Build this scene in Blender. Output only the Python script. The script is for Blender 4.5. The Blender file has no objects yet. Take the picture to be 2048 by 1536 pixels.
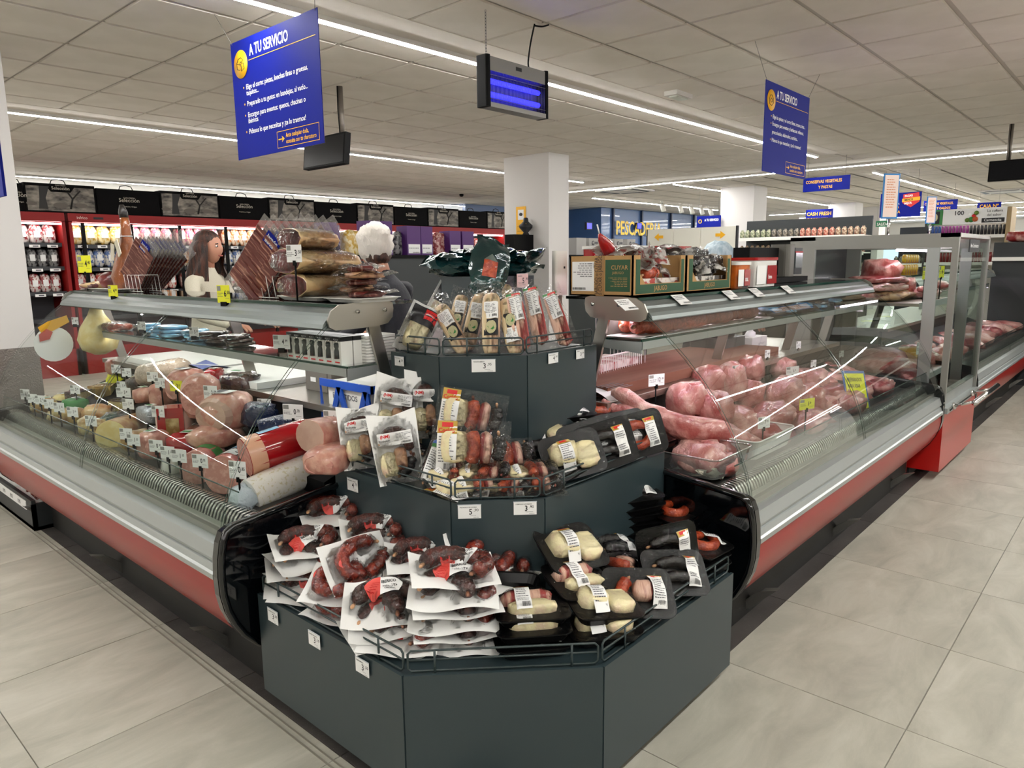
import bpy, math, random
import numpy as np
from mathutils import Vector, Matrix, Euler, noise
random.seed(7)
PI = math.pi
S = bpy.context.scene
# ---------------------------------------------------------------- camera
FPX, CX, CY, EYE = 1441.0, 1024.0, 768.0, 1.413
R3 = Matrix(((0.66788532, 0.13215387, -0.7324374), (-0.74417017, 0.10293392, -0.66001165), (-0.01183044, 0.98587016, 0.16709302)))
cam_d = bpy.data.cameras.new('camera'); cam = bpy.data.objects.new('camera', cam_d); S.collection.objects.link(cam)
cam.matrix_world = Matrix.Translation((0, 0, EYE)) @ R3.to_4x4()
cam_d.sensor_width = 36; cam_d.lens = 36 * FPX / 2048; cam_d.clip_start = 0.02; cam_d.clip_end = 200
S.camera = cam
# ---------------------------------------------------------------- world, exposure
W = bpy.data.worlds.new('world'); S.world = W; W.use_nodes = True
W.node_tree.nodes['Background'].inputs[0].default_value = (0.62, 0.78, 1.0, 1)
W.node_tree.nodes['Background'].inputs[1].default_value = 1.2
S.view_settings.view_transform = 'Standard'; S.view_settings.look = 'None'; S.view_settings.exposure = 0.72
S.view_settings.gamma = 1; S.view_settings.use_curve_mapping = False
try:
    S.cycles.use_denoising = True; S.cycles.denoiser = 'OPENIMAGEDENOISE'
    S.cycles.max_bounces = 6; S.cycles.diffuse_bounces = 4; S.cycles.glossy_bounces = 3; S.cycles.transmission_bounces = 4
    S.cycles.transparent_max_bounces = 20; S.cycles.sample_clamp_indirect = 4; S.cycles.caustics_reflective = False
    S.cycles.caustics_refractive = False; S.cycles.use_adaptive_sampling = True; S.cycles.adaptive_threshold = 0.03
except Exception: pass
CEIL = 2.78
LED = 98.0            # strength of the ceiling LED diffusers
CASE_LED = 9.0        # strength of the tubes inside the cases

# ---------------------------------------------------------------- real positions from sight lines on known planes
def ray(x, y): return R3 @ Vector((x - CX, -(y - CY), -FPX))
def at(x, y, z): d = ray(x, y); t = (z - EYE) / d.z; return Vector((d.x * t, d.y * t, z))
def onx(x, y, X): d = ray(x, y); t = X / d.x; return Vector((X, d.y * t, EYE + d.z * t))
def ony(x, y, Y): d = ray(x, y); t = Y / d.y; return Vector((d.x * t, Y, EYE + d.z * t))

# ---------------------------------------------------------------- materials
MATS = {}
def rgb(h):
    h = h.lstrip('#'); c = [int(h[i:i + 2], 16) / 255 for i in (0, 2, 4)]
    return tuple((x / 12.92 if x < .04045 else ((x + .055) / 1.055) ** 2.4) for x in c) + (1,)
def mat(name, col, rough=.5, metal=0, emit=0, coat=0, bump=0, bscale=60, col2=None, nscale=8, lo=.4, hi=.6, spec=.5, alpha=1, kind='noise', stretch=None, trans=0, detail=4, sss=0):
    if name in MATS: return MATS[name]
    m = bpy.data.materials.new(name); m.use_nodes = True; nt = m.node_tree; b = nt.nodes['Principled BSDF']
    c = rgb(col) if isinstance(col, str) else col
    b.inputs['Base Color'].default_value = c; b.inputs['Roughness'].default_value = rough; b.inputs['Metallic'].default_value = metal
    b.inputs['Specular IOR Level'].default_value = spec
    if coat: b.inputs['Coat Weight'].default_value = coat; b.inputs['Coat Roughness'].default_value = .05
    if sss: b.inputs['Subsurface Weight'].default_value = sss; b.inputs['Subsurface Radius'].default_value = (.01, .004, .003)
    if emit: b.inputs['Emission Color'].default_value = c; b.inputs['Emission Strength'].default_value = emit
    if alpha < 1: b.inputs['Alpha'].default_value = alpha
    if col2 or bump:
        tc = nt.nodes.new('ShaderNodeTexCoord'); mp = nt.nodes.new('ShaderNodeMapping'); nt.links.new(tc.outputs['Object'], mp.inputs[0])
        if stretch: mp.inputs['Scale'].default_value = stretch
    if col2:
        if kind == 'voronoi':
            n = nt.nodes.new('ShaderNodeTexVoronoi'); out = n.outputs['Distance']
        elif kind == 'wave':
            n = nt.nodes.new('ShaderNodeTexWave'); n.inputs['Distortion'].default_value = 6; n.inputs['Detail'].default_value = 3; out = n.outputs[0]
        else:
            n = nt.nodes.new('ShaderNodeTexNoise'); n.inputs['Detail'].default_value = detail; out = n.outputs[0]
        n.inputs['Scale'].default_value = nscale; nt.links.new(mp.outputs[0], n.inputs[0])
        r = nt.nodes.new('ShaderNodeValToRGB'); r.color_ramp.elements[0].position = lo; r.color_ramp.elements[1].position = hi
        r.color_ramp.elements[0].color = c; r.color_ramp.elements[1].color = rgb(col2); nt.links.new(out, r.inputs[0])
        nt.links.new(r.outputs[0], b.inputs['Base Color'])
    if bump:
        n2 = nt.nodes.new('ShaderNodeTexNoise'); n2.inputs['Scale'].default_value = bscale; n2.inputs['Detail'].default_value = 3
        nt.links.new(mp.outputs[0], n2.inputs[0]); bp = nt.nodes.new('ShaderNodeBump'); bp.inputs['Strength'].default_value = bump
        bp.inputs['Distance'].default_value = .01; nt.links.new(n2.outputs[0], bp.inputs['Height']); nt.links.new(bp.outputs[0], b.inputs['Normal'])
        if coat: nt.links.new(bp.outputs[0], b.inputs['Coat Normal'])
    MATS[name] = m; return m
def clear(name, tint='ffffff', refl=1.0, rough=.02, bump=0, bscale=40, haze=0, hazecol='ffffff'):
    """thin clear sheet: see-through plus a Fresnel reflection"""
    if name in MATS: return MATS[name]
    m = bpy.data.materials.new(name); m.use_nodes = True; nt = m.node_tree; nt.nodes.clear()
    o = nt.nodes.new('ShaderNodeOutputMaterial'); t = nt.nodes.new('ShaderNodeBsdfTransparent'); g = nt.nodes.new('ShaderNodeBsdfGlossy')
    g.inputs['Roughness'].default_value = rough; t.inputs[0].default_value = rgb(tint); mx = nt.nodes.new('ShaderNodeMixShader')
    fr = nt.nodes.new('ShaderNodeFresnel'); fr.inputs[0].default_value = 1.5; mu = nt.nodes.new('ShaderNodeMath'); mu.operation = 'MULTIPLY'
    mu.inputs[1].default_value = refl; nt.links.new(fr.outputs[0], mu.inputs[0]); nt.links.new(mu.outputs[0], mx.inputs[0])
    src = t
    if haze:
        d = nt.nodes.new('ShaderNodeBsdfDiffuse'); d.inputs[0].default_value = rgb(hazecol); mh = nt.nodes.new('ShaderNodeMixShader')
        mh.inputs[0].default_value = haze; nt.links.new(t.outputs[0], mh.inputs[1]); nt.links.new(d.outputs[0], mh.inputs[2]); src = mh
    nt.links.new(src.outputs[0], mx.inputs[1]); nt.links.new(g.outputs[0], mx.inputs[2]); nt.links.new(mx.outputs[0], o.inputs[0])
    if bump:
        tc = nt.nodes.new('ShaderNodeTexCoord'); n2 = nt.nodes.new('ShaderNodeTexNoise'); n2.inputs['Scale'].default_value = bscale
        n2.inputs['Detail'].default_value = 2
        nt.links.new(tc.outputs['Object'], n2.inputs[0]); bp = nt.nodes.new('ShaderNodeBump'); bp.inputs['Strength'].default_value = bump
        bp.inputs['Distance'].default_value = .02; nt.links.new(n2.outputs[0], bp.inputs['Height'])
        nt.links.new(bp.outputs[0], g.inputs['Normal']); nt.links.new(bp.outputs[0], fr.inputs['Normal'])
    MATS[name] = m; return m

# ---------------------------------------------------------------- mesh building
TEXT = {}
def text_data(s, bold=0.0, align='LEFT', space=1.0):
    k = (s, bold, align, space)
    if k not in TEXT:
        c = bpy.data.curves.new('t', 'FONT'); c.body = s; c.size = 1; c.align_x = align; c.offset = bold; c.resolution_u = 2; c.space_line = space
        o = bpy.data.objects.new('t', c); S.collection.objects.link(o)
        me = bpy.data.meshes.new_from_object(o.evaluated_get(bpy.context.evaluated_depsgraph_get()))
        TEXT[k] = ([tuple(v.co) for v in me.vertices], [tuple(p.vertices) for p in me.polygons])
        bpy.data.objects.remove(o); bpy.data.curves.remove(c); bpy.data.meshes.remove(me)
    return TEXT[k]
class MB:
    def __init__(s): s.v = []; s.f = []; s.m = []; s.sm = []; s.mats = []
    def mi(s, m):
        if m not in s.mats: s.mats.append(m)
        return s.mats.index(m)
    def add(s, vs, fs, m, smooth=False, T=None):
        o = len(s.v); k = s.mi(m)
        for v in vs: s.v.append(tuple(T @ Vector(v)) if T is not None else tuple(v))
        for f in fs: s.f.append(tuple(i + o for i in f)); s.m.append(k); s.sm.append(smooth)
        return s
    def bx(s, x0, x1, y0, y1, z0, z1, m, T=None):
        vs = [(x, y, z) for z in (z0, z1) for y in (y0, y1) for x in (x0, x1)]
        return s.add(vs, [(0, 2, 3, 1), (4, 5, 7, 6), (0, 1, 5, 4), (2, 6, 7, 3), (0, 4, 6, 2), (1, 3, 7, 5)], m, False, T)
    def box(s, c, d, m, T=None): return s.bx(c[0] - d[0] / 2, c[0] + d[0] / 2, c[1] - d[1] / 2, c[1] + d[1] / 2, c[2] - d[2] / 2, c[2] + d[2] / 2, m, T)
    def prism(s, poly, t0, t1, fn, m, smooth=False, caps=True):
        n = len(poly); vs = [fn(a, b, t0) for a, b in poly] + [fn(a, b, t1) for a, b in poly]
        fs = [(i, (i + 1) % n, n + (i + 1) % n, n + i) for i in range(n)]
        if caps: fs += [tuple(range(n))[::-1], tuple(range(n, 2 * n))]
        return s.add(vs, fs, m, smooth)
    def strip(s, prof, t0, t1, fn, m, smooth=True, nt=1):
        n = len(prof); vs = []
        for k in range(nt + 1): vs += [fn(a, b, t0 + (t1 - t0) * k / nt) for a, b in prof]
        fs = [(k * n + i, k * n + i + 1, (k + 1) * n + i + 1, (k + 1) * n + i) for k in range(nt) for i in range(n - 1)]
        return s.add(vs, fs, m, smooth)
    def tube(s, path, r, m, n=8, closed=False, caps=True, T=None, smooth=True):
        P = [Vector(p) for p in path]; N = len(P); rs = r if isinstance(r, (list, tuple)) else [r] * N
        vs = []; up = None
        for i in range(N):
            a = P[(i - 1) % N] if (closed or i) else P[0]; b = P[(i + 1) % N] if (closed or i < N - 1) else P[-1]
            t = (b - a).normalized() if (b - a).length > 1e-9 else Vector((0, 0, 1))
            if up is None:
                up = Vector((0, 0, 1)) if abs(t.z) < .9 else Vector((1, 0, 0))
            x = t.cross(up).normalized(); y = x.cross(t).normalized(); up = y
            for k in range(n):
                an = 2 * PI * k / n; vs.append(P[i] + (x * math.cos(an) + y * math.sin(an)) * rs[i])
        fs = []
        for i in range(N if closed else N - 1):
            j = (i + 1) % N
            fs += [(i * n + k, i * n + (k + 1) % n, j * n + (k + 1) % n, j * n + k) for k in range(n)]
        if not closed and caps: fs += [tuple(range(n))[::-1], tuple(range((N - 1) * n, N * n))]
        return s.add(vs, fs, m, smooth, T)
    def lathe(s, prof, m, n=16, T=None, smooth=True):
        vs = [(r * math.cos(2 * PI * k / n), r * math.sin(2 * PI * k / n), z) for r, z in prof for k in range(n)]
        fs = [(i * n + k, i * n + (k + 1) % n, (i + 1) * n + (k + 1) % n, (i + 1) * n + k) for i in range(len(prof) - 1) for k in range(n)]
        fs += [tuple(range(n))[::-1], tuple(range((len(prof) - 1) * n, len(prof) * n))]
        return s.add(vs, fs, m, smooth, T)
    def grid(s, fn, nu, nv, m, T=None, smooth=True):
        vs = [fn(i / nu, j / nv) for j in range(nv + 1) for i in range(nu + 1)]
        fs = [(j * (nu + 1) + i, j * (nu + 1) + i + 1, (j + 1) * (nu + 1) + i + 1, (j + 1) * (nu + 1) + i) for j in range(nv) for i in range(nu)]
        return s.add(vs, fs, m, smooth, T)
    def blob(s, c, r, m, n=14, T=None, amp=.08, fr=2.2, seed=0, sq=1.0):
        """lumpy ellipsoid; sq<1 squares it off"""
        vs = []; k2 = max(4, n // 2 + 1)
        for i in range(k2 + 1):
            ph = PI * i / k2
            for k in range(n):
                th = 2 * PI * k / n; x, y, z = math.sin(ph) * math.cos(th), math.sin(ph) * math.sin(th), math.cos(ph)
                sg = lambda q: math.copysign(abs(q) ** sq, q)
                w = 1 + amp * noise.noise(Vector((x, y, z)) * fr + Vector((seed * 3.1, seed * 1.7, 0)))
                vs.append((c[0] + r[0] * sg(x) * w, c[1] + r[1] * sg(y) * w, c[2] + r[2] * sg(z) * w))
        fs = [(i * n + k, (i + 1) * n + k, (i + 1) * n + (k + 1) % n, i * n + (k + 1) % n) for i in range(k2) for k in range(n)]
        return s.add(vs, fs, m, True, T)
    def rbox(s, c, d, r, m, T=None, n=4, taper=1.0):
        """upright box with rounded vertical corners; taper scales the bottom outline"""
        pts = []
        for sx, sy, a0 in ((1, 1, 0), (-1, 1, 90), (-1, -1, 180), (1, -1, 270)):
            for k in range(n + 1):
                a = math.radians(a0 + 90 * k / n); pts.append((sx * (d[0] / 2 - r) + r * math.cos(a), sy * (d[1] / 2 - r) + r * math.sin(a)))
        N = len(pts); vs = [(c[0] + p[0] * taper, c[1] + p[1] * taper, c[2] - d[2] / 2) for p in pts] + [(c[0] + p[0], c[1] + p[1], c[2] + d[2] / 2) for p in pts]
        return s.add(vs, [(i, (i + 1) % N, N + (i + 1) % N, N + i) for i in range(N)] + [tuple(range(N))[::-1], tuple(range(N, 2 * N))], m, False, T)
    def text(s, t, size, m, T, bold=0.0, align='LEFT', space=1.0, sx=1.0):
        v, f = text_data(t, bold, align, space)
        return s.add([(a * size * sx, b * size, 0) for a, b, c in v], f, m, False, T)
    def mesh(s, name):
        me = bpy.data.meshes.new(name); me.from_pydata(s.v, [], s.f)
        for m in s.mats: me.materials.append(m)
        me.polygons.foreach_set('material_index', s.m); me.polygons.foreach_set('use_smooth', s.sm); me.update(); return me
def link(o): S.collection.objects.link(o); return o
def tag(o, label=None, cat=None, group=None, kind=None):
    if label: o['label'] = label
    if cat: o['category'] = cat
    if group: o['group'] = group
    if kind: o['kind'] = kind
    return o
def obj(name, mb, parent=None, label=None, world=False, loc=None, rot=None):
    me = mb if isinstance(mb, bpy.types.Mesh) else mb.mesh(name)
    o = link(bpy.data.objects.new(name, me))
    if parent:
        o.parent = parent
        if world: o.location = parent.matrix_basis.inverted() @ Vector((0, 0, 0)); o.rotation_euler = parent.matrix_basis.inverted().to_euler()
    if loc: o.location = loc
    if rot: o.rotation_euler = rot
    if label: o['label'] = label
    return o
def thing(name, label, cat, loc=(0, 0, 0), rot=0, group=None):
    o = link(bpy.data.objects.new(name, None)); o.location = loc; o.empty_display_size = .05
    o.rotation_euler = (0, 0, rot) if isinstance(rot, (int, float)) else rot
    return tag(o, label, cat, group)
def solid(name, label, cat, mb, loc=(0, 0, 0), rot=0, group=None):
    o = obj(name, mb); o.location = loc; o.rotation_euler = (0, 0, rot) if isinstance(rot, (int, float)) else rot
    return tag(o, label, cat, group)
def struct(name, mb, parent=None):
    o = obj(name, mb, parent)
    if not parent: o['kind'] = 'structure'
    return o
def sempty(name):
    o = link(bpy.data.objects.new(name, None)); o['kind'] = 'structure'; return o
def dup(root, loc, rot=0, label=None, group=None, scale=None):
    r = root.copy(); link(r); r.location = loc; r.rotation_euler = (0, 0, rot) if isinstance(rot, (int, float)) else rot
    if scale: r.scale = scale if isinstance(scale, (tuple, list)) else (scale,) * 3
    if label: r['label'] = label
    if group: r['group'] = group
    for ch in list(root.children):
        c = ch.copy(); link(c); c.parent = r
        for g in ch.children: d = g.copy(); link(d); d.parent = c
    return r
class Proto:
    """first use moves the original, later uses copy it"""
    def __init__(s, o): s.o = o; s.used = False
    def put(s, loc, rot=0, label=None, group=None, scale=None):
        if s.used: return dup(s.o, loc, rot, label, group, scale)
        s.used = True; o = s.o; o.location = loc; o.rotation_euler = (0, 0, rot) if isinstance(rot, (int, float)) else rot
        if scale: o.scale = scale if isinstance(scale, (tuple, list)) else (scale,) * 3
        if label: o['label'] = label
        if group: o['group'] = group
        return o
def drop(o):
    for c in list(o.children): drop(c)
    bpy.data.objects.remove(o)
ORD = ['first', 'second', 'third', 'fourth', 'fifth', 'sixth', 'seventh', 'eighth', 'ninth', 'tenth', 'eleventh', 'twelfth', 'thirteenth', 'fourteenth', 'fifteenth', 'sixteenth', 'seventeenth', 'eighteenth', 'nineteenth', 'twentieth', 'twenty-first', 'twenty-second', 'twenty-third', 'twenty-fourth', 'twenty-fifth', 'twenty-sixth', 'twenty-seventh', 'twenty-eighth', 'twenty-ninth', 'thirtieth']
def basis(org, xd, yd):
    """matrix whose x,y axes lie along xd,yd in the surface being lettered"""
    x = Vector(xd).normalized(); y = Vector(yd).normalized(); z = x.cross(y).normalized(); y = z.cross(x)
    M = Matrix((x, y, z)).transposed().to_4x4(); M.translation = Vector(org); return M

# common materials
WHITE = mat('white_paint', 'e8e6e0', .6); BLACK = mat('black_plastic', '040405', .6, spec=.15); INK = mat('ink_black', '15151a', .6)
GLOSSBLK = mat('gloss_black', '05070a', .08, coat=.5); DARK = mat('dark_metal', '24282a', .45)
STEEL = mat('stainless', 'b9b6ae', .28, 1, bump=.03, bscale=30, stretch=(1, 1, 12)); ALU = mat('aluminium', 'b4b9b9', .42, .75); HEADM = mat('head_rail_grey', '7f8685', .4, .6); CHROME = mat('chrome', 'd8d8d8', .12, 1)
RED = mat('case_red', 'a81510', .22, coat=.6); PAPER = mat('label_paper', 'efefee', .55); YELLOW = mat('price_yellow', 'e6e62a', .6)
BLUE = mat('sign_blue', '0b1a80', .6, spec=.15); GOLD = mat('sign_gold', 'f2b312', .5); SIGNWHITE = mat('sign_white', 'f6f6f6', .7)
TIER = mat('tier_slate', '2c393d', .36, 0, coat=.1); WIRE = mat('wire_slate', '2c3839', .35)
GLASS = clear('case_glass', 'f3f8f5', .34); GEDGE = mat('glass_edge', '15382f', .15); FILM = clear('clear_film', 'ffffff', .95, .05, .9, 60, .005)
CARD = mat('cardboard', 'b18a58', .8, bump=.05, bscale=20)
# ================================================================ THE SETTING
# floor of 60 cm tiles, light in the aisles, dark in the strips under the cases
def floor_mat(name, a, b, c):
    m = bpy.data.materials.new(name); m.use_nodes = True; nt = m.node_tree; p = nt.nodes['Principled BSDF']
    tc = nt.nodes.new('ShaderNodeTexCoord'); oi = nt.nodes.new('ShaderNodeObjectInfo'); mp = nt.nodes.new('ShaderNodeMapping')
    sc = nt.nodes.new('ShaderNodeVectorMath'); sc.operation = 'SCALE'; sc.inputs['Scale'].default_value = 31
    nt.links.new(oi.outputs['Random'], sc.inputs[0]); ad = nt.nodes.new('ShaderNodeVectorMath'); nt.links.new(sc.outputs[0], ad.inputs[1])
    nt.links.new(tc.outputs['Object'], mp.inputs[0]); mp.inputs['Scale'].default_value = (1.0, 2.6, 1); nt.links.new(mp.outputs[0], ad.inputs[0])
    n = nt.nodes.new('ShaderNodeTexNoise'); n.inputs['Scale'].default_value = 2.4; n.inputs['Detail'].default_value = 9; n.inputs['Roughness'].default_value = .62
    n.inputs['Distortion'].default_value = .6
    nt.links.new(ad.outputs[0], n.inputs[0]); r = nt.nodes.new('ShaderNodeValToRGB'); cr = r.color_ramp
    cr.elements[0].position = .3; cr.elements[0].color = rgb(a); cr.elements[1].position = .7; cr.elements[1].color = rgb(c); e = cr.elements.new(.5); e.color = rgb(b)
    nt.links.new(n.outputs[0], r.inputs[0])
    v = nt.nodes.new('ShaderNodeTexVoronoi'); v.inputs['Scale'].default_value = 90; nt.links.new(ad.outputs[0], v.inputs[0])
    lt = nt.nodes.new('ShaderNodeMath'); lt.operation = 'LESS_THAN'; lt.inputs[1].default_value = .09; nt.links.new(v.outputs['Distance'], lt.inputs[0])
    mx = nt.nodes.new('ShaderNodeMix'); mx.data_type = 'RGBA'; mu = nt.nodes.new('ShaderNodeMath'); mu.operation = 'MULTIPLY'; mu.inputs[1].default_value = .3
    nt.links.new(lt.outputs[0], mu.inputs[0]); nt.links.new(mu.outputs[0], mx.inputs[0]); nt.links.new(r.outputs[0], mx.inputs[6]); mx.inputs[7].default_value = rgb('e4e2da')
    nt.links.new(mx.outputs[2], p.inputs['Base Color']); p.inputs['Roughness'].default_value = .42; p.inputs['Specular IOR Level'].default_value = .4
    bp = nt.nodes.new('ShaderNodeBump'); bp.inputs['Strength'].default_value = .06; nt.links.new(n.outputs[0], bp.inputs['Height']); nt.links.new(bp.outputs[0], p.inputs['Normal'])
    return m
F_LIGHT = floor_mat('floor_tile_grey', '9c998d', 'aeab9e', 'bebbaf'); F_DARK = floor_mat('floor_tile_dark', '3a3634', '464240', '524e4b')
GROUT = mat('floor_grout', '7d7a70', .8)
fl = sempty('floor')
sub = MB(); sub.bx(-6, 34, -9, 16, -.12, -.004, GROUT); obj('subfloor', sub, fl)
tile = MB(); t = .2988; tile.add([(-t, -t, -.004), (t, -t, -.004), (t, t, -.004), (-t, t, -.004), (-t + .001, -t + .001, 0), (t - .001, -t + .001, 0), (t - .001, t - .001, 0), (-t + .001, t - .001, 0)],
    [(4, 5, 6, 7), (0, 1, 5, 4), (1, 2, 6, 5), (2, 3, 7, 6), (3, 0, 4, 7)], F_LIGHT)
tm = tile.mesh('floor_tile'); tmd = tm.copy(); tmd.materials.clear(); tmd.materials.append(F_DARK)
cells = []
for i in range(-9, 55):
    for j in range(-14, 26):
        x, y = .46 + .6 * i + .3, .445 + .6 * j + .3
        if x < -1.5 and y < 0: continue
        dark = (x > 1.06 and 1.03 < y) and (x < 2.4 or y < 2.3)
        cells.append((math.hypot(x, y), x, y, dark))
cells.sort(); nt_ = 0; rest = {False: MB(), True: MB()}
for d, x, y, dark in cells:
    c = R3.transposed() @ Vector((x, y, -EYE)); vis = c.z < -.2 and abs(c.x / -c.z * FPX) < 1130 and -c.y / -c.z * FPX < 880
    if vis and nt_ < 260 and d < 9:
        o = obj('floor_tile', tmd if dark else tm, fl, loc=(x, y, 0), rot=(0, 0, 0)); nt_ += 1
    else:
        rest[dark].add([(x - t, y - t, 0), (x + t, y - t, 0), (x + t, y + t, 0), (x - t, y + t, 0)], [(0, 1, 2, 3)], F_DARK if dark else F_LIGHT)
for k, mb in rest.items(): o = obj('far_floor_tiles', mb, fl); o['kind'] = 'stuff'
# narrow metal joint strip running beside the dark tiles on the left
js = MB(); js.bx(1.012, 1.018, .2, 9, 0, .002, mat('joint_strip', '9b968a', .4, .4)); js.bx(1.032, 1.037, .2, 9, 0, .002, MATS['joint_strip']); struct('trim_1', js)

# ceiling: mineral tiles in an exposed grid
C_T = mat('ceiling_tile', 'e6dfd5', .9, bump=.15, bscale=260, col2='dfd8cd', nscale=3); C_G = mat('ceiling_grid', 'bdb6ac', .7); C_P = mat('plasterboard', 'e6dfd6', .85)
ce = sempty('ceiling')
sb = MB(); sb.bx(-6, 34, -9, 16, CEIL + .012, CEIL + .1, C_G); obj('soffit', sb, ce)
bands = [(-6, 10.3, 3.36, 3.66), (-6, 10.5, 7.35, 7.66), (-6, 14, 12.3, 12.8), (11.05, 11.6, -9, 9.6)]
bb = MB()
for x0, x1, y0, y1 in bands: bb.bx(x0, x1, y0, y1, CEIL - .002, CEIL + .015, C_P)
o = obj('plaster_band', bb, ce)
ct = MB(); q = .286; q2 = .28
ct.add([(-q, -q, .01), (q, -q, .01), (q, q, .01), (-q, q, .01), (-q2, -q2, 0), (q2, -q2, 0), (q2, q2, 0), (-q2, q2, 0)], [(7, 6, 5, 4), (4, 5, 1, 0), (5, 6, 2, 1), (6, 7, 3, 2), (7, 4, 0, 3)], C_T)
cm_ = ct.mesh('ceiling_tile'); cells = []
for i in range(-17, 50):
    for j in range(-17, 24):
        x, y = 4.07 + .59 * i + .295, 1.64 + .6 * j + .3
        if any(x0 - .05 < x < x1 + .05 and y0 < y < y1 for x0, x1, y0, y1 in bands): continue
        cells.append((math.hypot(x, y), x, y))
cells.sort(); nc = 0; rest = MB()
for d, x, y in cells:
    c = R3.transposed() @ Vector((x, y, CEIL - EYE)); vis = c.z < -.2 and abs(c.x / -c.z * FPX) < 1100 and c.y / -c.z * FPX < 800
    if vis and nc < 290: obj('ceiling_tile', cm_, ce, loc=(x, y, CEIL)); nc += 1
    else: rest.add([(x - q2, y - q2, CEIL), (x + q2, y - q2, CEIL), (x + q2, y + q2, CEIL), (x - q2, y + q2, CEIL)], [(3, 2, 1, 0)], C_T)
o = obj('far_ceiling_tiles', rest, ce); o['kind'] = 'stuff'

# walls far around
WALL = mat('wall_paint', 'cfccc6', .8)
w = MB(); w.bx(-6, 34, 13.3, 13.5, 0, CEIL, WALL); struct('wall_back', w)
w = MB(); w.bx(-6.1, -5.9, -9, 16, 0, CEIL, WALL); struct('wall_left', w)
w = MB(); w.bx(-6, 34, -9.2, -9, 0, CEIL, WALL); struct('wall_front', w)
# far shop front: a glazed wall under a lintel, daylight behind it
w = MB(); w.bx(33, 33.2, -9, 16, 2.25, CEIL, WALL); w.bx(33, 33.2, -9, 16, 0, .1, WALL)
for k in range(9): w.bx(33, 33.2, -9 + k * 3.1, -8.9 + k * 3.1, 0, 2.3, DARK)
struct('wall_far', w)

# square columns
def column(name, x0, x1, y0, y1):
    mb = MB(); mb.bx(x0, x1, y0, y1, 0, CEIL, mat('column_paint', 'd3d0ce', .7)); o = struct(name, mb)
    return o
column('column_1', 7.38, 7.8, 5.98, 6.75); column('column_2', 13.5, 14.1, 5.95, 6.62); column('column_3', 19.5, 20.1, 5.95, 6.6); column('column_4', 21.6, 22.2, 5.95, 6.5)
# white pillar at the far end of the left case, chequer plate round its foot
cp = MB(); cp.bx(.86, 1.42, 5.5, 6.0, .9, CEIL, MATS['column_paint']); struct('column_5', cp)
ck = MB(); ck.bx(.85, 1.43, 5.49, 6.01, 0, .9, mat('chequer_plate', '8d8681', .35, .8, bump=.5, bscale=120)); struct('column_5_plate', ck)

# ceiling lights: surface LED channels
LEDM = mat('led_diffuser', (1, .985, .95, 1), .5, emit=LED); HOUS = mat('led_housing', 'd6d3cd', .4)
def led(x0, y0, x1, y1, label):
    dx, dy = x1 - x0, y1 - y0; L = math.hypot(dx, dy); t = thing('ceiling_light', label, 'ceiling light', ((x0 + x1) / 2, (y0 + y1) / 2, CEIL), math.atan2(dy, dx))
    h = MB(); h.bx(-L / 2, L / 2, -.03, .03, -.03, 0, HOUS); obj('housing', h, t)
    d = MB(); d.bx(-L / 2 + .01, L / 2 - .01, -.013, .013, -.036, -.0295, LEDM); obj('diffuser', d, t)
led(-5.5, 3.66, 10.24, 3.66, 'long LED strip light running over the counters past the insect killer')
led(-5.5, 7.66, 10.4, 7.66, 'long LED strip light running behind the left hanging sign to the first column')
led(-5.5, 12.78, 13.9, 12.78, 'long LED strip light just above the ham boxes on the red coolers')
led(11.6, -8, 11.6, 9.3, 'cross-running LED strip light behind the right hanging sign')
led(13.1, 9.4, 19, 9.4, 'LED strip light above the blue fish counter room')
led(11.9, 6.75, 14.2, 6.75, 'short LED strip light left of the second column')
led(12.7, 3.64, 21.4, 3.64, 'LED strip light ending over the far air conditioning cassette')
led(15.3, 6.65, 20, 6.65, 'LED strip light between the second and third columns')
led(-5.5, -.5, 10.2, -.5, 'LED strip light over the right aisle')
led(-5.5, -4.7, 10.2, -4.7, 'LED strip light over the aisle behind the photographer')
led(12.7, -.5, 21.4, -.5, 'LED strip light over the far right aisle')
for k, X in enumerate((22.5, 25, 27.5, 30)): led(X, -8, X, 9.4, ['first', 'second', 'third', 'fourth'][k] + ' far cross-running LED strip light beyond the third column')
# ================================================================ THE SERVE-OVER CASES
TANK = mat('tank_steel', '8f8d86', .35, .6); DECKM = mat('deck_plate', '4b4a48', .4, .5); GRILL = mat('grille_steel', 'b8b7b2', .25, .9)
TUBE = mat('case_tube_white', (1, .97, .93, 1), .5, emit=CASE_LED); TUBE_P = mat('case_tube_pink', (1, .80, .95, 1), .5, emit=CASE_LED * 2.0)
REDP = mat('case_red_panel', '93140b', .3, coat=.15, spec=.3)
MIDGLASS = clear('shelf_glass', 'd7e6e0', 1.2, .03); VENT = mat('dark_vent', '1c1d1f', .5)
def ML(u, d, z): return (d, 2.1 + u, z)
def MR(u, d, z): return (2.3 + u, d, z)
GL = [(.975, .57), (.985, .62), (1.0, .68), (1.03, .76), (1.07, .84), (1.12, .92), (1.18, .995), (1.25, 1.07), (1.33, 1.145), (1.41, 1.21), (1.46, 1.245)]
PANEL = [(.99, .612), (.968, .60), (.955, .57), (.946, .52), (.942, .46), (.944, .40), (.955, .345), (.975, .295), (1.0, .25), (1.04, .205), (1.09, .165), (1.16, .13), (1.3, .12), (1.9, .12), (1.95, .2), (1.95, .66), (1.4, .655)]
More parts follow.
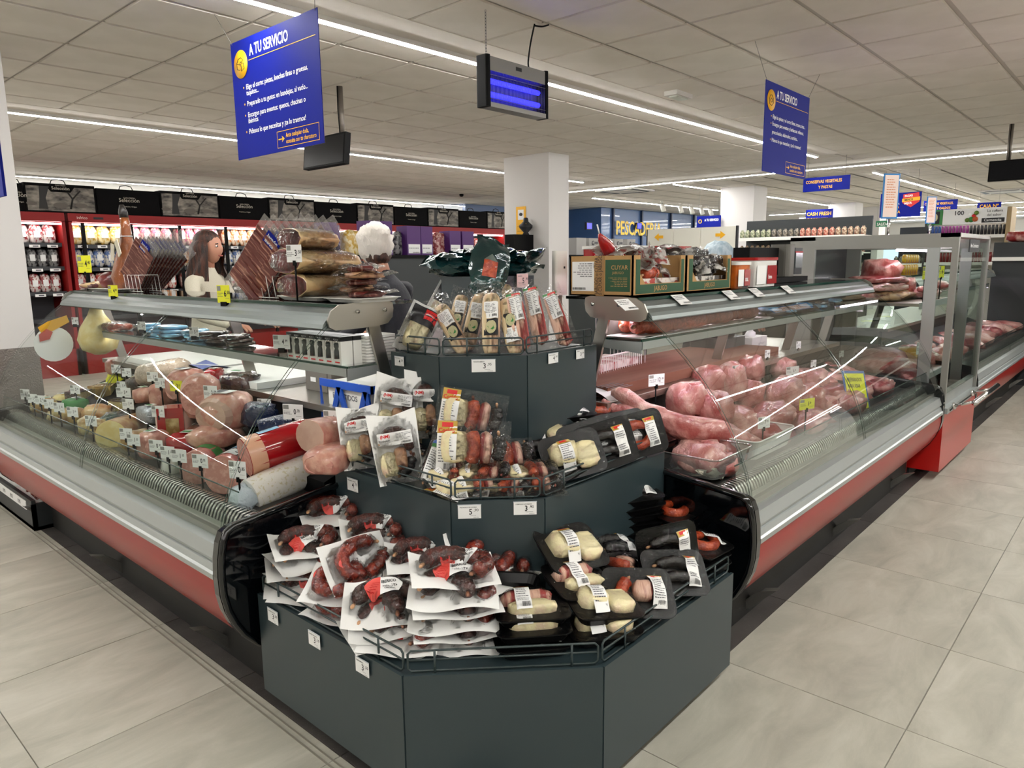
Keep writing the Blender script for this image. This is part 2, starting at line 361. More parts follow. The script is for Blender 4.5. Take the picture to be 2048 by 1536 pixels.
def case(M, L, t, tube, shelf_z, shelf_d, end0=True, end1=True, u0=0.0, struts=(.03, 1.37, 2.7), joint=1.26):
    fn = lambda a, b, u: M(u, a, b)
    def P(name, mb, label=None): return obj(name, mb, t, label, world=True)
    m = MB(); m.prism([(1.12, .0), (1.9, .0), (1.9, .12), (1.12, .12)], u0 + .02, L - .02, fn, mat('kick_black', '141312', .6)); P('kick_base', m)
    for u in (u0 + .35, (u0 + L) / 2, L - .35):
        m = MB(); m.prism([(1.0, .14), (1.06, .12), (1.2, .0), (1.14, .0)], u - .02, u + .02, fn, GRILL); P('foot_bracket', m)
    m = MB(); m.strip([(.952, .442), (.949, .40), (.957, .35), (.976, .30), (1.0, .255), (1.04, .212), (1.07, .19)], u0 + .012, L - .012, fn, REDP); P('front_panel', m, 'glossy red curved front panel')
    m = MB(); m.prism([(1.07, .19), (1.085, .172), (1.12, .15), (1.9, .15), (1.9, .55), (.98, .55), (.965, .44)], u0 + .012, L - .012, fn, ALU); P('tank', m)
    m = MB(); m.prism([(.949, .442), (.941, .447), (.941, .464), (.948, .470), (.955, .489), (.962, .492), (.962, .50), (.954, .503), (.953, .509), (.966, .55), (1.0, .553), (1.0, .442)], u0 + .012, L - .012, fn, ALU, caps=True); P('bumper_rail', m, 'silver bumper rail')
    # well in front of the grille, slotted grille, deck
    m = MB(); m.strip([(1.0, .553), (1.0, .575), (1.035, .56), (1.045, .575)], u0 + .012, L - .012, fn, TANK, smooth=False); P('well', m)
    m = MB(); n = int((L - u0) / .022)
    for k in range(n):
        u = u0 + .02 + k * .022
        m.strip([(1.045, .572), (1.055, .60), (1.07, .618), (1.10, .622), (1.13, .61), (1.135, .59)], u, u + .011, fn, GRILL)
    m.strip([(1.045, .565), (1.055, .592), (1.07, .60), (1.12, .60)], u0 + .012, L - .012, fn, VENT, smooth=False)
    o = P('air_grille', m); o['kind'] = 'stuff'
    m = MB(); m.prism([(1.13, .585), (1.62, .615), (1.62, .58), (1.13, .555)], u0 + .012, L - .012, fn, DECKM); P('deck', m)
    m = MB(); m.prism([(1.37, .60), (1.37, .655), (1.62, .74), (1.62, .60)], u0 + .03, L - .03, fn, BLACK); P('riser', m)
    m = MB(); m.prism([(1.62, .56), (1.64, .56), (1.64, .84), (1.62, .84)], u0 + .012, L - .012, fn, VENT)
    for k in range(int((L - u0) / .03)):
        u = u0 + .02 + k * .03
        for z in (.66, .69, .72, .75): m.prism([(1.612, z), (1.62, z), (1.62, z + .012), (1.612, z + .012)], u, u + .018, fn, DARK)
    P('back_duct', m)
    m = MB(); m.prism([(1.58, .835), (2.12, .835), (2.12, .86), (1.58, .86)], u0 + .012, L - .012, fn, STEEL); m.prism([(2.0, 0), (2.1, 0), (2.1, .835), (2.0, .835)], u0 + .012, L - .012, fn, STEEL); P('worktop', m, 'stainless work surface behind the display')
    # curved glass in two panes
    for a, b in ((u0 + .01, joint - .003), (joint + .003, L - .01)):
        m = MB(); m.strip(GL, a, b, fn, GLASS); gp = P('glass_pane', m)
        for e in (a, b):
            q = MB(); q.strip([(p[0] - .003, p[1] + .003) for p in GL] , e - .002, e + .002, fn, GEDGE); q.strip([(p[0] + .004, p[1] - .004) for p in GL], e - .002, e + .002, fn, GEDGE); obj('glass_edge', q, gp, 'dark green polished glass edge')
    # low wind-break glass behind the front pane
    m = MB(); m.strip([(1.03, .57), (1.05, .70)], u0 + .02, L - .02, fn, GLASS, smooth=False); m.prism([(1.049, .70), (1.052, .70), (1.052, .704), (1.049, .704)], u0 + .02, L - .02, fn, GEDGE); P('wind_break', m)
    # ribbed aluminium head rail and glass service shelf
    m = MB(); m.prism([(1.385, 1.196), (1.395, 1.19), (1.46, 1.19), (1.52, 1.215), (1.66, 1.225), (1.66, 1.262), (1.53, 1.262), (1.515, 1.268), (1.50, 1.262), (1.475, 1.262), (1.46, 1.262), (1.44, 1.252), (1.425, 1.245), (1.42, 1.235), (1.40, 1.222), (1.39, 1.21)], u0 + .012, L - .012, fn, HEADM); P('head_rail', m, 'ribbed aluminium head rail')
    m = MB(); m.prism([(1.46, 1.263), (1.80, 1.263), (1.80, 1.275), (1.46, 1.275)], u0 + .03, L - .03, fn, MIDGLASS); m.prism([(1.458, 1.2635), (1.4605, 1.2635), (1.4605, 1.2745), (1.458, 1.2745)], u0 + .03, L - .03, fn, GEDGE); P('service_shelf', m, 'glass service shelf')
    for s_, e in ((0, u0), (1, L)):
        m = MB(); a, b = (e - .002, e + .006) if s_ == 0 else (e - .006, e + .002)
        m.prism([(1.405, 1.20), (1.40, 1.225), (1.415, 1.255), (1.45, 1.275), (1.52, 1.279), (1.66, 1.279), (1.68, 1.272), (1.683, 1.25), (1.678, 1.22), (1.655, 1.198), (1.60, 1.19), (1.5, 1.188), (1.43, 1.188)], a, b, fn, STEEL)
        for dd in (1.52, 1.64): m.tube([M(e - .012 if s_ == 0 else e + .012, dd, 1.248), M(e, dd, 1.248)], .007, CHROME)
        P('end_plate', m, 'stainless end plate with two screws')
    for u in struts:
        m = MB(); m.prism([(1.585, 1.20), (1.635, 1.20), (1.72, .86), (1.67, .86)], u - .006, u + .006, fn, STEEL); P('strut', m)
    # middle glass shelf with its light
    m = MB(); m.prism([(shelf_d + .004, shelf_z), (1.66, shelf_z), (1.66, shelf_z + .008), (shelf_d + .004, shelf_z + .008)], u0 + .03, L - .03, fn, MIDGLASS)
    m.prism([(shelf_d, shelf_z), (shelf_d + .004, shelf_z), (shelf_d + .004, shelf_z + .008), (shelf_d, shelf_z + .008)], u0 + .03, L - .03, fn, GEDGE)
    m.prism([(1.655, shelf_z), (1.66, shelf_z), (1.66, shelf_z + .008), (1.655, shelf_z + .008)], u0 + .03, L - .03, fn, GEDGE)
    P('middle_shelf', m, 'middle glass shelf')
    m = MB(); m.prism([(shelf_d, shelf_z - .03), (shelf_d + .012, shelf_z - .03), (shelf_d + .012, shelf_z), (shelf_d, shelf_z)], u0 + .03, L - .03, fn, ALU)
    for e in (u0 + .032, L - .032): m.prism([(shelf_d, shelf_z - .045), (1.66, shelf_z - .028), (1.66, shelf_z), (shelf_d, shelf_z)], e - .003, e + .003, fn, ALU)
    P('shelf_frame', m)
    m = MB(); m.prism([(shelf_d + .013, shelf_z - .022), (shelf_d + .027, shelf_z - .022), (shelf_d + .027, shelf_z - .008), (shelf_d + .013, shelf_z - .008)], u0 + .06, L - .06, fn, tube); P('light_tube', m)
    m = MB(); m.prism([(1.60, 1.186), (1.62, 1.186), (1.62, 1.196), (1.60, 1.196)], u0 + .06, L - .06, fn, tube); P('light_tube', m)
    # black end panels with a raised rim
    for on, a, b in ((end0, u0 - .018, u0 + .012), (end1, L - .012, L + .035)):
        if not on: continue
        m = MB(); m.prism(PANEL, a, b, fn, GLOSSBLK)
        rim = [p for p in PANEL[:12]]; e = a - .004 if a < u0 + .001 else b + .004
        m.tube([M(e, p[0] + .012, p[1]) for p in [(1.4, .655)] + rim], .012, GLOSSBLK, 6)
        P('end_panel', m, 'glossy black moulded end panel')
tl = thing('serve_over_counter', 'curved-glass delicatessen counter holding hams, cheeses and mortadella', 'display counter', (1.4, 3.45, 0))
case(ML, 2.72, tl, TUBE, 1.045, 1.49, struts=(.03, 1.08, 2.69))
tr = thing('serve_over_counter', 'curved-glass meat counter full of raw pork, near the white arrow panel', 'display counter', (3.6, 1.4, 0))
case(MR, 2.75, tr, TUBE_P, 1.11, 1.44, struts=(.03, 1.15, 2.1, 2.72))

# third case beyond the tall showcase
tr3 = thing('serve_over_counter', 'curved-glass meat counter farthest down the right aisle, past the tall showcase', 'display counter', (8.1, 1.4, 0))
case(MR, 7.2, tr3, TUBE_P, 1.11, 1.44, u0=3.85, struts=(3.9, 5.5, 7.15), joint=5.5)

# tall glass showcase between the two right-hand cases
ts = thing('glass_showcase', 'tall clear-sided showcase on a red base with a chrome bumper bar', 'display case', (5.6, 1.4, 0))
GREYM = mat('showcase_grey', '9a9a95', .3, .4); REDB = mat('showcase_red', 'b3100c', .3, coat=.4); SX0, SX1 = 5.1, 6.12
m = MB(); m.bx(SX0, SX1, .95, 1.9, .06, .44, REDB); m.bx(SX0 + .02, SX1 - .02, 1.12, 1.9, 0, .06, DARK); obj('red_base', m, ts, world=True)
m = MB(); m.bx(SX0 - .25, SX0 - .01, 1.13, 1.8, .03, .2, REDB); obj('drain_box', m, ts, world=True)
m = MB(); m.bx(SX0, SX1, .93, .99, .44, .475, ALU)
for k in range(26): m.bx(SX0 + .06 + k * .036, SX0 + .078 + k * .036, .925, .93, .452, .462, DARK)
m.bx(SX0, SX1, .97, 1.0, .475, .56, ALU); obj('sill_rail', m, ts, world=True)
for x in (SX0, SX1 - .02):
    m = MB(); m.bx(x, x + .03, .95, .985, .44, 1.555, GREYM); m.bx(x, x + .03, 1.80, 1.97, .44, 1.555, GREYM); m.bx(x, x + .03, .985, 1.80, 1.47, 1.555, GREYM); m.bx(x + .005, x + .02, 1.05, 1.12, .5, 1.47, ALU)
    obj('side_frame', m, ts, world=True)
    m = MB(); m.bx(x + .012, x + .016, .985, 1.80, .5, 1.47, GLASS); obj('side_glass', m, ts, world=True)
m = MB(); m.bx(SX0 + .03, SX1 - .03, .955, .96, .56, 1.53, GLASS); obj('front_glass', m, ts, world=True)
m = MB(); m.bx(SX0, SX1, .95, 1.05, 1.53, 1.555, GREYM); m.bx(SX0, SX1, 1.8, 1.97, 1.53, 1.555, GREYM); obj('top_frame', m, ts, world=True)
m = MB(); m.bx(SX0 + .3, SX0 + .62, .945, .95, 1.44, 1.52, INK); m.text('Minimo 12 dias de maduracion', .034, SIGNWHITE, basis((SX0 + .32, .943, 1.47), (1, 0, 0), (0, 0, 1)), .01, sx=.6); obj('notice', m, ts, 'black notice with white lettering', world=True)
for z in (.62, 1.12):
    m = MB(); m.bx(SX0 + .05, SX1 - .05, 1.15, 1.78, z - .02, z, STEEL); m.bx(SX0 + .05, SX1 - .05, 1.14, 1.15, z - .035, z + .005, ALU); obj('shelf', m, ts, world=True)
m = MB(); m.bx(SX0 + .03, SX1 - .03, 1.90, 1.92, .44, 1.53, mat('dark_back', '1d1a20', .3)); obj('back_wall', m, ts, world=True)
m = MB(); m.bx(SX0 + .1, SX1 - .1, 1.3, 1.32, 1.45, 1.465, TUBE_P); obj('light_tube', m, ts, world=True)
m = MB(); m.tube([(SX0 + .05, .80, .52), (SX1 - .15, .80, .52)], .017, CHROME, 12)
for x in (SX0 + .13, SX1 - .3): m.tube([(x, .93, .47), (x, .80, .52)], .009, CHROME); m.tube([(x, .93, .47), (x, .915, .475)], .022, CHROME, 12)
obj('bumper_bar', m, ts, 'polished round bumper bar', world=True)

# ================================================================ STEPPED CORNER DISPLAY
td = thing('stepped_display', 'slate-grey stepped corner display with wire rails, standing between both counters', 'display stand', (1.8, 1.7, 0))
def tier(outline, back, z0, z1, name):
    poly = outline + back; m = MB(); fn = lambda a, b, t: (a, b, t)
    m.prism(poly, z0, z1, fn, TIER); o = obj(name, m, td, world=True); return o
T1 = [(1.055, 2.05), (1.055, 1.334), (1.42, .975), (2.17, .975)]; T2 = [(1.39, 2.085), (1.39, 1.50), (1.585, 1.305), (2.275, 1.305)]
T3 = [(1.66, 2.09), (1.66, 1.83), (1.87, 1.615), (2.28, 1.615)]; T4 = [(2.22, 2.42), (2.22, 2.17), (2.26, 2.13), (2.52, 2.13)]
Z1, Z2, Z3, Z4 = .378, .715, 1.09, 1.352
tier(T1, [(2.17, 1.9), (1.9, 2.05)], .045, Z1, 'bottom_tier'); tier(T2, [(2.275, 2.085)], Z1, Z2, 'second_tier'); tier(T3, [(2.28, 2.09)], Z2, Z3, 'third_tier'); tier(T4, [(2.52, 2.42)], .9, Z4, 'top_tier')
m = MB(); m.prism([(1.09, 2.03), (1.09, 1.35), (1.435, 1.01), (2.14, 1.01), (2.14, 1.9), (1.9, 2.03)], 0, .045, lambda a, b, t: (a, b, t), mat('kick_black', '141312')); obj('kick_base', m, td, world=True)
# face panels a hair proud of the body so their joints show
for T, za, zb in ((T1, .05, Z1 + .004), (T2, Z1, Z2 + .004), (T3, Z2, Z3 + .004)):
    for i in range(3):
        a, b = Vector((*T[i], 0)), Vector((*T[i + 1], 0)); d = (b - a).normalized(); nrm = Vector((d.y, -d.x, 0)); nrm = -nrm if nrm.dot(Vector((1, 1, 0))) > 0 else nrm
        g = .0012; m = MB(); p, q = a + d * g, b - d * g
        m.prism([(p.x + nrm.x * .004, p.y + nrm.y * .004), (q.x + nrm.x * .004, q.y + nrm.y * .004), (q.x - nrm.x * .006, q.y - nrm.y * .006), (p.x - nrm.x * .006, p.y - nrm.y * .006)], za, zb, lambda a_, b_, t: (a_, b_, t), TIER)
        obj('face_panel', m, td, world=True)
        # wire rail on top of the panel
        L = (b - a).length; inn = -nrm * .012; m = MB(); s0, s1 = a + d * .012 + inn, b - d * .012 + inn; h0, h1 = zb + .004, zb + .06
        up = Vector((0, 0, 1)); loop = [s0 + up * h0, s1 + up * h0, s1 + up * h1, s0 + up * h1]
        r = .0032; c = .008; path = []
        for k in range(4):
            P_ = loop[k]; A = loop[k - 1]; B = loop[(k + 1) % 4]; path += [P_ + (A - P_).normalized() * c, P_ + (B - P_).normalized() * c]
        m.tube(path, r, WIRE, 6, closed=True); m.tube([s0 + up * (h0 * .45 + h1 * .55), s1 + up * (h0 * .45 + h1 * .55)], r * .85, WIRE, 6)
        for f in ((.14, .86) if L > .35 else (.3, .7)): e = s0.lerp(s1, f) - inn * .3; m.tube([e + up * (h0 - .012), e + up * h1], r, WIRE, 6)
        obj('wire_rail', m, td, world=True)
# ================================================================ PACKAGED MEAT: builders
DKS = mat('cured_sausage_dark', '2a0f0a', .28, coat=.5, bump=.5, bscale=160, col2='4d1b12', nscale=60)
RDS = mat('cured_sausage_red', '5e140b', .25, coat=.6, bump=.4, bscale=160, col2='8a2a16', nscale=60)
ORS = mat('fresh_chorizo', '9a2f12', .3, coat=.4, bump=.4, bscale=150, col2='c4522a', nscale=45)
BLS = mat('black_pudding', '070506', .25, coat=.4, bump=.5, bscale=120, col2='120b0e', nscale=50)
FAT = mat('pork_fat', 'e8dcae', .4, coat=.3, bump=.4, bscale=60, col2='d9b7a0', nscale=25, lo=.5, hi=.75)
BAC = mat('bacon_flesh', 'e3b9a2', .38, coat=.3, bump=.25, bscale=70, col2='9c3a38', nscale=9, lo=.5, hi=.62, stretch=(6, .7, 1))
PAN = mat('pale_pancetta', 'd9c39c', .38, coat=.3, bump=.3, bscale=60, col2='c79a80', nscale=10, lo=.45, hi=.7, stretch=(4, .6, 1))
EAR = mat('cured_skin', 'c99a74', .4, coat=.3, bump=.3, bscale=50, col2='6d2d22', nscale=18, lo=.45, hi=.65)
TRAYB = mat('black_tray', '060607', .35, spec=.25); TFILM = clear('tray_film', 'ffffff', .55, .04, .7, 45); BACKW = mat('pack_backing', 'f5f5f3', .4, bump=.15, bscale=25)
LRED = mat('label_red', 'cf1b1e', .5); LPINK = mat('label_coral', 'e0524a', .5); LGRN = mat('label_green', '2f7d3a', .5); LORA = mat('label_orange', 'bd9a3c', .5); LBLU = mat('label_blue', '2a5bb0', .5)
GREYINK = mat('print_grey', '55555c', .6); TEAL = mat('teal_foil', '0d2f33', .14, .2, coat=.7, bump=.5, bscale=26, col2='123e3e', nscale=4)
class Hull:
    """height of shrink film stretched over the contents of a pack"""
    def __init__(s, w, l, segs, rim=0, n=26, relax=10, pull=.965):
        s.w, s.l, s.n = w, l, n; H = np.zeros((n + 1, n + 1)) + rim
        X, Y = np.meshgrid(np.linspace(-w / 2, w / 2, n + 1), np.linspace(-l / 2, l / 2, n + 1))
        for (ax, ay, az, ar), (bx_, by_, bz, br) in segs:
            dx, dy = bx_ - ax, by_ - ay; q = dx * dx + dy * dy + 1e-12; t = np.clip(((X - ax) * dx + (Y - ay) * dy) / q, 0, 1)
            d2 = (X - ax - t * dx) ** 2 + (Y - ay - t * dy) ** 2; r = (ar + (br - ar) * t) * 1.06
            h = np.where(d2 < r * r, az + (bz - az) * t + np.sqrt(np.maximum(r * r - d2, 0)), 0); H = np.maximum(H, h)
        for _ in range(relax):
            A = np.pad(H, 1, mode='edge'); av = (A[:-2, 1:-1] + A[2:, 1:-1] + A[1:-1, :-2] + A[1:-1, 2:]) / 4; av[0, :] = av[-1, :] = rim; av[:, 0] = av[:, -1] = rim
            H = np.maximum(H, av * pull)
        s.H = H + .001
    def h(s, x, y):
        n = s.n; u = min(max((x / s.w + .5) * n, 0), n - 1e-6); v = min(max((y / s.l + .5) * n, 0), n - 1e-6); i, j = int(u), int(v); a, b = u - i, v - j; H = s.H
        return float(H[j, i] * (1 - a) * (1 - b) + H[j, i + 1] * a * (1 - b) + H[j + 1, i] * (1 - a) * b + H[j + 1, i + 1] * a * b)
def film(hu, wav=None, m=None, cut=0):
    mb = MB(); wav = wav or (lambda x, y: 0); mb.grid(lambda u, v: ((u - .5) * hu.w, (v - .5) * hu.l, hu.h((u - .5) * hu.w, (v - .5) * hu.l) + wav((u - .5) * hu.w, (v - .5) * hu.l)), 22, 18, m or FILM)
    if cut:
        hv = [hu.h(v[0], v[1]) for v in mb.v]; keep = [i for i, f in enumerate(mb.f) if max(hv[q] for q in f) > cut]; mb.f = [mb.f[i] for i in keep]; mb.m = [mb.m[i] for i in keep]; mb.sm = [mb.sm[i] for i in keep]
    return mb
def printed(mb, F, x0, y0, x1, y1, m=None, rows=6, seed=1, bar=True):
    """lines of small print and a bar code inside a rectangle; F maps (x,y) to the surface"""
    rnd = random.Random(seed); m = m or GREYINK; H = y1 - y0; top = y1
    for k in range(rows):
        y = top - (k + .8) * H / (rows + 2.5); a = x0; e = x1 - rnd.random() * .35 * (x1 - x0); hh = H / (rows + 2.5) * .32
        while a < e:
            b = min(e, a + (x1 - x0) * (.08 + .18 * rnd.random())); mb.add([F(a, y), F(b, y), F(b, y + hh), F(a, y + hh)], [(0, 1, 2, 3)], m); a = b + (x1 - x0) * .04
    if bar:
        a = x0 + (x1 - x0) * .35; hb = H * .17
        while a < x1:
            w = (x1 - x0) * (.012 + .02 * rnd.random()); mb.add([F(a, y0), F(a + w, y0), F(a + w, y0 + hb), F(a, y0 + hb)], [(0, 1, 2, 3)], INK); a += w + (x1 - x0) * (.015 + .012 * rnd.random())
def patch(mb, F, x0, y0, x1, y1, m, n=8, k=5): mb.grid(lambda u, v: F(x0 + (x1 - x0) * u, y0 + (y1 - y0) * v), n, k, m)
def ftext(mb, F, x, y, s, size, m, bold=.02, align='LEFT', sx=1, rot=0):
    v, f = text_data(s, bold, align); c, sn = math.cos(rot), math.sin(rot)
    mb.add([F(x + (a * sx * c - b * sn) * size, y + (a * sx * sn + b * c) * size) for a, b, _ in v], f, m)
def link_path(pts, n=14):
    """smooth curve through pts"""
    P = [Vector(p) for p in pts]; out = []
    for i in range(len(P) - 1):
        p0, p1, p2, p3 = P[max(i - 1, 0)], P[i], P[i + 1], P[min(i + 2, len(P) - 1)]
        for k in range(n // (len(P) - 1) + 1):
            t = k / (n // (len(P) - 1) + 1); out.append(.5 * ((2 * p1) + (-p0 + p2) * t + (2 * p0 - 5 * p1 + 4 * p2 - p3) * t * t + (-p0 + 3 * p1 - 3 * p2 + p3) * t ** 3))
    return out + [P[-1]]
def sausage(pts, r, m, seed=0, knots=True, n=10):
    pa = link_path(pts); N = len(pa); mb = MB(); rs = []
    for i in range(N):
        t = i / (N - 1); e = min(t, 1 - t) * 2; k = min(1, (1 - (1 - min(e * 3.2, 1)) ** 2)) ** .6; rs.append(r * max(.22, k) * (1 + .07 * math.sin(i * 1.9 + seed * 2)))
    mb.tube(pa, rs, m, n)
    if knots:
        for i in (0, -1):
            d = (pa[i] - pa[1 if i == 0 else -2]).normalized(); mb.tube([pa[i], pa[i] + d * r * .5, pa[i] + d * r * .75], [r * .2, r * .28, r * .12], EAR, 6)
    return mb, [((a.x, a.y, a.z, ra), (b.x, b.y, b.z, rb)) for a, b, ra, rb in zip(pa, pa[1:], rs, rs[1:])]
STORE = (0, 0, -5)

def white_pack(kind):
    """sausage vacuum-packed on a wavy white backing card"""
    t = thing('sausage_pack', 'x', 'sausage pack'); W, L = .218, .155; rnd = random.Random(kind)
    ph = rnd.random() * 6; wav = lambda x, y: .006 * math.sin(x * 34 + ph + y * 12) + .005 * math.sin(y * 30 + ph * 2) + .22 * max(0, abs(x) - .085) * math.sin(ph * 3 + x * 8)
    m = MB(); m.grid(lambda u, v: ((u - .5) * W, (v - .5) * L, wav((u - .5) * W, (v - .5) * L)), 16, 12, BACKW); obj('backing_card', m, t)
    r = .0225; z = r + .002; M_ = RDS if kind == 2 else DKS
    shapes = [[[(-.075, .0, z), (-.045, .03, z), (0, .035, z), (.04, .015, z)], [(.03, .018, z), (.07, .012, z), (.078, -.018, z), (.045, -.045, z)]],
              [[(-.075, -.018, z), (-.05, .02, z), (0, .03, z), (.05, .02, z), (.07, -.01, z)], [(.0, .0, z), (.03, -.02, z), (.035, -.05, z)]],
              [[(.06, .04, z), (.0, .05, z), (-.055, .02, z), (-.05, -.03, z), (0, -.05, z)], [(.0, -.05, z), (.045, -.03, z), (.08, .0, z)]]][kind]
    segs = []
    for i, pts in enumerate(shapes):
        mb, sg = sausage(pts, r * (1 if i == 0 else .95), M_ if not (kind == 0 and i == 1) else RDS, i + kind); segs += sg; obj('sausage', mb, t)
    hu = Hull(W * .84, L * .82, segs, relax=4, pull=.9); fo = obj('clear_film', film(hu, lambda x, y: wav(x, y) * .9, None, .005), t)
    F = lambda x, y: (x, y, hu.h(x, y) + wav(x, y) * .9 + .0012); lb = MB(); cx, cy = ((.012, .022), (.0, .012), (-.028, .0))[kind]
    pts = [(cx + .048 * math.cos(a) * (1 + .12 * math.sin(3 * a)), cy + .024 * math.sin(a)) for a in [2 * PI * k / 20 for k in range(20)]]
    def blobf(x0, x1, mm, dz):
        def fn(u, v):
            x = x0 + (x1 - x0) * u; q = max(0, 1 - ((x) / .05) ** 2) ** .5 * .026; y = cy + (v * 2 - 1) * q; return F(cx + x, y)[0:2] + (F(cx + x, y)[2] + dz,)
        lb.grid(fn, 6, 5, mm)
    blobf(-.0495, -.008, LPINK, 0); blobf(-.008, .0495, PAPER, 0); G = lambda x, y: F(x, y)[:2] + (F(x, y)[2] + .0008,)
    ftext(lb, G, cx - .006, cy + .006, 'IBERICO', .0105, INK, .03); ftext(lb, G, cx - .002, cy - .006, 'BELLOTA', .0095, INK, .03); ftext(lb, G, cx + .003, cy - .015, 'CHORIZO', .007, INK, .03)
    for k in range(5): ftext(lb, G, cx - .045 + k * .004, cy - .012 + k * .004, '~~~', .012, LRED, .01)
    obj('paper_label', lb, fo, 'coral and white paper label'); return Proto(t)
WP = [white_pack(k) for k in range(3)]

def tray_pack(kind):
    """black foam tray under stretch film; kind: fat, ring, dark, mix, bacon"""
    t = thing('meat_tray', 'x', 'meat tray'); W, L, h = .20, .148, .024; m = MB()
    m.rbox((0, 0, h / 2), (W, L, h), .028, TRAYB, taper=.86); m.rbox((0, 0, h + .001), (W + .006, L + .006, .003), .03, TRAYB); obj('tray', m, t); segs = []; parts = []
    if kind == 'ring': items = [([(.05 * math.cos(a), .036 * math.sin(a), .035) for a in [PI * 1.9 * k / 7 + .6 for k in range(8)]], .017, ORS)]
    elif kind == 'dark': items = [([(-.06, .02, .034), (0, .032, .036), (.06, .015, .034)], .019, BLS), ([(-.055, -.028, .034), (0, -.018, .036), (.055, -.03, .034)], .019, BLS)]
    elif kind == 'mix': items = [([(-.05, -.035, .034), (-.055, .0, .036), (-.03, .035, .034)], .018, ORS), ([(.055, -.03, .034), (.062, .0, .034), (.05, .03, .034)], .015, BLS)]
    else: items = []
    for i, (pts, r, mm) in enumerate(items): mb, sg = sausage(pts, r, mm, i); segs += sg; obj('sausage', mb, t)
    if kind in ('fat', 'bacon', 'mix'):
        for i, (cx, cy, a, b, hh, mm) in enumerate({'fat': [(-.03, .01, .045, .04, .026, FAT), (.04, -.01, .04, .045, .022, FAT)], 'bacon': [(-.012, .018, .07, .022, .024, BAC), (0, -.024, .07, .022, .02, FAT)], 'mix': [(.008, .0, .028, .03, .024, BAC)]}[kind]):
            mb = MB(); mb.blob((cx, cy, h + hh * .5), (a, b, hh), mm, 12, amp=.16, seed=i, sq=.6); obj('meat_piece', mb, t); segs.append(((cx - a * .5, cy, h, hh * 1.62), (cx + a * .5, cy, h, hh * 1.62)))
    hu = Hull(W, L, segs, rim=h + .003, relax=14, pull=.985); fo = obj('clear_film', film(hu, None, TFILM), t)
    F = lambda x, y: (x, y, hu.h(x, y) + .0016); G = lambda x, y: (x, y, hu.h(x, y) + .0022); lb = MB(); x0, x1 = (.03, .074) if kind in ('ring', 'dark', 'mix') else (-.045, -.003)
    patch(lb, F, x0, -.05, x1, .05, PAPER); patch(lb, G, x0, .036, x1, .05, LORA, 4, 2); patch(lb, lambda x, y: (x, y, hu.h(x, y) + .003), x0 + .008, .04, x1 - .01, .048, LRED, 3, 1)
    G2 = lambda x, y: (x, y, hu.h(x, y) + .0026); printed(lb, G2, x0 + .004, -.046, x1 - .004, .032, seed=len(kind), rows=9); obj('paper_label', lb, fo, 'white label with an orange head'); return Proto(t)
TP = {k: tray_pack(k) for k in ('fat', 'ring', 'dark', 'mix', 'bacon')}

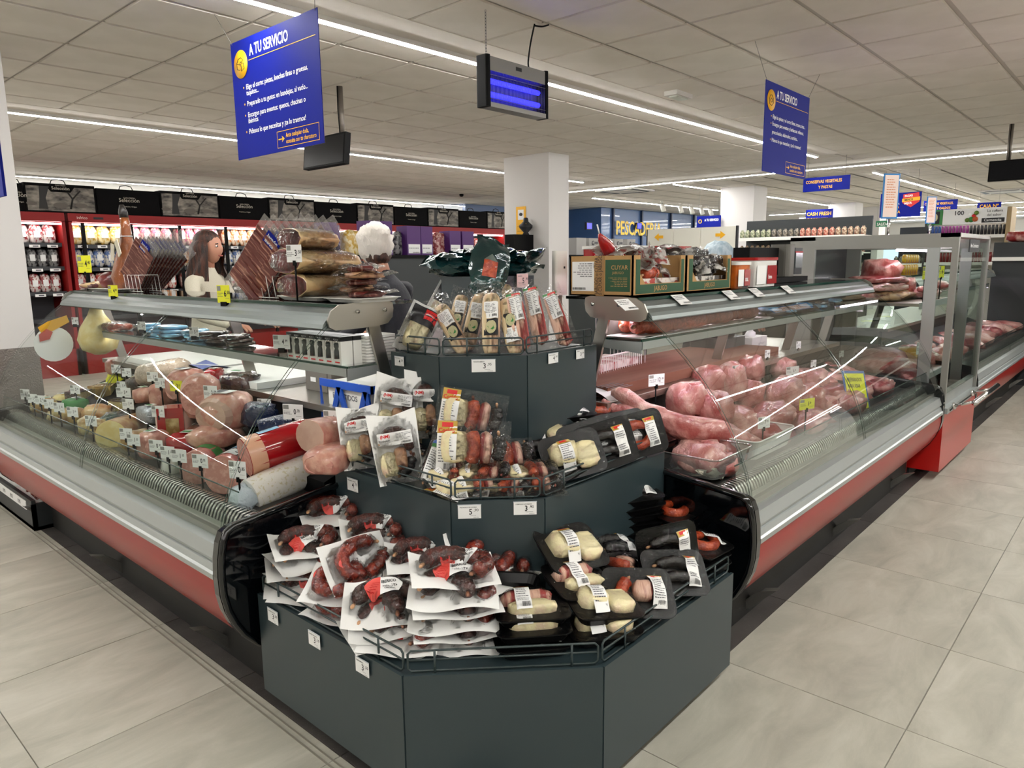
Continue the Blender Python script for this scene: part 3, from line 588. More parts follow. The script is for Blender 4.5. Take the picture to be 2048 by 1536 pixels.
def bean_pack(kind):
    """stew meats vacuum-packed: white-backed pouch (0), clear pouch with a food label (1), narrow chorizo pack (2)"""
    W, L = ((.15, .23), (.22, .15), (.085, .20))[kind]; t = thing('meat_pouch', 'x', 'meat pouch'); segs = []; ph = kind * 1.3
    wav = lambda x, y: .004 * math.sin(x * 40 + ph) + .004 * math.sin(y * 33 + ph)
    if kind == 0:
        m = MB()
        def sh(u, v):
            x, y = (u - .5) * W, (v - .5) * L; f = 1 + (.1 * math.sin(u * 9) if v > .9 else 0); return (x * (1 + .12 * v), y + (.018 * abs(2 * u - 1) if v > .95 else 0), wav(x, y))
        m.grid(sh, 12, 14, BACKW); obj('backing_card', m, t)
        its = [([(.045, -.01, .024), (.035, .045, .026), (-.01, .062, .026), (-.045, .035, .024)], .02, DKS), ([(.05, -.03, .022), (.03, -.065, .022), (.0, -.085, .02)], .018, BLS)]; blk = [(-.03, -.045, .03, .042, .024, FAT), (.01, -.03, .022, .04, .026, EAR)]
    elif kind == 1: its = [([(.0, .045, .02), (.01, .0, .022), (.0, -.045, .02)], .019, ORS), ([(.075, .035, .02), (.08, .0, .022), (.07, -.035, .02)], .018, BLS)]; blk = [(.04, .0, .018, .045, .02, BAC), (-.045, .0, .04, .045, .016, FAT)]
    else: its = [([(.018, .075, .02), (.02, .0, .022), (.016, -.075, .02)], .019, ORS), ([(-.02, .07, .018), (-.022, .0, .02), (-.02, -.075, .018)], .016, DKS)]; blk = []
    for i, (pts, r, mm) in enumerate(its): mb, sg = sausage(pts, r, mm, i); segs += sg; obj('sausage', mb, t)
    for i, (cx, cy, a, b, hh, mm) in enumerate(blk):
        mb = MB(); mb.blob((cx, cy, hh * .8), (a, b, hh), mm, 12, amp=.15, seed=i, sq=.6); obj('meat_piece', mb, t); segs.append(((cx, cy - b * .5, hh * .8, hh * 1.2), (cx, cy + b * .5, hh * .8, hh * 1.2)))
    hu = Hull(W, L, segs, relax=6, pull=.93); fo = obj('clear_film', film(hu, lambda x, y: wav(x, y) * .8, None, .004 if kind == 0 else 0), t)
    if kind: m = MB(); m.grid(lambda u, v: ((u - .5) * W, (v - .5) * L, wav((u - .5) * W, (v - .5) * L) * .8), 6, 6, FILM); obj('film_back', m, t)
    Z = lambda d: (lambda x, y: (x, y, hu.h(x, y) + wav(x, y) * .8 + d)); lb = MB()
    if kind == 0:
        patch(lb, Z(.0012), -.058, .018, .058, .062, PAPER, 12, 6); ftext(lb, Z(.002), -.048, .046, '(NM)', .015, LRED, .03); printed(lb, Z(.002), .004, .022, .052, .058, rows=6, seed=3); ftext(lb, Z(.002), -.052, .033, 'Embutidos', .010, INK, .01); printed(lb, Z(.002), -.052, .02, -.006, .032, rows=2, bar=False)
        obj('paper_label', lb, fo, 'white label with a red monogram')
    elif kind == 1:
        patch(lb, Z(.0012), -.095, -.07, -.04, .07, PAPER, 6, 12); patch(lb, Z(.0018), -.095, .035, -.04, .07, LORA, 6, 4); patch(lb, Z(.0024), -.083, .053, -.052, .066, LRED, 4, 2); ftext(lb, Z(.003), -.092, .038, 'Cocido', .017, LRED, .03, sx=.9)
        printed(lb, Z(.002), -.09, -.064, -.045, .03, rows=10, seed=5); obj('paper_label', lb, fo, 'white label with an orange food picture')
    else:
        patch(lb, Z(.0012), -.032, -.075, .012, .075, PAPER, 5, 12); patch(lb, Z(.0018), -.032, .045, .012, .075, LBLU, 5, 3); patch(lb, Z(.0022), -.032, .038, .012, .052, LGRN, 5, 2); patch(lb, Z(.0028), -.012, .055, .01, .068, LRED, 4, 2)
        printed(lb, Z(.002), -.028, -.07, .008, .03, rows=9, seed=6); obj('paper_label', lb, fo, 'white label with a blue and green head')
    return Proto(t)
BP = [bean_pack(k) for k in range(3)]

def slab_pack(kind):
    """long vacuum-packed slab; kind 0 barcode label above a black oval one, 1 the other way up, 2 bacon with a long white label, 3 black and red rind pack"""
    W, L = (.10, .31) if kind != 3 else (.12, .2); t = thing('pancetta_pack', 'x', 'pancetta pack'); m = MB(); w, l, h = (.031, .118, .016) if kind != 3 else (.04, .06, .028)
    m.blob((0, -.02, h), (w, l, h), [PAN, PAN, BAC, FAT][kind], 16, amp=.10, seed=kind, sq=.45); obj('meat_slab', m, t)
    segs = [((-w * .4, -.02 - l * .8, h, h * 1.05), (-w * .4, -.02 + l * .8, h, h * 1.05)), ((w * .4, -.02 - l * .8, h, h * 1.05), (w * .4, -.02 + l * .8, h, h * 1.05))]
    hu = Hull(W, L, segs, relax=6, pull=.93); wav = lambda x, y: .004 * math.sin(y * 60 + x * 30 + kind) * (1 if abs(y + .02) > l else .25) + .003 * math.sin(x * 90)
    fo = obj('clear_film', film(hu, wav), t); m = MB(); m.grid(lambda u, v: ((u - .5) * W, (v - .5) * L, wav((u - .5) * W, (v - .5) * L)), 8, 12, BACKW if kind == 3 else FILM); obj('film_back', m, t)
    Z = lambda d: (lambda x, y: (x, y, hu.h(x, y) + wav(x, y) + d)); lb = MB(); cream = mat('label_cream', 'b9b48c', .6)
    if kind in (0, 1):
        (a, b), (c, d) = ((-.01, .055), (-.075, -.012)) if kind == 0 else ((-.1, -.04), (-.038, .02))
        patch(lb, Z(.0014), -.024, a, .024, b, PAPER, 5, 6); printed(lb, Z(.0024), -.02, a + .006, .02, b - .006, rows=7, seed=kind); patch(lb, Z(.0014), -.024, c, .024, d, INK, 5, 6)
        e = (c + d) / 2; ov = [(.018 * math.cos(2 * PI * k / 16), e + .026 * math.sin(2 * PI * k / 16)) for k in range(16)]; lb.add([Z(.0026)(*p) for p in ov], [tuple(range(16))], cream)
        ov = [(.012 * math.cos(2 * PI * k / 9 + 1) * (.6 + .4 * (k % 2)), e + .017 * math.sin(2 * PI * k / 9 + 1)) for k in range(9)]; lb.add([Z(.003)(*p) for p in ov], [tuple(range(9))], LGRN)
    elif kind == 2:
        patch(lb, Z(.0014), -.028, -.02, .028, .115, PAPER, 5, 12); patch(lb, Z(.002), -.028, .085, .028, .115, LGRN, 5, 3); patch(lb, Z(.0026), -.008, .095, .024, .112, LRED, 4, 2); printed(lb, Z(.0022), -.022, -.014, .022, .078, rows=10, seed=8)
    else:
        patch(lb, Z(.0014), -.05, .005, .05, .09, INK, 8, 6); patch(lb, Z(.002), .0, .03, .05, .085, LRED, 5, 4); ftext(lb, Z(.0028), .004, .05, 'IBERICA', .012, PAPER, .02)
    obj('paper_label', lb, fo); return Proto(t)
SP = [slab_pack(k) for k in range(4)]

def teal_bag():
    t = thing('teal_pouch', 'x', 'foil pouch'); m = MB(); W, L = .17, .25
    hh = lambda x, y: .026 * max(0, 1 - (x / (W * .46)) ** 2) ** .5 * max(0, 1 - (abs(y) / (L * .44)) ** 3) ** .5
    wr = lambda x, y: .012 * noise.noise(Vector((x * 22, y * 22, 1))) + .014 * (abs(y) / (L * .5)) ** 4 * math.sin(x * 50 + 1) + .03 * max(0, abs(x) / W - .38) * math.sin(y * 40)
    pin = lambda y: 1 - .22 * math.sin(min(1, abs(y) / (L * .46)) ** 3 * PI * .8)
    for s_ in (1, -1): m.grid(lambda u, v: ((u - .5) * W * pin((v - .5) * L), (v - .5) * L + .012 * math.sin(u * 7) * (2 * v - 1), s_ * hh((u - .5) * W, (v - .5) * L) + wr((u - .5) * W, (v - .5) * L)), 18, 22, TEAL)
    obj('foil_bag', m, t); m = MB(); F = lambda x, y: (x, y, hh(x, y) + wr(x, y) + .0025)
    patch(m, F, -.03, -.065, .03, .01, ORS, 8, 8); m.grid(lambda u, v: F((u - .5) * .06 * (1 - v), .01 + v * .03), 6, 4, mat('bag_grey', '5d6a66', .3)); obj('window', m, t, 'orange chorizo window'); return Proto(t)
TB = teal_bag()

FACES = ((.30, .70, 1.055, .975, 2.39), (.70, 1.08, 1.39, 1.305, 2.89), (1.08, 1.30, 1.66, 1.615, 3.487))
def inset(q, g):
    """keep a point at least g behind the faces of the step it stands on"""
    for za, zb, fx, fy, fc in FACES:
        if za <= q.z < zb:
            q.x = max(q.x, fx + g); q.y = max(q.y, fy + g); d = fc + g * 1.414 - q.x - q.y
            if d > 0: q.x += d / 2; q.y += d / 2
    return q
def flat(p, x, y, z, yaw, lab, tx=0, ty=0, sc=None, grp=None):
    """pack lying at height z; yaw in degrees, tx/ty tilt it towards/away from the aisle"""
    q = inset(at(x, y, z), .092 if z < .7 else .08); R_ = Matrix.Rotation(math.radians(yaw), 3, 'Z') @ Matrix.Rotation(math.radians(-tx), 3, 'X') @ Matrix.Rotation(math.radians(ty), 3, 'Y')
    o = p.put(q, R_.to_euler(), lab, grp, sc); return o
def lean(p, bx_, by_, z0, tx_, ty_, L, lab, sc=None, roll=0, grp=None, off=0):
    """pack standing on z0 at one pixel's sight line and leaning so that its top is on another's"""
    b = inset(at(bx_, by_, z0), .035); c_ = R3.transposed() @ (b - Vector((0, 0, EYE))); tx_ += (CX + FPX * c_.x / -c_.z - bx_) * .9; best = None
    for k in range(400):
        t = at(tx_, ty_, z0 + .002 + k * .001 * (1 if z0 + .002 + k * .001 < EYE else 1)) if abs(z0 + .002 + k * .001 - EYE) > .003 else None
        if t is None or t.length > 9 or (t - b).length > 2: continue
        e = abs((t - b).length - L) - .02 * (t.xy.length > b.xy.length)
        if best is None or e < best[0]: best = (e, t)
    t = best[1]; y = (t - b).normalized(); c = (b + t) / 2; n = Vector((0, 0, EYE)) - c; n = (n - y * n.dot(y)).normalized(); x = y.cross(n)
    M = Matrix((x, y, n)).transposed(); M = M @ Matrix.Rotation(math.radians(roll), 3, 'Y'); return p.put(c + n * off, M.to_euler(), lab, grp, sc)
# ================================================================ STOCK ON THE STEPPED DISPLAY
G1 = 'white-backed sausage packs on the lowest step'
wp = lambda k, x, y, z, yaw, lab, tx=-14, ty=0, sc=1: flat(WP[k], x, y, z, yaw - 45, 'sausage pack on white card, ' + lab, tx, ty, sc, G1)
# pile at the back left
for k, (z, dx) in enumerate(((.395, 0), (.43, 8), (.465, -6), (.50, 4), (.535, -3))): wp(k % 2, 668 + dx, 1026 + (.573 - z) * 560, z, 20 + dx * 2, ['bottom', 'second from bottom', 'third from bottom', 'fourth from bottom', 'just under the top'][k] + ' of the back-left pile')
wp(0, 664, 1026, .573, 22, 'topmost of the back-left pile beside the black end panel', -18)
for k, (z, dx) in enumerate(((.40, 0), (.44, 6), (.48, -5), (.52, 5))): wp((k + 1) % 2, 748 + dx, 1066 + (.565 - z) * 560, z, 12 - dx, ['bottom', 'second from bottom', 'third from bottom', 'just under the top'][k] + ' of the pile against the second step')
wp(0, 750, 1064, .56, 14, 'topmost of the pile against the second step face', -18)
for k, (z, dx) in enumerate(((.395, -6), (.425, 4), (.455, -4), (.49, 3))): wp(k % 2, 606 + dx, 1092 + (.525 - z) * 560, z, 30 + dx * 3, ['bottom', 'second from bottom', 'third from bottom', 'just under the top'][k] + ' of the left edge pile')
wp(0, 612, 1088, .525, 24, 'topmost of the left edge pile, its black-on-white label turned up', -16)
for k, (z, dx) in enumerate(((.395, 5), (.43, -5), (.465, 6), (.495, 0))): wp((k + 1) % 2, 838 + dx, 1120 + (.53 - z) * 560, z, 8 + dx * 2, ['bottom', 'second from bottom', 'third from bottom', 'just under the top'][k] + ' of the middle pile')
wp(0, 843, 1114, .528, 10, 'topmost of the middle pile, right of the bright red one', -18)
wp(2, 716, 1124, .53, 38, 'bright red sausage propped up in the heart of the heap', -50, 0, 1.0)
wp(2, 676, 1172, .475, -14, 'dark red sausage half hidden under the bright red one', -24)
wp(0, 586, 1194, .40, -6, 'low by the rail at the left corner', -10); wp(2, 668, 1224, .405, -30, 'lying under its neighbours by the left rail', -10)
for k, (z, x, y) in enumerate(((.40, 760, 1262), (.435, 776, 1240))): wp(k, x, y, z, 30 - k * 20, ['lowest', 'second'][k] + ' under the front pack with the tall label')
wp(1, 769, 1204, .485, 4, 'large and frontmost, tilted towards the left aisle', -26, 0, 1.05); wp(0, 790, 1283, .405, -8, 'small gap filler by the left rail near the right stack', -10)
for k in range(5):
    c = Vector((1.262 + .004 * (k % 2), 1.362 - .004 * (k % 2), .392 + k * .034)); WP[(1, 0, 1, 0, 1)[k]].put(c, Euler((.1, 0, math.radians((k % 2) * 8 - 49 + 4))), 'sausage pack on white card, ' + ['bottom', 'second from bottom', 'third from bottom', 'fourth from bottom', 'just under the top'][k] + ' of the tidy right stack', G1, 1.12)
WP[0].put((1.28, 1.38, .575), Euler((.22, .05, math.radians(-36))), 'sausage pack on white card, topmost of the tidy right stack', G1, 1.1)
for k, (z, y) in enumerate(((.44, 1196), (.47, 1172), (.50, 1148))): wp(k % 2, 1000, y, z, 36 + k * 5, ['lower', 'middle', 'upper'][k] + ' of three behind the tidy right stack')
wp(2, 972, 1124, .53, 34, 'red with a broad white label, behind the tidy right stack', -34, 0, 1.05)
m = MB(); m.grid(lambda u, v: ((u - .5) * .24, (v - .5) * .11, .04 * (v - .5) ** 2 * 4 * (.4 + u) + .006 * math.sin(u * 9)), 16, 8, BACKW)
for k in range(3): m.text('(o)', .012, LRED, Matrix.Translation((-.08 + k * .07, .01, .012)) @ Matrix.Rotation(.3, 4, 'Z'), .01)
solid('curled_backing_card', 'curled white backing card with small red marks standing behind the right stack', 'packaging', m, at(965, 1088, .565), Euler((.75, 0, math.radians(-14))))

G2 = 'black meat trays on the lowest step'
tp = lambda k, x, y, z, yaw, lab, tx=0, ty=0, sc=1: flat(TP[k], x, y, z, yaw - 45, lab, tx, ty, sc, G2)
tp('dark', 1062, 1290, .385, 6, 'black pudding tray lowest in the front stack behind the middle rail'); tp('bacon', 1064, 1262, .42, 4, 'dim bacon tray under the front bacon tray')
tp('bacon', 1062, 1228, .455, 4, 'bacon and lard tray, front, label facing up beside the white packs', -4)
tp('bacon', 1030, 1200, .43, 80, 'bacon tray on edge behind the front bacon tray', 0, 60)
tp('fat', 1206, 1268, .39, 10, 'lard tray at the bottom near the rail corner'); tp('fat', 1204, 1222, .44, 14, 'lard tray with a large white label low beside the chorizo and bacon tray', -8, 6)
tp('bacon', 1152, 1172, .475, 28, 'bacon tray tilted under the big lard tray', -20, 8); tp('fat', 1136, 1106, .545, 30, 'big lard and bacon tray tilted on top of the heap', -34, 6, 1.08)
lean(TP['bacon'], 1108, 1075, .50, 1112, 998, .14, 'bacon tray standing on edge against the second step face', .95, grp=G2)
for k, z in enumerate((.385, .415, .445, .475, .505, .535)): tp('dark', 1262 + (k % 2) * 4, 1000 + (.565 - z) * 520, z, 18 + (k % 3) * 4, ORD[k] + ' tray from the bottom of the tall black pudding stack', -3)
tp('dark', 1260, 998, .568, 20, 'topmost black pudding tray of the tall stack', -6, 0, 1.05)
for k, z in enumerate((.42, .45)): tp('ring', 1348, 1036 + (.49 - z) * 520, z, 40, ['lower', 'upper'][k] + ' hidden chorizo tray beneath the one behind the tall stack')
tp('ring', 1346, 1034, .485, 42, 'chorizo tray behind the tall stack, nearest the black end panel', -8)
for k, z in enumerate((.385, .415)): tp('dark', 1402, 1108 + (.45 - z) * 520, z, 40, ['lowest', 'second'][k] + ' tray under the right corner chorizo ring')
tp('ring', 1402, 1100, .447, 44, 'chorizo ring tray by the right end of the rail', -12, 4)
tp('dark', 1222, 1108, .455, 24, 'black pudding tray low behind the big lard tray', -8, 8); tp('mix', 1245, 1150, .43, 60, 'mixed sausage tray half buried beside the leaning ones', 0, 20)
lean(TP['dark'], 1335, 1140, .42, 1322, 1040, .17, 'black pudding tray propped upright behind the front one', 1, 20, grp=G2); lean(TP['dark'], 1362, 1200, .39, 1340, 1108, .15, 'black pudding tray standing upright at the right rail', 1, 24, grp=G2)
lean(TP['mix'], 1290, 1252, .39, 1270, 1140, .17, 'tray of chorizo, bacon and black pudding leaning at the right rail', 1.02, 20, grp=G2)

G3 = 'stew meat pouches on the second step'
lean(BP[0], 700, 945, .725, 690, 818, .21, 'white stew-meat pouch with red monogram, farthest left', .92, grp=G3); lean(BP[0], 765, 972, .722, 748, 838, .20, 'white stew-meat pouch with red monogram, second from left, in front', .95, grp=G3)
lean(BP[0], 782, 880, .80, 798, 758, .20, 'white stew-meat pouch with red monogram and a tall pointed corner, behind', .95, grp=G3); lean(BP[0], 858, 875, .80, 856, 750, .20, 'white stew-meat pouch with red monogram, topmost against the third step', 1, grp=G3)
lean(BP[2], 828, 985, .722, 862, 885, .17, 'narrow chorizo pack with blue and green label', 1, grp=G3)
flat(BP[0], 806, 905, .75, 20, 'white pouch lying flat under the leaning monogram pouches', -10, 0, .9, G3); flat(BP[0], 800, 880, .78, 60, 'second white pouch lying flat beneath the monogram pouches', -14, 0, .9, G3)
lean(BP[1], 935, 868, .84, 948, 790, .13, 'clear stew pouch with orange label, uppermost against the third step', 1.1, grp=G3); lean(BP[1], 940, 938, .78, 944, 850, .13, 'clear stew pouch with orange label, middle of the step', 1.12, grp=G3)
flat(BP[1], 1008, 915, .785, -34, 'clear stew pouch lying across the pile in the middle of the step', -40, 0, 1.0, G3)
for k, (x, y, z, a) in enumerate(((885, 985, .73, 10), (950, 975, .735, -30), (1010, 985, .73, -60), (1075, 975, .73, -40), (900, 950, .755, -20), (965, 950, .76, -50), (1060, 950, .755, -35))): flat(BP[1], x, y, z, a, ORD[k % 4] + (' clear stew pouch from the left along the middle rail' if k < 4 else ' clear stew pouch from the left in the layer above the middle rail'), -8, 0, .9, G3)
G4 = 'black meat trays on the second step'
tq = lambda k, x, y, z, yaw, lab, tx=0, ty=0, sc=1: flat(TP[k], x, y, z, yaw - 45, lab, tx, ty, sc, G4)
tq('fat', 1085, 880, .765, 10, 'lard tray on the second step left of the tray stack', -14); tq('dark', 1085, 905, .735, 5, 'dark tray under the lard tray on the second step')
for k, z in enumerate((.725, .755, .785)): tq('dark', 1128 + k * 2, 838 + (.815 - z) * 560, z, 16 + k * 5, ['bottom', 'second', 'third'][k] + ' of the black pudding tray stack on the second step')
tq('dark', 1130, 836, .815, 24, 'topmost of the black pudding tray stack on the second step', -6, 0, 1.05)
for k, z in enumerate((.73, .765)): tq('ring', 1200, 832 + (.80 - z) * 560, z, 34, ['bottom', 'second'][k] + ' tray of the stack against the third step at right')
tq('ring', 1198, 832, .80, 32, 'topmost chorizo tray against the third step at right', -5)
lean(TP['fat'], 1160, 958, .722, 1130, 872, .15, 'lard tray standing at the right rail of the second step', 1, 15, grp=G4); lean(TP['dark'], 1222, 935, .722, 1195, 848, .15, 'black pudding tray standing at the right rail of the second step', 1.05, 18, grp=G4)
lean(TP['ring'], 1285, 912, .722, 1262, 832, .14, 'chorizo ring tray standing at the right end of the second step', 1.05, 18, grp=G4); lean(TP['dark'], 1250, 905, .735, 1228, 832, .14, 'dark tray standing behind the chorizo ring tray', 1, 18, grp=G4)
lean(TP['dark'], 1190, 925, .735, 1160, 850, .14, 'dark tray standing behind the upright black pudding tray', 1, 16, grp=G4)

G5 = 'pancetta packs on the third step'
sp = lambda k, b, t_, L, lab, sc=1, z=1.10: lean(SP[k], b[0], b[1], z, t_[0], t_[1], L, lab, sc, 0, grp=G5)
sp(3, (815, 700), (852, 620), .17, 'white fat pack with black and red label, far left of the third step', 1.0); sp(3, (862, 650), (905, 570), .17, 'white fat pack with red label standing behind at the left', 1, 1.13)
sp(0, (925, 698), (878, 612), .22, 'pancetta strip leaning left with a barcode label'); sp(0, (905, 672), (925, 590), .22, 'short pancetta strip behind the left-leaning one', .95, 1.12)
sp(0, (935, 695), (962, 585), .24, 'pancetta strip leaning right with a tilted barcode label'); sp(0, (982, 704), (982, 580), .26, 'pancetta strip standing straight, barcode label over black oval label', 1.05)
sp(1, (1030, 704), (1014, 590), .25, 'pancetta strip with black oval label above the barcode label', 1.0); sp(2, (1064, 706), (1040, 580), .27, 'bacon strip with green-topped label, left of three', .98); sp(2, (1100, 700), (1070, 562), .29, 'bacon strip with green-topped label, tallest of three', .98)
sp(2, (1142, 692), (1104, 582), .26, 'bacon strip with long white label, right of three', .98); sp(1, (955, 660), (965, 575), .22, 'pancetta strip mostly hidden behind the front row, left', 1, 1.14); sp(1, (1015, 655), (1010, 570), .22, 'pancetta strip mostly hidden behind the front row, middle', 1, 1.14)
G6 = 'teal chorizo pouches on the top step'
for k, (x, y, z, yaw, tx, ty, lab) in enumerate(((905, 535, 1.375, 30, 0, 5, 'bottom left'), (960, 538, 1.375, 60, 5, 0, 'bottom middle'), (1030, 535, 1.375, 100, 0, 0, 'bottom right'), (905, 517, 1.398, 10, 0, 0, 'second layer left'), (1040, 515, 1.40, 80, 0, -5, 'second layer right'), (920, 500, 1.425, 40, 6, 0, 'third layer left'), (1045, 497, 1.43, 110, 0, 6, 'third layer right'), (980, 478, 1.455, 60, 0, 0, 'topmost'), (1010, 487, 1.445, 130, 8, 0, 'just under the topmost'), (1075, 508, 1.42, 150, 14, 22, 'far right, hanging off the side'), (880, 512, 1.41, 20, 10, -24, 'far left, hanging off the side'), (955, 490, 1.43, 20, 12, 8, 'middle, behind the hanging one'))):
    c = Vector((2.37, 2.27, 0)) + Vector((.74, -.67, 0)) * (x - 975) / 575; o = TB.put((c.x, c.y, z), Euler((math.radians(tx), math.radians(ty), math.radians(yaw))), 'teal foil chorizo pouch, ' + lab + ' of the heap', G6)
o = TB.put((2.20, 2.10, 1.40), Euler((math.radians(64), math.radians(14), math.radians(-38))), 'teal foil chorizo pouch hanging over the front with its orange window showing', G6)

# paper price tickets on the faces of the steps
def ticket(px, py, n, c, w, h, big, small, lab, line='', tint=PAPER):
    d = ray(px, py); o = Vector((0, 0, EYE)); N = Vector(n).normalized(); t = (c - N.dot(o)) / N.dot(d); p = o + d * t - N * .006; x = Vector((0, 0, 1)).cross(-N).normalized()
    M = basis(p, x, (0, 0, 1)); m = MB(); m.bx(-w / 2, w / 2, -h / 2, h / 2, -.001, .0005, tint, M); q = lambda a, b: tuple(M @ Vector((a, b, .001)))
    m.bx(-w / 2 - .001, w / 2 + .001, h / 2 - .001, h / 2 + .001, -.001, .001, mat('holder_clear', 'c9ced6', .3), M)
    M2 = M @ Matrix.Translation((0, 0, .001)); m.text(line, h * .13, INK, M2 @ Matrix.Translation((-w * .42, h * .28, 0)), .01, sx=.8); m.text(big, h * .58, INK, M2 @ Matrix.Translation((-h * .05, -h * .2, 0)), .01, sx=.9); m.text(small, h * .28, INK, M2 @ Matrix.Translation((h * .3, h * .02, 0)), .005)
    printed(m, q, w * .05, -h * .44, w * .4, -h * .25, rows=1, seed=int(px)); root = obj('price_ticket', m); tag(root, lab, 'price ticket', 'paper price tickets on the stepped display'); return root
D2 = math.sqrt(.5); F1, F2, F3 = (D2, D2, 0), (1, 0, 0), (0, 1, 0)
c1 = (1.055 + 1.334) * D2; c2 = (1.39 + 1.50) * D2; c3 = (1.66 + 1.83) * D2
ticket(549, 1231, F2, 1.051, .058, .043, '3', ',00', 'white price ticket 3,00 nearest the left end of the lowest step', 'CHORIZO BELLOTA'); ticket(632, 1278, F2, 1.051, .058, .043, '3', ',10', 'white price ticket 3,10 on the lowest step', 'CHORIZO BELLOTA'); ticket(728, 1332, F2, 1.051, .058, .043, '3', ',50', 'white price ticket 3,50 nearest the middle panel of the lowest step', 'LOMO IBERICO')
ticket(708, 969, F2, 1.386, .058, .043, '4', ',75', 'white price ticket 4,75 on the left face of the second step', 'PREPARADO COCIDO'); ticket(939, 1022, F1, c2, .068, .042, '5', ',90', 'white price ticket 5,90 on the middle face of the second step', 'PREPARADO DE COCIDO'); ticket(1050, 1015, F1, c2, .068, .04, '3', ',90', 'white price ticket 3,90 on the second step, right of the 5,90 one', 'COMPANGO ASTURIANO')
ticket(801, 722, F2, 1.656, .05, .034, '4', ',50', 'white price ticket 4,50 on the left face of the third step', 'PANCETA IBERICA'); ticket(967, 731, F1, c3, .082, .044, '3', ',95', 'white price ticket 3,95 on the middle face of the third step', 'PANCETA IBERICA'); ticket(1104, 716, F3, 1.611, .055, .036, '4', ',90', 'white price ticket 4,90 on the right face of the third step', 'BACON AHUMADO'); ticket(1158, 708, F3, 1.611, .05, .034, '3', ',90', 'white price ticket 3,90 at the right end of the third step', 'PANCETA')
ticket(1043, 561, F3, 2.126, .075, .06, '5', ',90', 'pinkish price ticket hanging under the teal pouches', 'CHORIZO', mat('ticket_pink', 'e6c9c6', .5))
for P_ in WP + list(TP.values()) + BP + SP + [TB]:
    if not P_.used: drop(P_.o)
# ================================================================ LEFT CASE: hams, cheeses, cold cuts
PINK = mat('cooked_ham', 'b5766a', .3, coat=.55, bump=.45, bscale=38, col2='cf9f8c', nscale=22, detail=8); MORT = mat('mortadella', 'c08579', .45, coat=.25, col2='d8a596', nscale=70, lo=.45, hi=.7)
HAMD = mat('cured_ham', '4a1212', .3, coat=.5, bump=.3, bscale=60, col2='7d2b28', nscale=14, lo=.4, hi=.6); HAMF = mat('ham_fat', 'd8bd8c', .35, coat=.4, bump=.2, bscale=40, col2='b98a5c', nscale=8)
CHEESE = mat('cheese_paste', 'e6d69a', .5, coat=.2, col2='dcc47c', nscale=20); RIND = mat('cheese_rind', '8a6230', .35, coat=.4, bump=.4, bscale=40, col2='c4a560', nscale=16); WRAPR = mat('red_casing', 'a3131b', .15, coat=.8)
WRAPW = mat('white_casing', 'e2dfd8', .3, coat=.4, bump=.35, bscale=30); DKW = mat('dark_wrap', '241c1a', .2, coat=.6, bump=.5, bscale=50, col2='4a342a', nscale=16); WTRAY = mat('white_plastic', 'e6e6e2', .3, sss=.0)
BLUEW = mat('blue_wrap', '7fb4d6', .15, coat=.6, bump=.6, bscale=40, col2='20282c', nscale=9, lo=.45, hi=.55); SLICE = mat('sliced_ham', '62201b', .4, coat=.4, col2='c08a78', nscale=11, lo=.52, hi=.66, stretch=(1.2, 9, 1), detail=6)
GOLDW = mat('gold_label_print', '8f6f34', .3, coat=.5, bump=.5, bscale=40, col2='d3c28c', nscale=22); ORNW = mat('orange_rind', 'a86a30', .3, coat=.5, bump=.4, bscale=30, col2='cfae7c', nscale=14)
def align(a, b):
    """matrix at the middle of a-b with local x along it"""
    x = (b - a).normalized(); z = Vector((0, 0, 1)); y = z.cross(x).normalized(); z = x.cross(y); M = Matrix((x, y, z)).transposed().to_4x4(); M.translation = (a + b) / 2; return M
def roll(name, label, cat, a, b, r, casing, face, grp, squash=1.0, wrap=None, lab=None, amp=.02, seed=0):
    L = (b - a).length; M = align(a, b); t = thing(name, label, cat, M.translation, M.to_euler(), grp); m = MB(); n = 20
    prof = [(-L / 2, .98), (-L * .25, 1.0), (L * .2, 1.0), (L * .4, .97), (L * .47, .82), (L / 2, .45)]
    vs = [(x, r * k * math.cos(2 * PI * q / n) * (1 + amp * math.sin(3 * q + seed)), r * k * squash * math.sin(2 * PI * q / n) * (1 + amp * math.cos(2 * q + x * 20))) for x, k in prof for q in range(n)]
    fs = [(i * n + q, i * n + (q + 1) % n, (i + 1) * n + (q + 1) % n, (i + 1) * n + q) for i in range(len(prof) - 1) for q in range(n)] + [tuple(range((len(prof) - 1) * n, len(prof) * n))]
    m.add(vs, fs, casing, True); obj('casing', m, t)
    f = MB(); ring = [(v[0] - .001, v[1] * .97, v[2] * .97) for v in vs[:n]]; f.add(ring, [tuple(range(n))[::-1]], face); f.add(ring + [(v[0], v[1], v[2]) for v in vs[:n]], [(q, (q + 1) % n, n + (q + 1) % n, n + q) for q in range(n)], casing); obj('cut_face', f, t)
    if wrap:
        w = MB(); x0, x1, wm = wrap
        w.add([(x, 1.012 * r * math.cos(an), 1.012 * r * squash * math.sin(an)) for x in (x0 * L, x1 * L) for an in [2 * PI * q / 24 for q in range(24)]], [(q, (q + 1) % 24, 24 + (q + 1) % 24, 24 + q) for q in range(24)], wm, True); obj('wrapper', w, t)
    if lab:
        w = MB(); x0, x1, lm, txt = lab; F = lambda x, y: (x, 1.02 * r * math.cos(y), 1.02 * r * squash * math.sin(y)); w.grid(lambda u, v: F((x0 + (x1 - x0) * u) * L, .3 + 1.5 * v), 4, 8, lm)
        G = lambda x, y: F(x, 1.75 - y / r * .9)[0:1] + tuple(1.004 * c for c in F(x, 1.75 - y / r * .9)[1:]); printed(w, lambda x, y: (x,) + tuple(1.006 * c for c in F(x, y)[1:]), (x0 + .02) * L, .4, (x1 - .02) * L, 1.6, rows=6, seed=3); obj('paper_label', w, t)
    return t
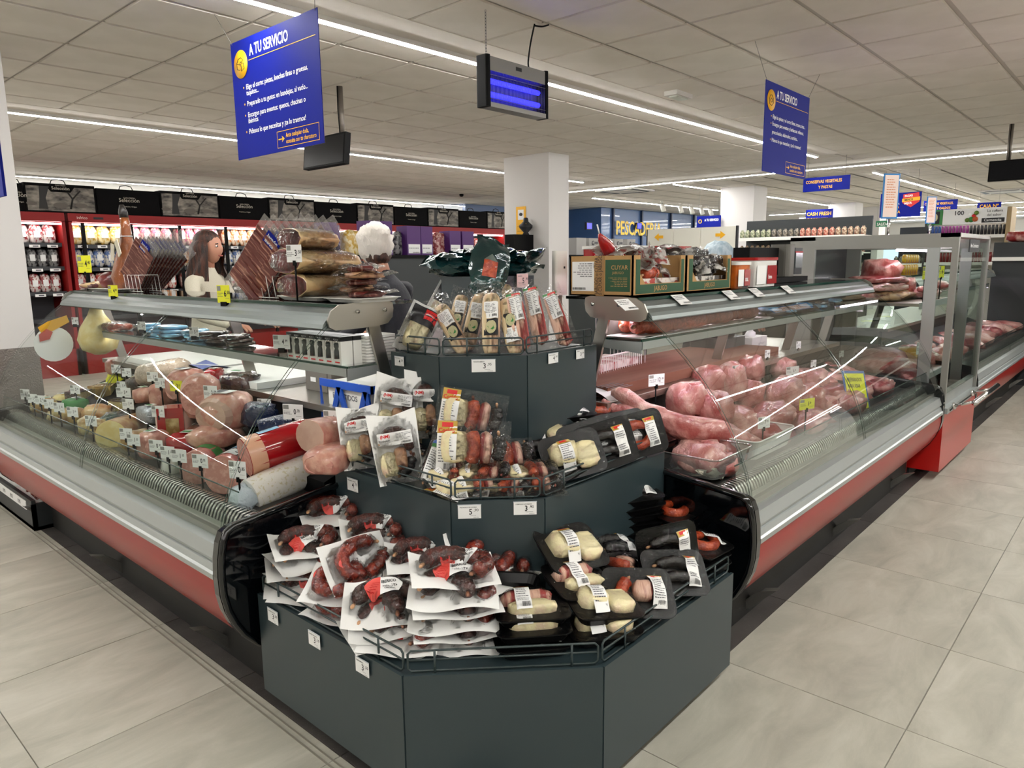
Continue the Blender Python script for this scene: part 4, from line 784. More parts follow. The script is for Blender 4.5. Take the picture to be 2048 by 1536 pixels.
def lump(name, label, cat, c, r, m, grp, yaw=0, face=None, amp=.12, seed=0, sq=.75, extra=None):
    c = Vector(c); c.y = min(c.y, 4.68); c.z = max(c.z, .615 + r[2] * .8)
    t = thing(name, label, cat, c, math.radians(yaw), grp); b = MB(); b.blob((0, 0, 0), r, m, 16, amp=amp, seed=seed, sq=sq); obj('meat', b, t)
    if seed % 2 and not extra: b = MB(); q_ = r[2] * (1 + amp * .5); b.bx(-r[0] * .5, r[0] * .1, -r[1] * .45, r[1] * .4, q_ * .98, q_ * 1.0, PAPER); b.bx(-r[0] * .45, r[0] * .05, -r[1] * .1, r[1] * .3, q_, q_ * 1.01, (LRED, LGRN, LBLU, GREYINK)[seed % 4]); obj('paper_label', b, t)
    if face:
        f = MB(); n = 16; f.add([(-r[0] * .93 - .004 * math.sin(k), r[1] * .72 * math.cos(2 * PI * k / n), r[2] * .72 * math.sin(2 * PI * k / n)) for k in range(n)] + [(-r[0] * .7, r[1] * .86 * math.cos(2 * PI * k / n), r[2] * .86 * math.sin(2 * PI * k / n)) for k in range(n)], [tuple(range(n))[::-1]] + [(k, (k + 1) % n, n + (k + 1) % n, n + k) for k in range(n)], face); obj('cut_face', f, t)
    if extra: extra(t)
    return t
def wedge(label, c, yaw, w, d, h, grp, rind=RIND, paste=CHEESE):
    c = Vector(c); c.y = min(c.y, 4.64)
    t = thing('cheese_wedge', label, 'cheese', c, math.radians(yaw), grp); m = MB(); m.prism([(-w / 2, 0), (w / 2, 0), (w * .42, d), (-w * .42, d)], 0, h, lambda a, b, z: (a, b, z), paste); obj('cheese', m, t)
    m = MB(); m.prism([(-w * .44, d), (w * .44, d), (w * .44, d + .006), (-w * .44, d + .006)], 0, h, lambda a, b, z: (a, b, z), rind); m.bx(-w / 2 - .001, w / 2 + .001, 0, d, h, h + .005, rind); obj('rind', m, t)
    m = MB(); m.blob((0, d * .5, h * .5), (w * .6, d * .62, h * .6), FILM, 12, amp=.12, sq=.5, seed=int(yaw)); obj('cling_film', m, t); return t
def card(p, nrm, txt, sm, lab, grp, z0=None, w=.066, h=.045, yellow=False, tilt=0, clip=False):
    """price card on a black stake"""
    p = Vector(p); N = Vector(nrm).normalized(); x = Vector((0, 0, 1)).cross(N).normalized(); M = basis(p, x, Vector((0, 0, 1)) - N * -tilt); t = thing('price_card', lab, 'price card', p, 0, grp); m = MB(); T = Matrix.Translation(-p) @ M
    m.bx(-w / 2, w / 2, -h / 2, h / 2, -.001, .001, YELLOW if yellow else PAPER, T); A = T @ Matrix.Translation((0, 0, .0015)); q = lambda a, b: tuple(A @ Vector((a, b, 0)))
    m.bx(-w * .47, -w * .2, h * .18, h * .45, -.0005, .0002, mat('card_block', '8a8a86', .6) , A); printed(m, q, -w * .46, -h * .4, w * .02, h * .1, rows=3, seed=len(lab), bar=False)
    m.text(txt, h * .5, INK, A @ Matrix.Translation((w * .04, -h * .14, 0)), .02, sx=.72); m.text(sm, h * .26, INK, A @ Matrix.Translation((w * .04 + h * .22 * len(txt), h * .0, 0)), .02, sx=.72); printed(m, q, w * .15, -h * .42, w * .45, -h * .22, rows=1, seed=3, bar=False); obj('card', m, t)
    m = MB()
    if z0 is not None:
        b = Vector((0, 0, z0 - p.z)) - N * .004; m.tube([-N * .004 - Vector((0, 0, h * .3)), b], .0035, BLACK, 6); m.bx(-.006, .006, -h * .5 - .012, -h * .5 + .006, -.005, .003, BLACK, T); obj('stake', m, t)
    else: m.bx(-.014, .014, -h * .5 - .014, -h * .5 + .004, -.012, .006, BLACK, T); obj('clip', m, t)
    return t
GL_ = 'cold cuts and cheeses in the left case'; NL = (-1, -.45, .25)
O = onx
# front row, from the near end
t = roll('ham_roll', 'white netted roll wrapped in patterned film, nearest the left case end', 'cold cut', O(500, 992, 1.18), O(655, 922, 1.50), .062, mat('patterned_casing', 'dedcd4', .3, coat=.4, bump=.2, bscale=40, col2='c9c2a4', nscale=70, lo=.55, hi=.62), WRAPW, GL_)
m = MB(); L_ = t.location; m.blob((-.19, 0, 0), (.05, .055, .055), mat('clear_gathered', 'b9c6ce', .2, coat=.7, bump=.8, bscale=60), 12, amp=.3); obj('gathered_end', m, t)
roll('mortadella', 'cut mortadella in a bright red casing with a blue label', 'cold cut', O(490, 915, 1.22), O(628, 868, 1.48), .072, WRAPR, MORT, GL_, wrap=(-.5, -.28, mat('mort_rim', 'd9a688', .4, coat=.3)), lab=(-.27, .02, mat('label_sky', '8fc4e4', .4), ''))
roll('ham_roll', 'pale cooked ham roll half with a pressed pattern, beside the second step', 'cold cut', O(620, 872, 1.34), O(706, 858, 1.55), .07, PINK, mat('pale_ham', 'c4a493', .4, col2='b28f7f', nscale=10), GL_, squash=.85)
lump('ham_block', 'long pink ham block lying under the pale ham roll', 'cold cut', O(662, 915, 1.36), (.10, .07, .045), PINK, GL_, 30, MORT, .06, 2, .5)
roll('mortadella', 'mortadella with a black and white printed wrapper behind the red one', 'cold cut', O(520, 868, 1.42), O(600, 850, 1.56), .06, mat('navy_wrap', '1a2440', .2, coat=.6, bump=.5, bscale=60), PINK, GL_)
def flag(m1, m2, x=.0):
    def f(t):
        m = MB(); m.bx(x - .04, x + .03, -.035, .03, .058, .062, m1); m.bx(x - .03, x + .02, -.02, .02, .0622, .064, m2); obj('paper_label', m, t)
    return f
roll('ham_half', 'pink ham half in green-labelled film by the front glass', 'cold cut', O(392, 935, 1.17), O(440, 905, 1.42), .062, mat('film_pink_print', 'd3706e', .2, coat=.7, col2='e6b6ae', nscale=9), MORT, GL_, squash=1.1, wrap=(-.3, .0, LGRN))
roll('ham_half', 'pink ham half with a black and white checked band by the front glass', 'cold cut', O(445, 950, 1.17), O(500, 918, 1.40), .066, mat('film_pink_print', 'd3706e'), MORT, GL_, squash=1.1, wrap=(-.35, -.05, mat('check_band', '16181c', .3, col2='e9eef0', nscale=40, kind='voronoi', lo=.4, hi=.42)), lab=(.0, .3, mat('label_sky', '8fc4e4'), ''))
roll('turkey_roll', 'small turkey roll standing on end between the ham halves and the cheese', 'cold cut', O(345, 945, 1.18), O(350, 898, 1.2), .045, WRAPW, MORT, GL_); lump('ham_block', 'squarish pink block in clear film at the front of the left deck', 'cold cut', O(312, 930, 1.2), (.06, .05, .06), PINK, GL_, 20, MORT, .08, 5, .5)
roll('cheese_half', 'half wheel of orange-rinded cheese facing the glass', 'cheese', O(222, 872, 1.17), O(290, 850, 1.42), .075, ORNW, CHEESE, GL_); 
for k, (x, y, d, r, mm) in enumerate(((278, 925, 1.2, .05, RIND), (200, 905, 1.2, .04, GOLDW), (180, 890, 1.17, .045, GOLDW), (150, 870, 1.2, .045, RIND), (125, 880, 1.17, .04, GOLDW), (95, 850, 1.2, .045, RIND), (62, 840, 1.2, .045, GOLDW), (30, 825, 1.2, .045, RIND))): lump('cheese_pack', 'golden film-wrapped cheese, ' + ORD[k] + ' from the near end along the front grille', 'cheese', O(x, y, d), (r * 1.3, r, r * .9), mm, GL_, k * 35, None, .25, k, .6)
# second row
def redham(t):
    m = MB(); m.prism([(-.07, -.055), (.02, -.055), (.02, .055), (-.07, .055)], -.085, .085, lambda a, b, z: (b, a, z), WRAPR); obj('red_sleeve', m, t); m = MB(); m.bx(-.02, .035, -.058, -.07 - .001, -.05, .04, GOLDW); obj('gold_label', m, t)
lump('ham_block', 'boiled ham in a red sleeve with a gold label, standing beside a white piece', 'cold cut', O(352, 848, 1.33), (.075, .065, .085), mat('boiled_white', 'dcc3b8', .35, coat=.4, bump=.2), GL_, -40, None, .04, 1, .45, redham)
lump('cooked_ham', 'big cooked ham with a smooth pink cut face turned to the glass', 'cold cut', O(455, 822, 1.42), (.12, .10, .085), PINK, GL_, 28, mat('pale_ham', 'c4a493'), .1, 3, .8); lump('cooked_ham', 'tall cooked ham half with its cut face up, left of the big one', 'cold cut', O(403, 792, 1.42), (.08, .08, .10), PINK, GL_, 40, MORT, .1, 4, .7)
lump('cooked_ham', 'cooked ham lying beneath the big one, in speckled film', 'cold cut', O(435, 870, 1.36), (.12, .07, .05), PINK, GL_, 10, None, .15, 6, .7); lump('cooked_ham', 'wrapped pink ham behind the yellow 3,15 card', 'cold cut', O(375, 770, 1.5), (.09, .07, .08), PINK, GL_, 10, MORT, .12, 7, .7)
lump('ham_block', 'small pink cube of ham left of the yellow 3,15 card', 'cold cut', O(325, 790, 1.45), (.055, .05, .06), PINK, GL_, 30, MORT, .05, 8, .45); roll('ham_roll', 'glossy film-wrapped ham roll near the white boards', 'cold cut', O(290, 752, 1.5), O(372, 738, 1.6), .065, mat('film_silver', 'a99a8c', .15, coat=.8, bump=.8, bscale=50, col2='d0b8a4', nscale=12), WRAPW, GL_)
for k, (x, y, d, yaw, lab) in enumerate(((170, 790, 1.42, 20, 'with brown rind, right of the pair'), (215, 780, 1.5, 50, 'tall, with a dark rind'), (112, 792, 1.38, 10, 'pale and holed, at left'), (75, 785, 1.4, 60, 'with a blue top label'), (232, 812, 1.4, 100, 'small and pale, low in the middle'), (150, 760, 1.55, 10, 'behind the pair'))): wedge('cheese wedge ' + lab, O(x, y, d) - Vector((0, 0, .05)), yaw + 100, .09, .11, .085, GL_, RIND if k % 2 else DKW)
for k, (x, y, d, rr, mm) in enumerate(((285, 770, 1.5, .06, DKW), (260, 840, 1.36, .06, DKW), (300, 828, 1.36, .05, mat('paper_silver', 'b9bcc4', .2, .3, bump=.8)), (195, 832, 1.3, .055, ORNW), (150, 812, 1.3, .05, LGRN), (225, 850, 1.28, .05, mat('green_wrap', '1d3a2c', .2, coat=.7, bump=.6)), (290, 790, 1.42, .045, PINK), (100, 820, 1.3, .045, CHEESE), (60, 800, 1.32, .05, CHEESE), (48, 755, 1.5, .06, DKW), (90, 750, 1.52, .06, DKW), (35, 790, 1.4, .06, DKW), (20, 770, 1.45, .05, DKW), (130, 735, 1.6, .05, YELLOW), (480, 770, 1.6, .07, DKW), (520, 830, 1.5, .06, mat('navy_wrap', '1a2440')), (430, 750, 1.6, .04, WRAPR), (170, 720, 1.6, .05, PINK), (372, 905, 1.3, .06, WRAPR), (330, 900, 1.33, .05, DKW), (390, 870, 1.38, .05, PINK))):
    lump('wrapped_cheese' if mm not in (PINK, WRAPR) else 'wrapped_ham', ('dark' if mm is DKW else 'pink' if mm is PINK else 'red' if mm is WRAPR else 'bright') + ' film-wrapped piece, ' + ORD[k] + ' of those filling gaps between the large hams and cheeses', 'cold cut', O(x, y, d), (rr * 1.25, rr, rr * .85), mm, GL_, k * 47, None, .25, k + 3, .6)
# price cards
CL = 'white price cards in the left case'; RW = {}
for k, (x, y, d, a, b, yl) in enumerate(((475, 940, 1.13, '0', '.85', 0), (586, 824, 1.5, '0', '.70', 0), (664, 838, 1.45, '1', '.25', 0), (529, 812, 1.55, '2', '.95', 0), (421, 786, 1.36, '1', '.20', 0), (380, 774, 1.40, '1', '.45', 0), (352, 772, 1.38, '3', '15', 1), (321, 766, 1.42, '1', '.15', 0), (305, 754, 1.45, '1', '.80', 0), (316, 823, 1.25, '1', '.10', 0), (256, 808, 1.28, '1', '.49', 0), (247, 785, 1.36, '5', '.89', 0), (253, 745, 1.55, '2', '.35', 0), (232, 738, 1.55, '1', '.60', 0), (201, 730, 1.58, '1', '.95', 0), (244, 772, 1.45, '1', '.30', 0), (150, 779, 1.3, '2', '.60', 0), (358, 912, 1.12, '1', '.05', 0), (400, 922, 1.12, '0', '.95', 0), (335, 905, 1.13, '1', '.35', 0), (312, 892, 1.13, '0', '.99', 0), (267, 880, 1.12, '1', '.55', 0), (252, 868, 1.13, '1', '.75', 0), (182, 842, 1.12, '0', '.89', 0), (145, 824, 1.12, '1', '.09', 0), (118, 815, 1.13, '1', '.65', 0), (98, 808, 1.12, '1', '.29', 0), (80, 800, 1.13, '2', '.15', 0), (65, 797, 1.12, '1', '.39', 0), (50, 790, 1.13, '0', '.79', 0), (38, 783, 1.13, '1', '.85', 0))):
    p = O(x, y, d); p.y = min(p.y, 4.7); row = 'front' if d < 1.2 else 'middle' if d < 1.42 else 'back'; RW[row] = RW.get(row, -1) + 1
    card(p, NL, a, b, ('yellow' if yl else 'white') + ' price card on a black stake, ' + ORD[RW[row]] + ' from the near end in the ' + row + ' row', CL, max(.61, p.z - .17), w=.092 if x in (247, 586) else .068, h=.062 if x > 400 else .05, yellow=bool(yl))
# middle shelf
SH = 1.053
GM = 'pepper mill boxes on the middle shelf'; m = MB()
def mill():
    t = thing('pepper_mill_box', 'x', 'boxed mill'); m = MB(); w, d, h = .048, .05, .10; m.bx(-w / 2, w / 2, 0, d, 0, h, mat('carton_white', 'e3e2dc', .5)); m.bx(-w / 2 - .0005, w / 2 + .0005, -.0005, d + .0005, h * .85, h + .001, INK); obj('carton', m, t)
    m = MB(); m.lathe([(.012, .022), (.011, .05), (.008, .06), (.011, .066), (.011, .078)], mat('mill_grey', '3a3f3d', .2, coat=.5), 12, Matrix.Translation((0, -.0, 0))); m.lathe([(.0085, .078), (.0085, .09)], CHROME, 12); obj('mill', m, t)
    m = MB(); m.bx(-.014, .014, -.0012, -.0006, .006, .011, LRED); m.text('MOLINILLO', .0075, SIGNWHITE, basis((-.02, -.0012, .089), (1, 0, 0), (0, 0, 1)), .01, sx=.8); obj('print', m, t); return Proto(t)
mp_ = mill()
for k in range(7): mp_.put((1.50, 2.20 + k * .052, SH), -PI / 2, 'boxed pepper mill in a white carton, ' + ORD[k] + ' from the near end of the middle shelf', GM)
for k in range(7): mp_.put((1.555, 2.20 + k * .052, SH), -PI / 2, 'boxed pepper mill in the second row, ' + ORD[k] + ' from the near end', GM + ', rear row')
m = MB()
for k in range(9): m.rbox((0, 0, .006 + k * .011), (.14, .12, .009), .02, WTRAY)
solid('tray_stack', 'nested stack of empty clear-white trays behind the mill boxes', 'plastic trays', m, (1.66, 2.2, SH - .0))
for k, (x, y, mm, rr, lab) in enumerate(((330, 645, BLUEW, .09, 'bluish film packs at the back'), (345, 662, BLUEW, .09, 'bluish film packs in front'), (300, 655, BLUEW, .07, 'bluish film packs, farther one'), (435, 668, DKW, .08, 'dark film packs left of the mill boxes'), (400, 660, BLUEW, .07, 'bluish film packs beside the dark ones'), (480, 672, DKW, .07, 'dark film packs touching the mill boxes'))):
    c = O(x, y, 1.58); t = thing('film_packs', 'flat heap of ' + lab, 'cold cut packs', (1.58, c.y, SH), k * .5)
    for j in range(3): m = MB(); m.blob((0, 0, .012 + j * .018), (rr * .9, rr * .75, .011), mm, 12, amp=.2, seed=j + k, sq=.6); obj('film_pack', m, t, loc=(.01 * j, .012 * (j - 1), 0), rot=(0, .03, j * .4))
for k, (x, y) in enumerate(((215, 645), (240, 652), (165, 640), (190, 636))):
    c = O(x, y, 1.56); c.y = min(c.y, 4.5 + k * .05); t = thing('chorizo_pack', ['dark red chorizo ring in film on the middle shelf', 'chorizo ring in film beside the dark red one', 'pale sausage pack at the far end of the middle shelf', 'pale sausage pack behind the far chorizo ring'][k], 'sausage pack', (1.56, c.y, SH)); mb, sg = sausage([(.05 * math.cos(a), .05 * math.sin(a), .022) for a in [k + i * .75 for i in range(8)]], .02, (RDS, ORS, PAN, PAN)[k], k); obj('sausage', mb, t); m = MB(); m.blob((0, 0, .02), (.085, .08, .03), FILM, 12, amp=.2); obj('clear_film', m, t)
for k, (x, y, a, b) in enumerate(((563, 684, '4', '.99'), (388, 664, '5', '.20'), (283, 652, '3', '.60'), (150, 642, '4', '.10'))): p = O(x, y, 1.475); card(p, NL, a, b, 'white price card clipped to the left middle shelf, ' + ORD[k] + ' from the near end', CL, None, w=.075 if k == 0 else .05, h=.055 if k == 0 else .045)
# pear-shaped cheese hanging at the far end and sticker on the far glass
c = O(200, 700, 1.5); t = thing('hanging_cheese', 'large pear-shaped yellow cheese hanging from the rail at the far end', 'cheese', (1.5, c.y, 1.19)); m = MB(); m.lathe([(.01, 0), (.03, -.01), (.045, -.05), (.09, -.12), (.11, -.19), (.09, -.25), (.03, -.28), (.005, -.282)], CHEESE, 20); obj('cheese', m, t); m = MB(); m.tube([(0, 0, .0), (0, 0, .03)], .004, CARD); obj('cord', m, t)
t = thing('glass_sticker', 'round white sticker with yellow and red shapes at the far end of the left case', 'sticker', (1.3, 4.70, .98)); m = MB(); m.lathe([(.10, 0), (.10, .002)], PAPER, 24, Matrix.Rotation(PI / 2, 4, 'X'), smooth=False); obj('white_disc', m, t); m = MB(); m.prism([(-.05, .05), (.09, .12), (.08, .16), (-.02, .13), (-.07, .10)], -.006, -.003, lambda a, b, y: (a, y, b), mat('sticker_yellow', 'd8a21c')); m.prism([(-.07, .02), (-.02, .03), (.0, .07), (-.03, .09), (-.07, .06)], -.009, -.006, lambda a, b, y: (a, y, b), mat('sticker_red', 'b9473c')); obj('cut_out', m, t)
# boards and boxes on the worktop
WT = .861
m = MB(); m.bx(0, .42, 0, .62, 0, .03, WTRAY); solid('cutting_board', 'thick white cutting board on the left worktop', 'cutting board', m, (1.60, 2.98, WT)); m = MB(); m.bx(0, .40, 0, .85, 0, .03, WTRAY); solid('cutting_board', 'second white cutting board, farther along the left worktop', 'cutting board', m, (1.61, 3.66, WT))
m = MB(); m.grid(lambda u, v: (u * .16, v * .30, .004 + .012 * math.sin(u * 4 + v * 3)), 6, 8, mat('blue_sheet', '3c4f9a', .4)); solid('blue_sheet', 'blue plastic sheet lying on the white cutting board', 'plastic sheet', m, (1.62, 3.55, WT + .034))
m = MB(); m.bx(0, .22, 0, .2, 0, .10, mat('carton_grey', '6a655e', .7)); m.bx(-.001, 0, .12, .16, .04, .06, PAPER); m.bx(-.001, .0, .03, .033, 0, .1, INK); solid('carton', 'grey-brown carton on the left worktop under the mill boxes', 'box', m, (1.75, 2.62, WT))
CR = mat('crate_blue', '0f47a8', .35); t = thing('plastic_crate', 'bright blue slatted plastic crate wedged beside the third step', 'crate', (1.60, 2.14, .80), 0)
for nm, (x0, x1, y0, y1) in {'crate_side': (0, .008, 0, .34), 'crate_end': (0, .30, 0, .008)}.items():
    m = MB(); horizontal = nm == 'crate_side'
    m.bx(x0, x1, y0, y1, .0, .035, CR); m.bx(x0, x1, y0, y1, .135, .165, CR); L = .34 if horizontal else .30
    for k in range(5):
        a, b = L * k / 4, L * (k + (1 if k % 2 == 0 else -1) * .5) / 4; q = [(a - .015, .03), (a + .015, .03), (b + .015, .14), (b - .015, .14)]; q = [(min(max(p, 0), L), z) for p, z in q]
        m.prism(q, 0, .008, (lambda p, z, s_: (s_, p, z)) if horizontal else (lambda p, z, s_: (p, s_, z)), CR)
    obj(nm, m, t)
m = MB(); m.bx(0, .30, 0, .34, 0, .006, CR); obj('crate_floor', m, t); m = MB(); m.bx(.02, .28, .03, .31, .01, .155, mat('carton_white', 'e3e2dc')); m.text('EMBUTIDOS', .03, GREYINK, basis((.018, .28, .09), (0, -1, 0), (0, 0, 1)), .01); solid('carton', 'white carton inside the blue crate', 'box', m, (1.60, 2.14, .80))
# top service shelf
TS = 1.277; m = MB()
def platter(lab, c, yaw, w, l): m = MB(); m.rbox((0, 0, .008), (w, l, .014), .03, WTRAY, taper=.86); m.rbox((0, 0, .0155), (w + .012, l + .012, .002), .035, WTRAY); return solid('white_platter', lab, 'platter', m, c, math.radians(yaw))
platter('white platter under the stacked ham halves', (1.60, 2.44, TS), 0, .21, .30); platter('white platter under the heap of sliced cured packs', (1.60, 2.17, TS), 0, .21, .20); platter('white platter at the far end under the ham leg', (1.60, 4.40, TS), 0, .24, .45); 
def hamhalf(lab, c, r, yaw, seed, face=True):
    t = thing('cured_ham_half', lab, 'cured ham', c, math.radians(yaw)); m = MB(); m.blob((0, 0, 0), r, HAMF, 18, amp=.12, seed=seed, sq=.8); obj('rind', m, t)
    if face:
        f = MB(); n = 18; f.add([(-r[0] * .90, r[1] * .7 * math.cos(2 * PI * k / n), r[2] * .74 * math.sin(2 * PI * k / n)) for k in range(n)] + [(-r[0] * .62, r[1] * .93 * math.cos(2 * PI * k / n), r[2] * .93 * math.sin(2 * PI * k / n)) for k in range(n)], [tuple(range(n))[::-1]] + [(k, (k + 1) % n, n + (k + 1) % n, n + k) for k in range(n)], HAMD, True); obj('lean_face', f, t)
    m = MB(); m.blob((0, 0, 0), tuple(q * 1.03 for q in r), FILM, 18, amp=.14, seed=seed, sq=.8); obj('clear_film', m, t); return t
def hamroll(lab, a, b, r, sq, seed): t = roll('cured_ham_half', lab, 'cured ham', Vector(a), Vector(b), r, HAMF, HAMD, None, sq, amp=.05, seed=seed); m = MB(); L = (Vector(b) - Vector(a)).length; m.blob((-.01, 0, 0), (L * .56, r * 1.04, r * 1.04 * sq), FILM, 18, amp=.07, sq=.6); obj('clear_film', m, t); return t
hamroll('cured ham half, lowest and longest of the three on the platter', (1.465, 2.42, TS + .058), (1.79, 2.43, TS + .05), .105, .42, 1); hamroll('cured ham half with a dark cut face, middle of the three', (1.455, 2.44, TS + .148), (1.76, 2.46, TS + .14), .100, .46, 2); hamroll('small dark cured ham piece on top of the pile', (1.49, 2.46, TS + .232), (1.68, 2.47, TS + .225), .078, .50, 3)
p = O(588, 507, 1.44); card(p, NL, '3', '.50', 'white price card reading 3,50 standing before the stacked ham halves', CL, TS + .004, w=.062, h=.062)
for k, (z, yaw, dx, dy) in enumerate(((.028, 20, 0, -.03), (.045, 80, .0, .03), (.07, 40, 0, 0), (.095, 10, .0, -.02), (.118, 60, 0, .0))):
    t = thing('sliced_meat_pack', 'film pack of sliced cured meat, ' + ['lowest', 'second', 'middle', 'fourth', 'topmost'][k] + ' of the heap on the near platter', 'cold cut pack', (1.60 + dx, 2.17 + dy, TS + z), math.radians(yaw)); m = MB(); m.blob((0, 0, 0), (.075, .05, .012), EAR if k % 2 else SLICE, 14, amp=.2, seed=k, sq=.6); obj('slices', m, t); m = MB(); m.grid(lambda u, v: ((u - .5) * .2, (v - .5) * .15, .010 * math.sin(u * 9 + k) * math.cos(v * 7 + k) + .014 * max(0, 1 - 4 * (u - .5) ** 2)), 12, 10, FILM); obj('clear_film', m, t)
# fans of sliced-ham packs in wire racks
def hampack(big):
    W, L = (.13, .30) if not big else (.14, .32); t = thing('sliced_ham_pack', 'x', 'sliced ham pack'); bend = lambda x, y: .004 * math.sin(y * 20) + .003 * math.sin(x * 40)
    m = MB(); m.grid(lambda u, v: ((u - .5) * W, (v - .5) * L, bend((u - .5) * W, (v - .5) * L)), 6, 10, clear('hazy_sleeve', 'ffffff', 1.4, .08, .8, 50, .25, 'd9d4d0')); obj('clear_sleeve', m, t)
    m = MB()
    for k in range(9):
        y = -L * .40 + k * L * .72 / 9
        for j in range(3): x = (j - 1) * W * .29; m.grid(lambda u, v: (x + (u - .5) * W * .37, y + v * L * .12, .0015 + .0045 * v + .0012 * j + bend(x, y)), 2, 2, SLICE)
    obj('ham_slices', m, t); m = MB(); m.bx(-W * .2, W * .2, L * .27, L * .42, .008, .009, BLUE); m.text('Jamón', .018, SIGNWHITE, Matrix.Translation((-W * .16, L * .35, .0095)), .01, sx=.9); m.text('Ibérico', .015, SIGNWHITE, Matrix.Translation((-W * .16, L * .29, .0095)), .01, sx=.8); obj('blue_label', m, t)
    return Proto(t)
HP = hampack(False)
for g, (bx_, by_, tx_, ty_, n, L, step) in enumerate(((252, 600, 300, 478, 10, .30, .018), (478, 600, 560, 462, 9, .33, .018))):
    nm = ('far fan of sliced ham packs', 'near fan of sliced ham packs')[g]; b = O(bx_, by_, 1.56 if g == 0 else 1.52); t_ = O(tx_, ty_, 1.60 if g == 0 else 1.56); b.z = max(b.z, TS + .004)
    RT = Vector((.67, -.74, 0))
    for k in range(n):
        j = .25 * math.sin(k * 5.1); bb = b + Vector((.004 * k, .003 * k, 0)) + RT * ((.004, .008)[g] * k); tt = t_ + RT * (((.013, .026)[g] + .004 * j) * k) + Vector((.004 * k, .003 * k, -.002 * k + .012 * j)); y = (tt - bb).normalized(); c = (bb + tt) / 2; nn = Vector((-.80, -.58, .15)); nn = (nn - y * nn.dot(y)).normalized(); x = y.cross(nn); nn = x.cross(y)
        HP.put(c - nn * k * .007, Matrix((x, y, nn)).transposed().to_euler(), 'long sliced ham pack, ' + (ORD[k] + ' from the front of the ' if k else 'frontmost of the ') + nm, nm, (1.25 if g == 0 else 1.5, (tt - bb).length / .30, 1))
    t = thing('wire_rack', 'small white wire rack holding the ' + nm, 'rack', (1.60, b.y - .12, TS)); 
    for k in range(6): m = MB(); y = .12 - k * .05; m.tube([(-.05, y, 0), (-.05, y + .02, .09), (.05, y + .02, .09), (.05, y, 0)], .0018, WHITE, 5); obj('wire_loop', m, t)
    for x in (-.05, .05): m = MB(); m.tube([(x, .13, .003), (x, -.15, .003)], .0018, WHITE, 5); obj('base_wire', m, t)
# ham leg, tags, loose ham at the far end
t = thing('whole_ham', 'whole cured ham leg standing hoof-up with paper tags on a string', 'cured ham', (1.60, 4.33, TS)); m = MB(); m.tube([(0, 0, .0), (0, .0, .08), (0, -.01, .18), (0, -.03, .27), (0, -.035, .34), (0, -.03, .40)], [.07, .085, .06, .035, .026, .022], mat('ham_leg_skin', '8a4a1e', .3, coat=.5, bump=.4, bscale=40, col2='3a1c10', nscale=8, lo=.5, hi=.62), 14); obj('leg', m, t)
m = MB(); m.tube([(0, -.03, .39), (-.0, -.02, .43), (0, -.01, .47)], [.022, .024, .012], mat('hoof', '1c1815', .4), 10); obj('hoof', m, t); m = MB(); m.tube([(.03 * math.cos(a), -.033 + .03 * math.sin(a), .30) for a in [k * .5 for k in range(13)]], .003, WTRAY, 5); obj('string', m, t)
for k, (y, z, r_) in enumerate(((.02, .22, .2), (-.06, .24, -.5))): m = MB(); m.bx(-.002, .002, -.022, .022, -.05, .04, mat('tag_cream', 'd9d2bd', .6)); obj('paper_tag', m, t, loc=(-.06, y, z), rot=(r_, 0, 0))
lump('cured_ham', 'dark cured ham chunk lying beside the ham leg', 'cured ham', (1.60, 4.52, TS + .06), (.10, .07, .05), HAMD, None, 40, None, .2, 5); lump('cured_ham', 'flat pack of cured shoulder in film at the far left of the top shelf', 'cured ham', (1.58, 4.62, TS + .03), (.12, .09, .022), HAMF, None, 10, HAMD, .2, 6)
for k, (x, y, a, b, lab) in enumerate(((226, 582, '4', '80', 'clipped below the far fan of ham packs'), (447, 588, '6', '50', 'clipped below the near fan of ham packs'))): card(O(x, y, 1.43), NL, a, b, 'yellow price card ' + lab, CL, None, w=.062, h=.06 + .012 * k, yellow=True)
card(Vector((1.52, 4.75, 1.43)), NL, '4', '40', 'yellow price card on a tall stake at the far end of the left case', CL, TS, w=.10, h=.10, yellow=True)
for P_ in (mp_, HP):
    if not P_.used: drop(P_.o)
# ================================================================ RIGHT CASE: fresh pork
PORK = mat('fresh_pork', '9c4845', .28, coat=.6, bump=.6, bscale=28, col2='cb908a', nscale=8, lo=.42, hi=.62, detail=9, stretch=(1, 2.4, 1.6)); PORK2 = mat('pale_pork', 'b06c67', .28, coat=.6, bump=.6, bscale=28, col2='d6aba1', nscale=7, lo=.42, hi=.62, detail=9, stretch=(1, 2.4, 1.6))
BEEF = mat('dark_pork', '8e2f35', .3, coat=.5, bump=.35, bscale=40, col2='c98a86', nscale=16, lo=.5, hi=.68, detail=6); RAWCH = mat('raw_chorizo', '8a3419', .4, coat=.4, bump=.5, bscale=90, col2='b3573a', nscale=70)
LARD = mat('lard_crumbs', 'e9e2cc', .6, bump=1, bscale=90); CLEARP = clear('clear_tub', 'eef2f2', 1.3, .05, .2, 20, .10); NR = (-.35, -1, .25); OY = ony
GR = 'raw pork in the right case'
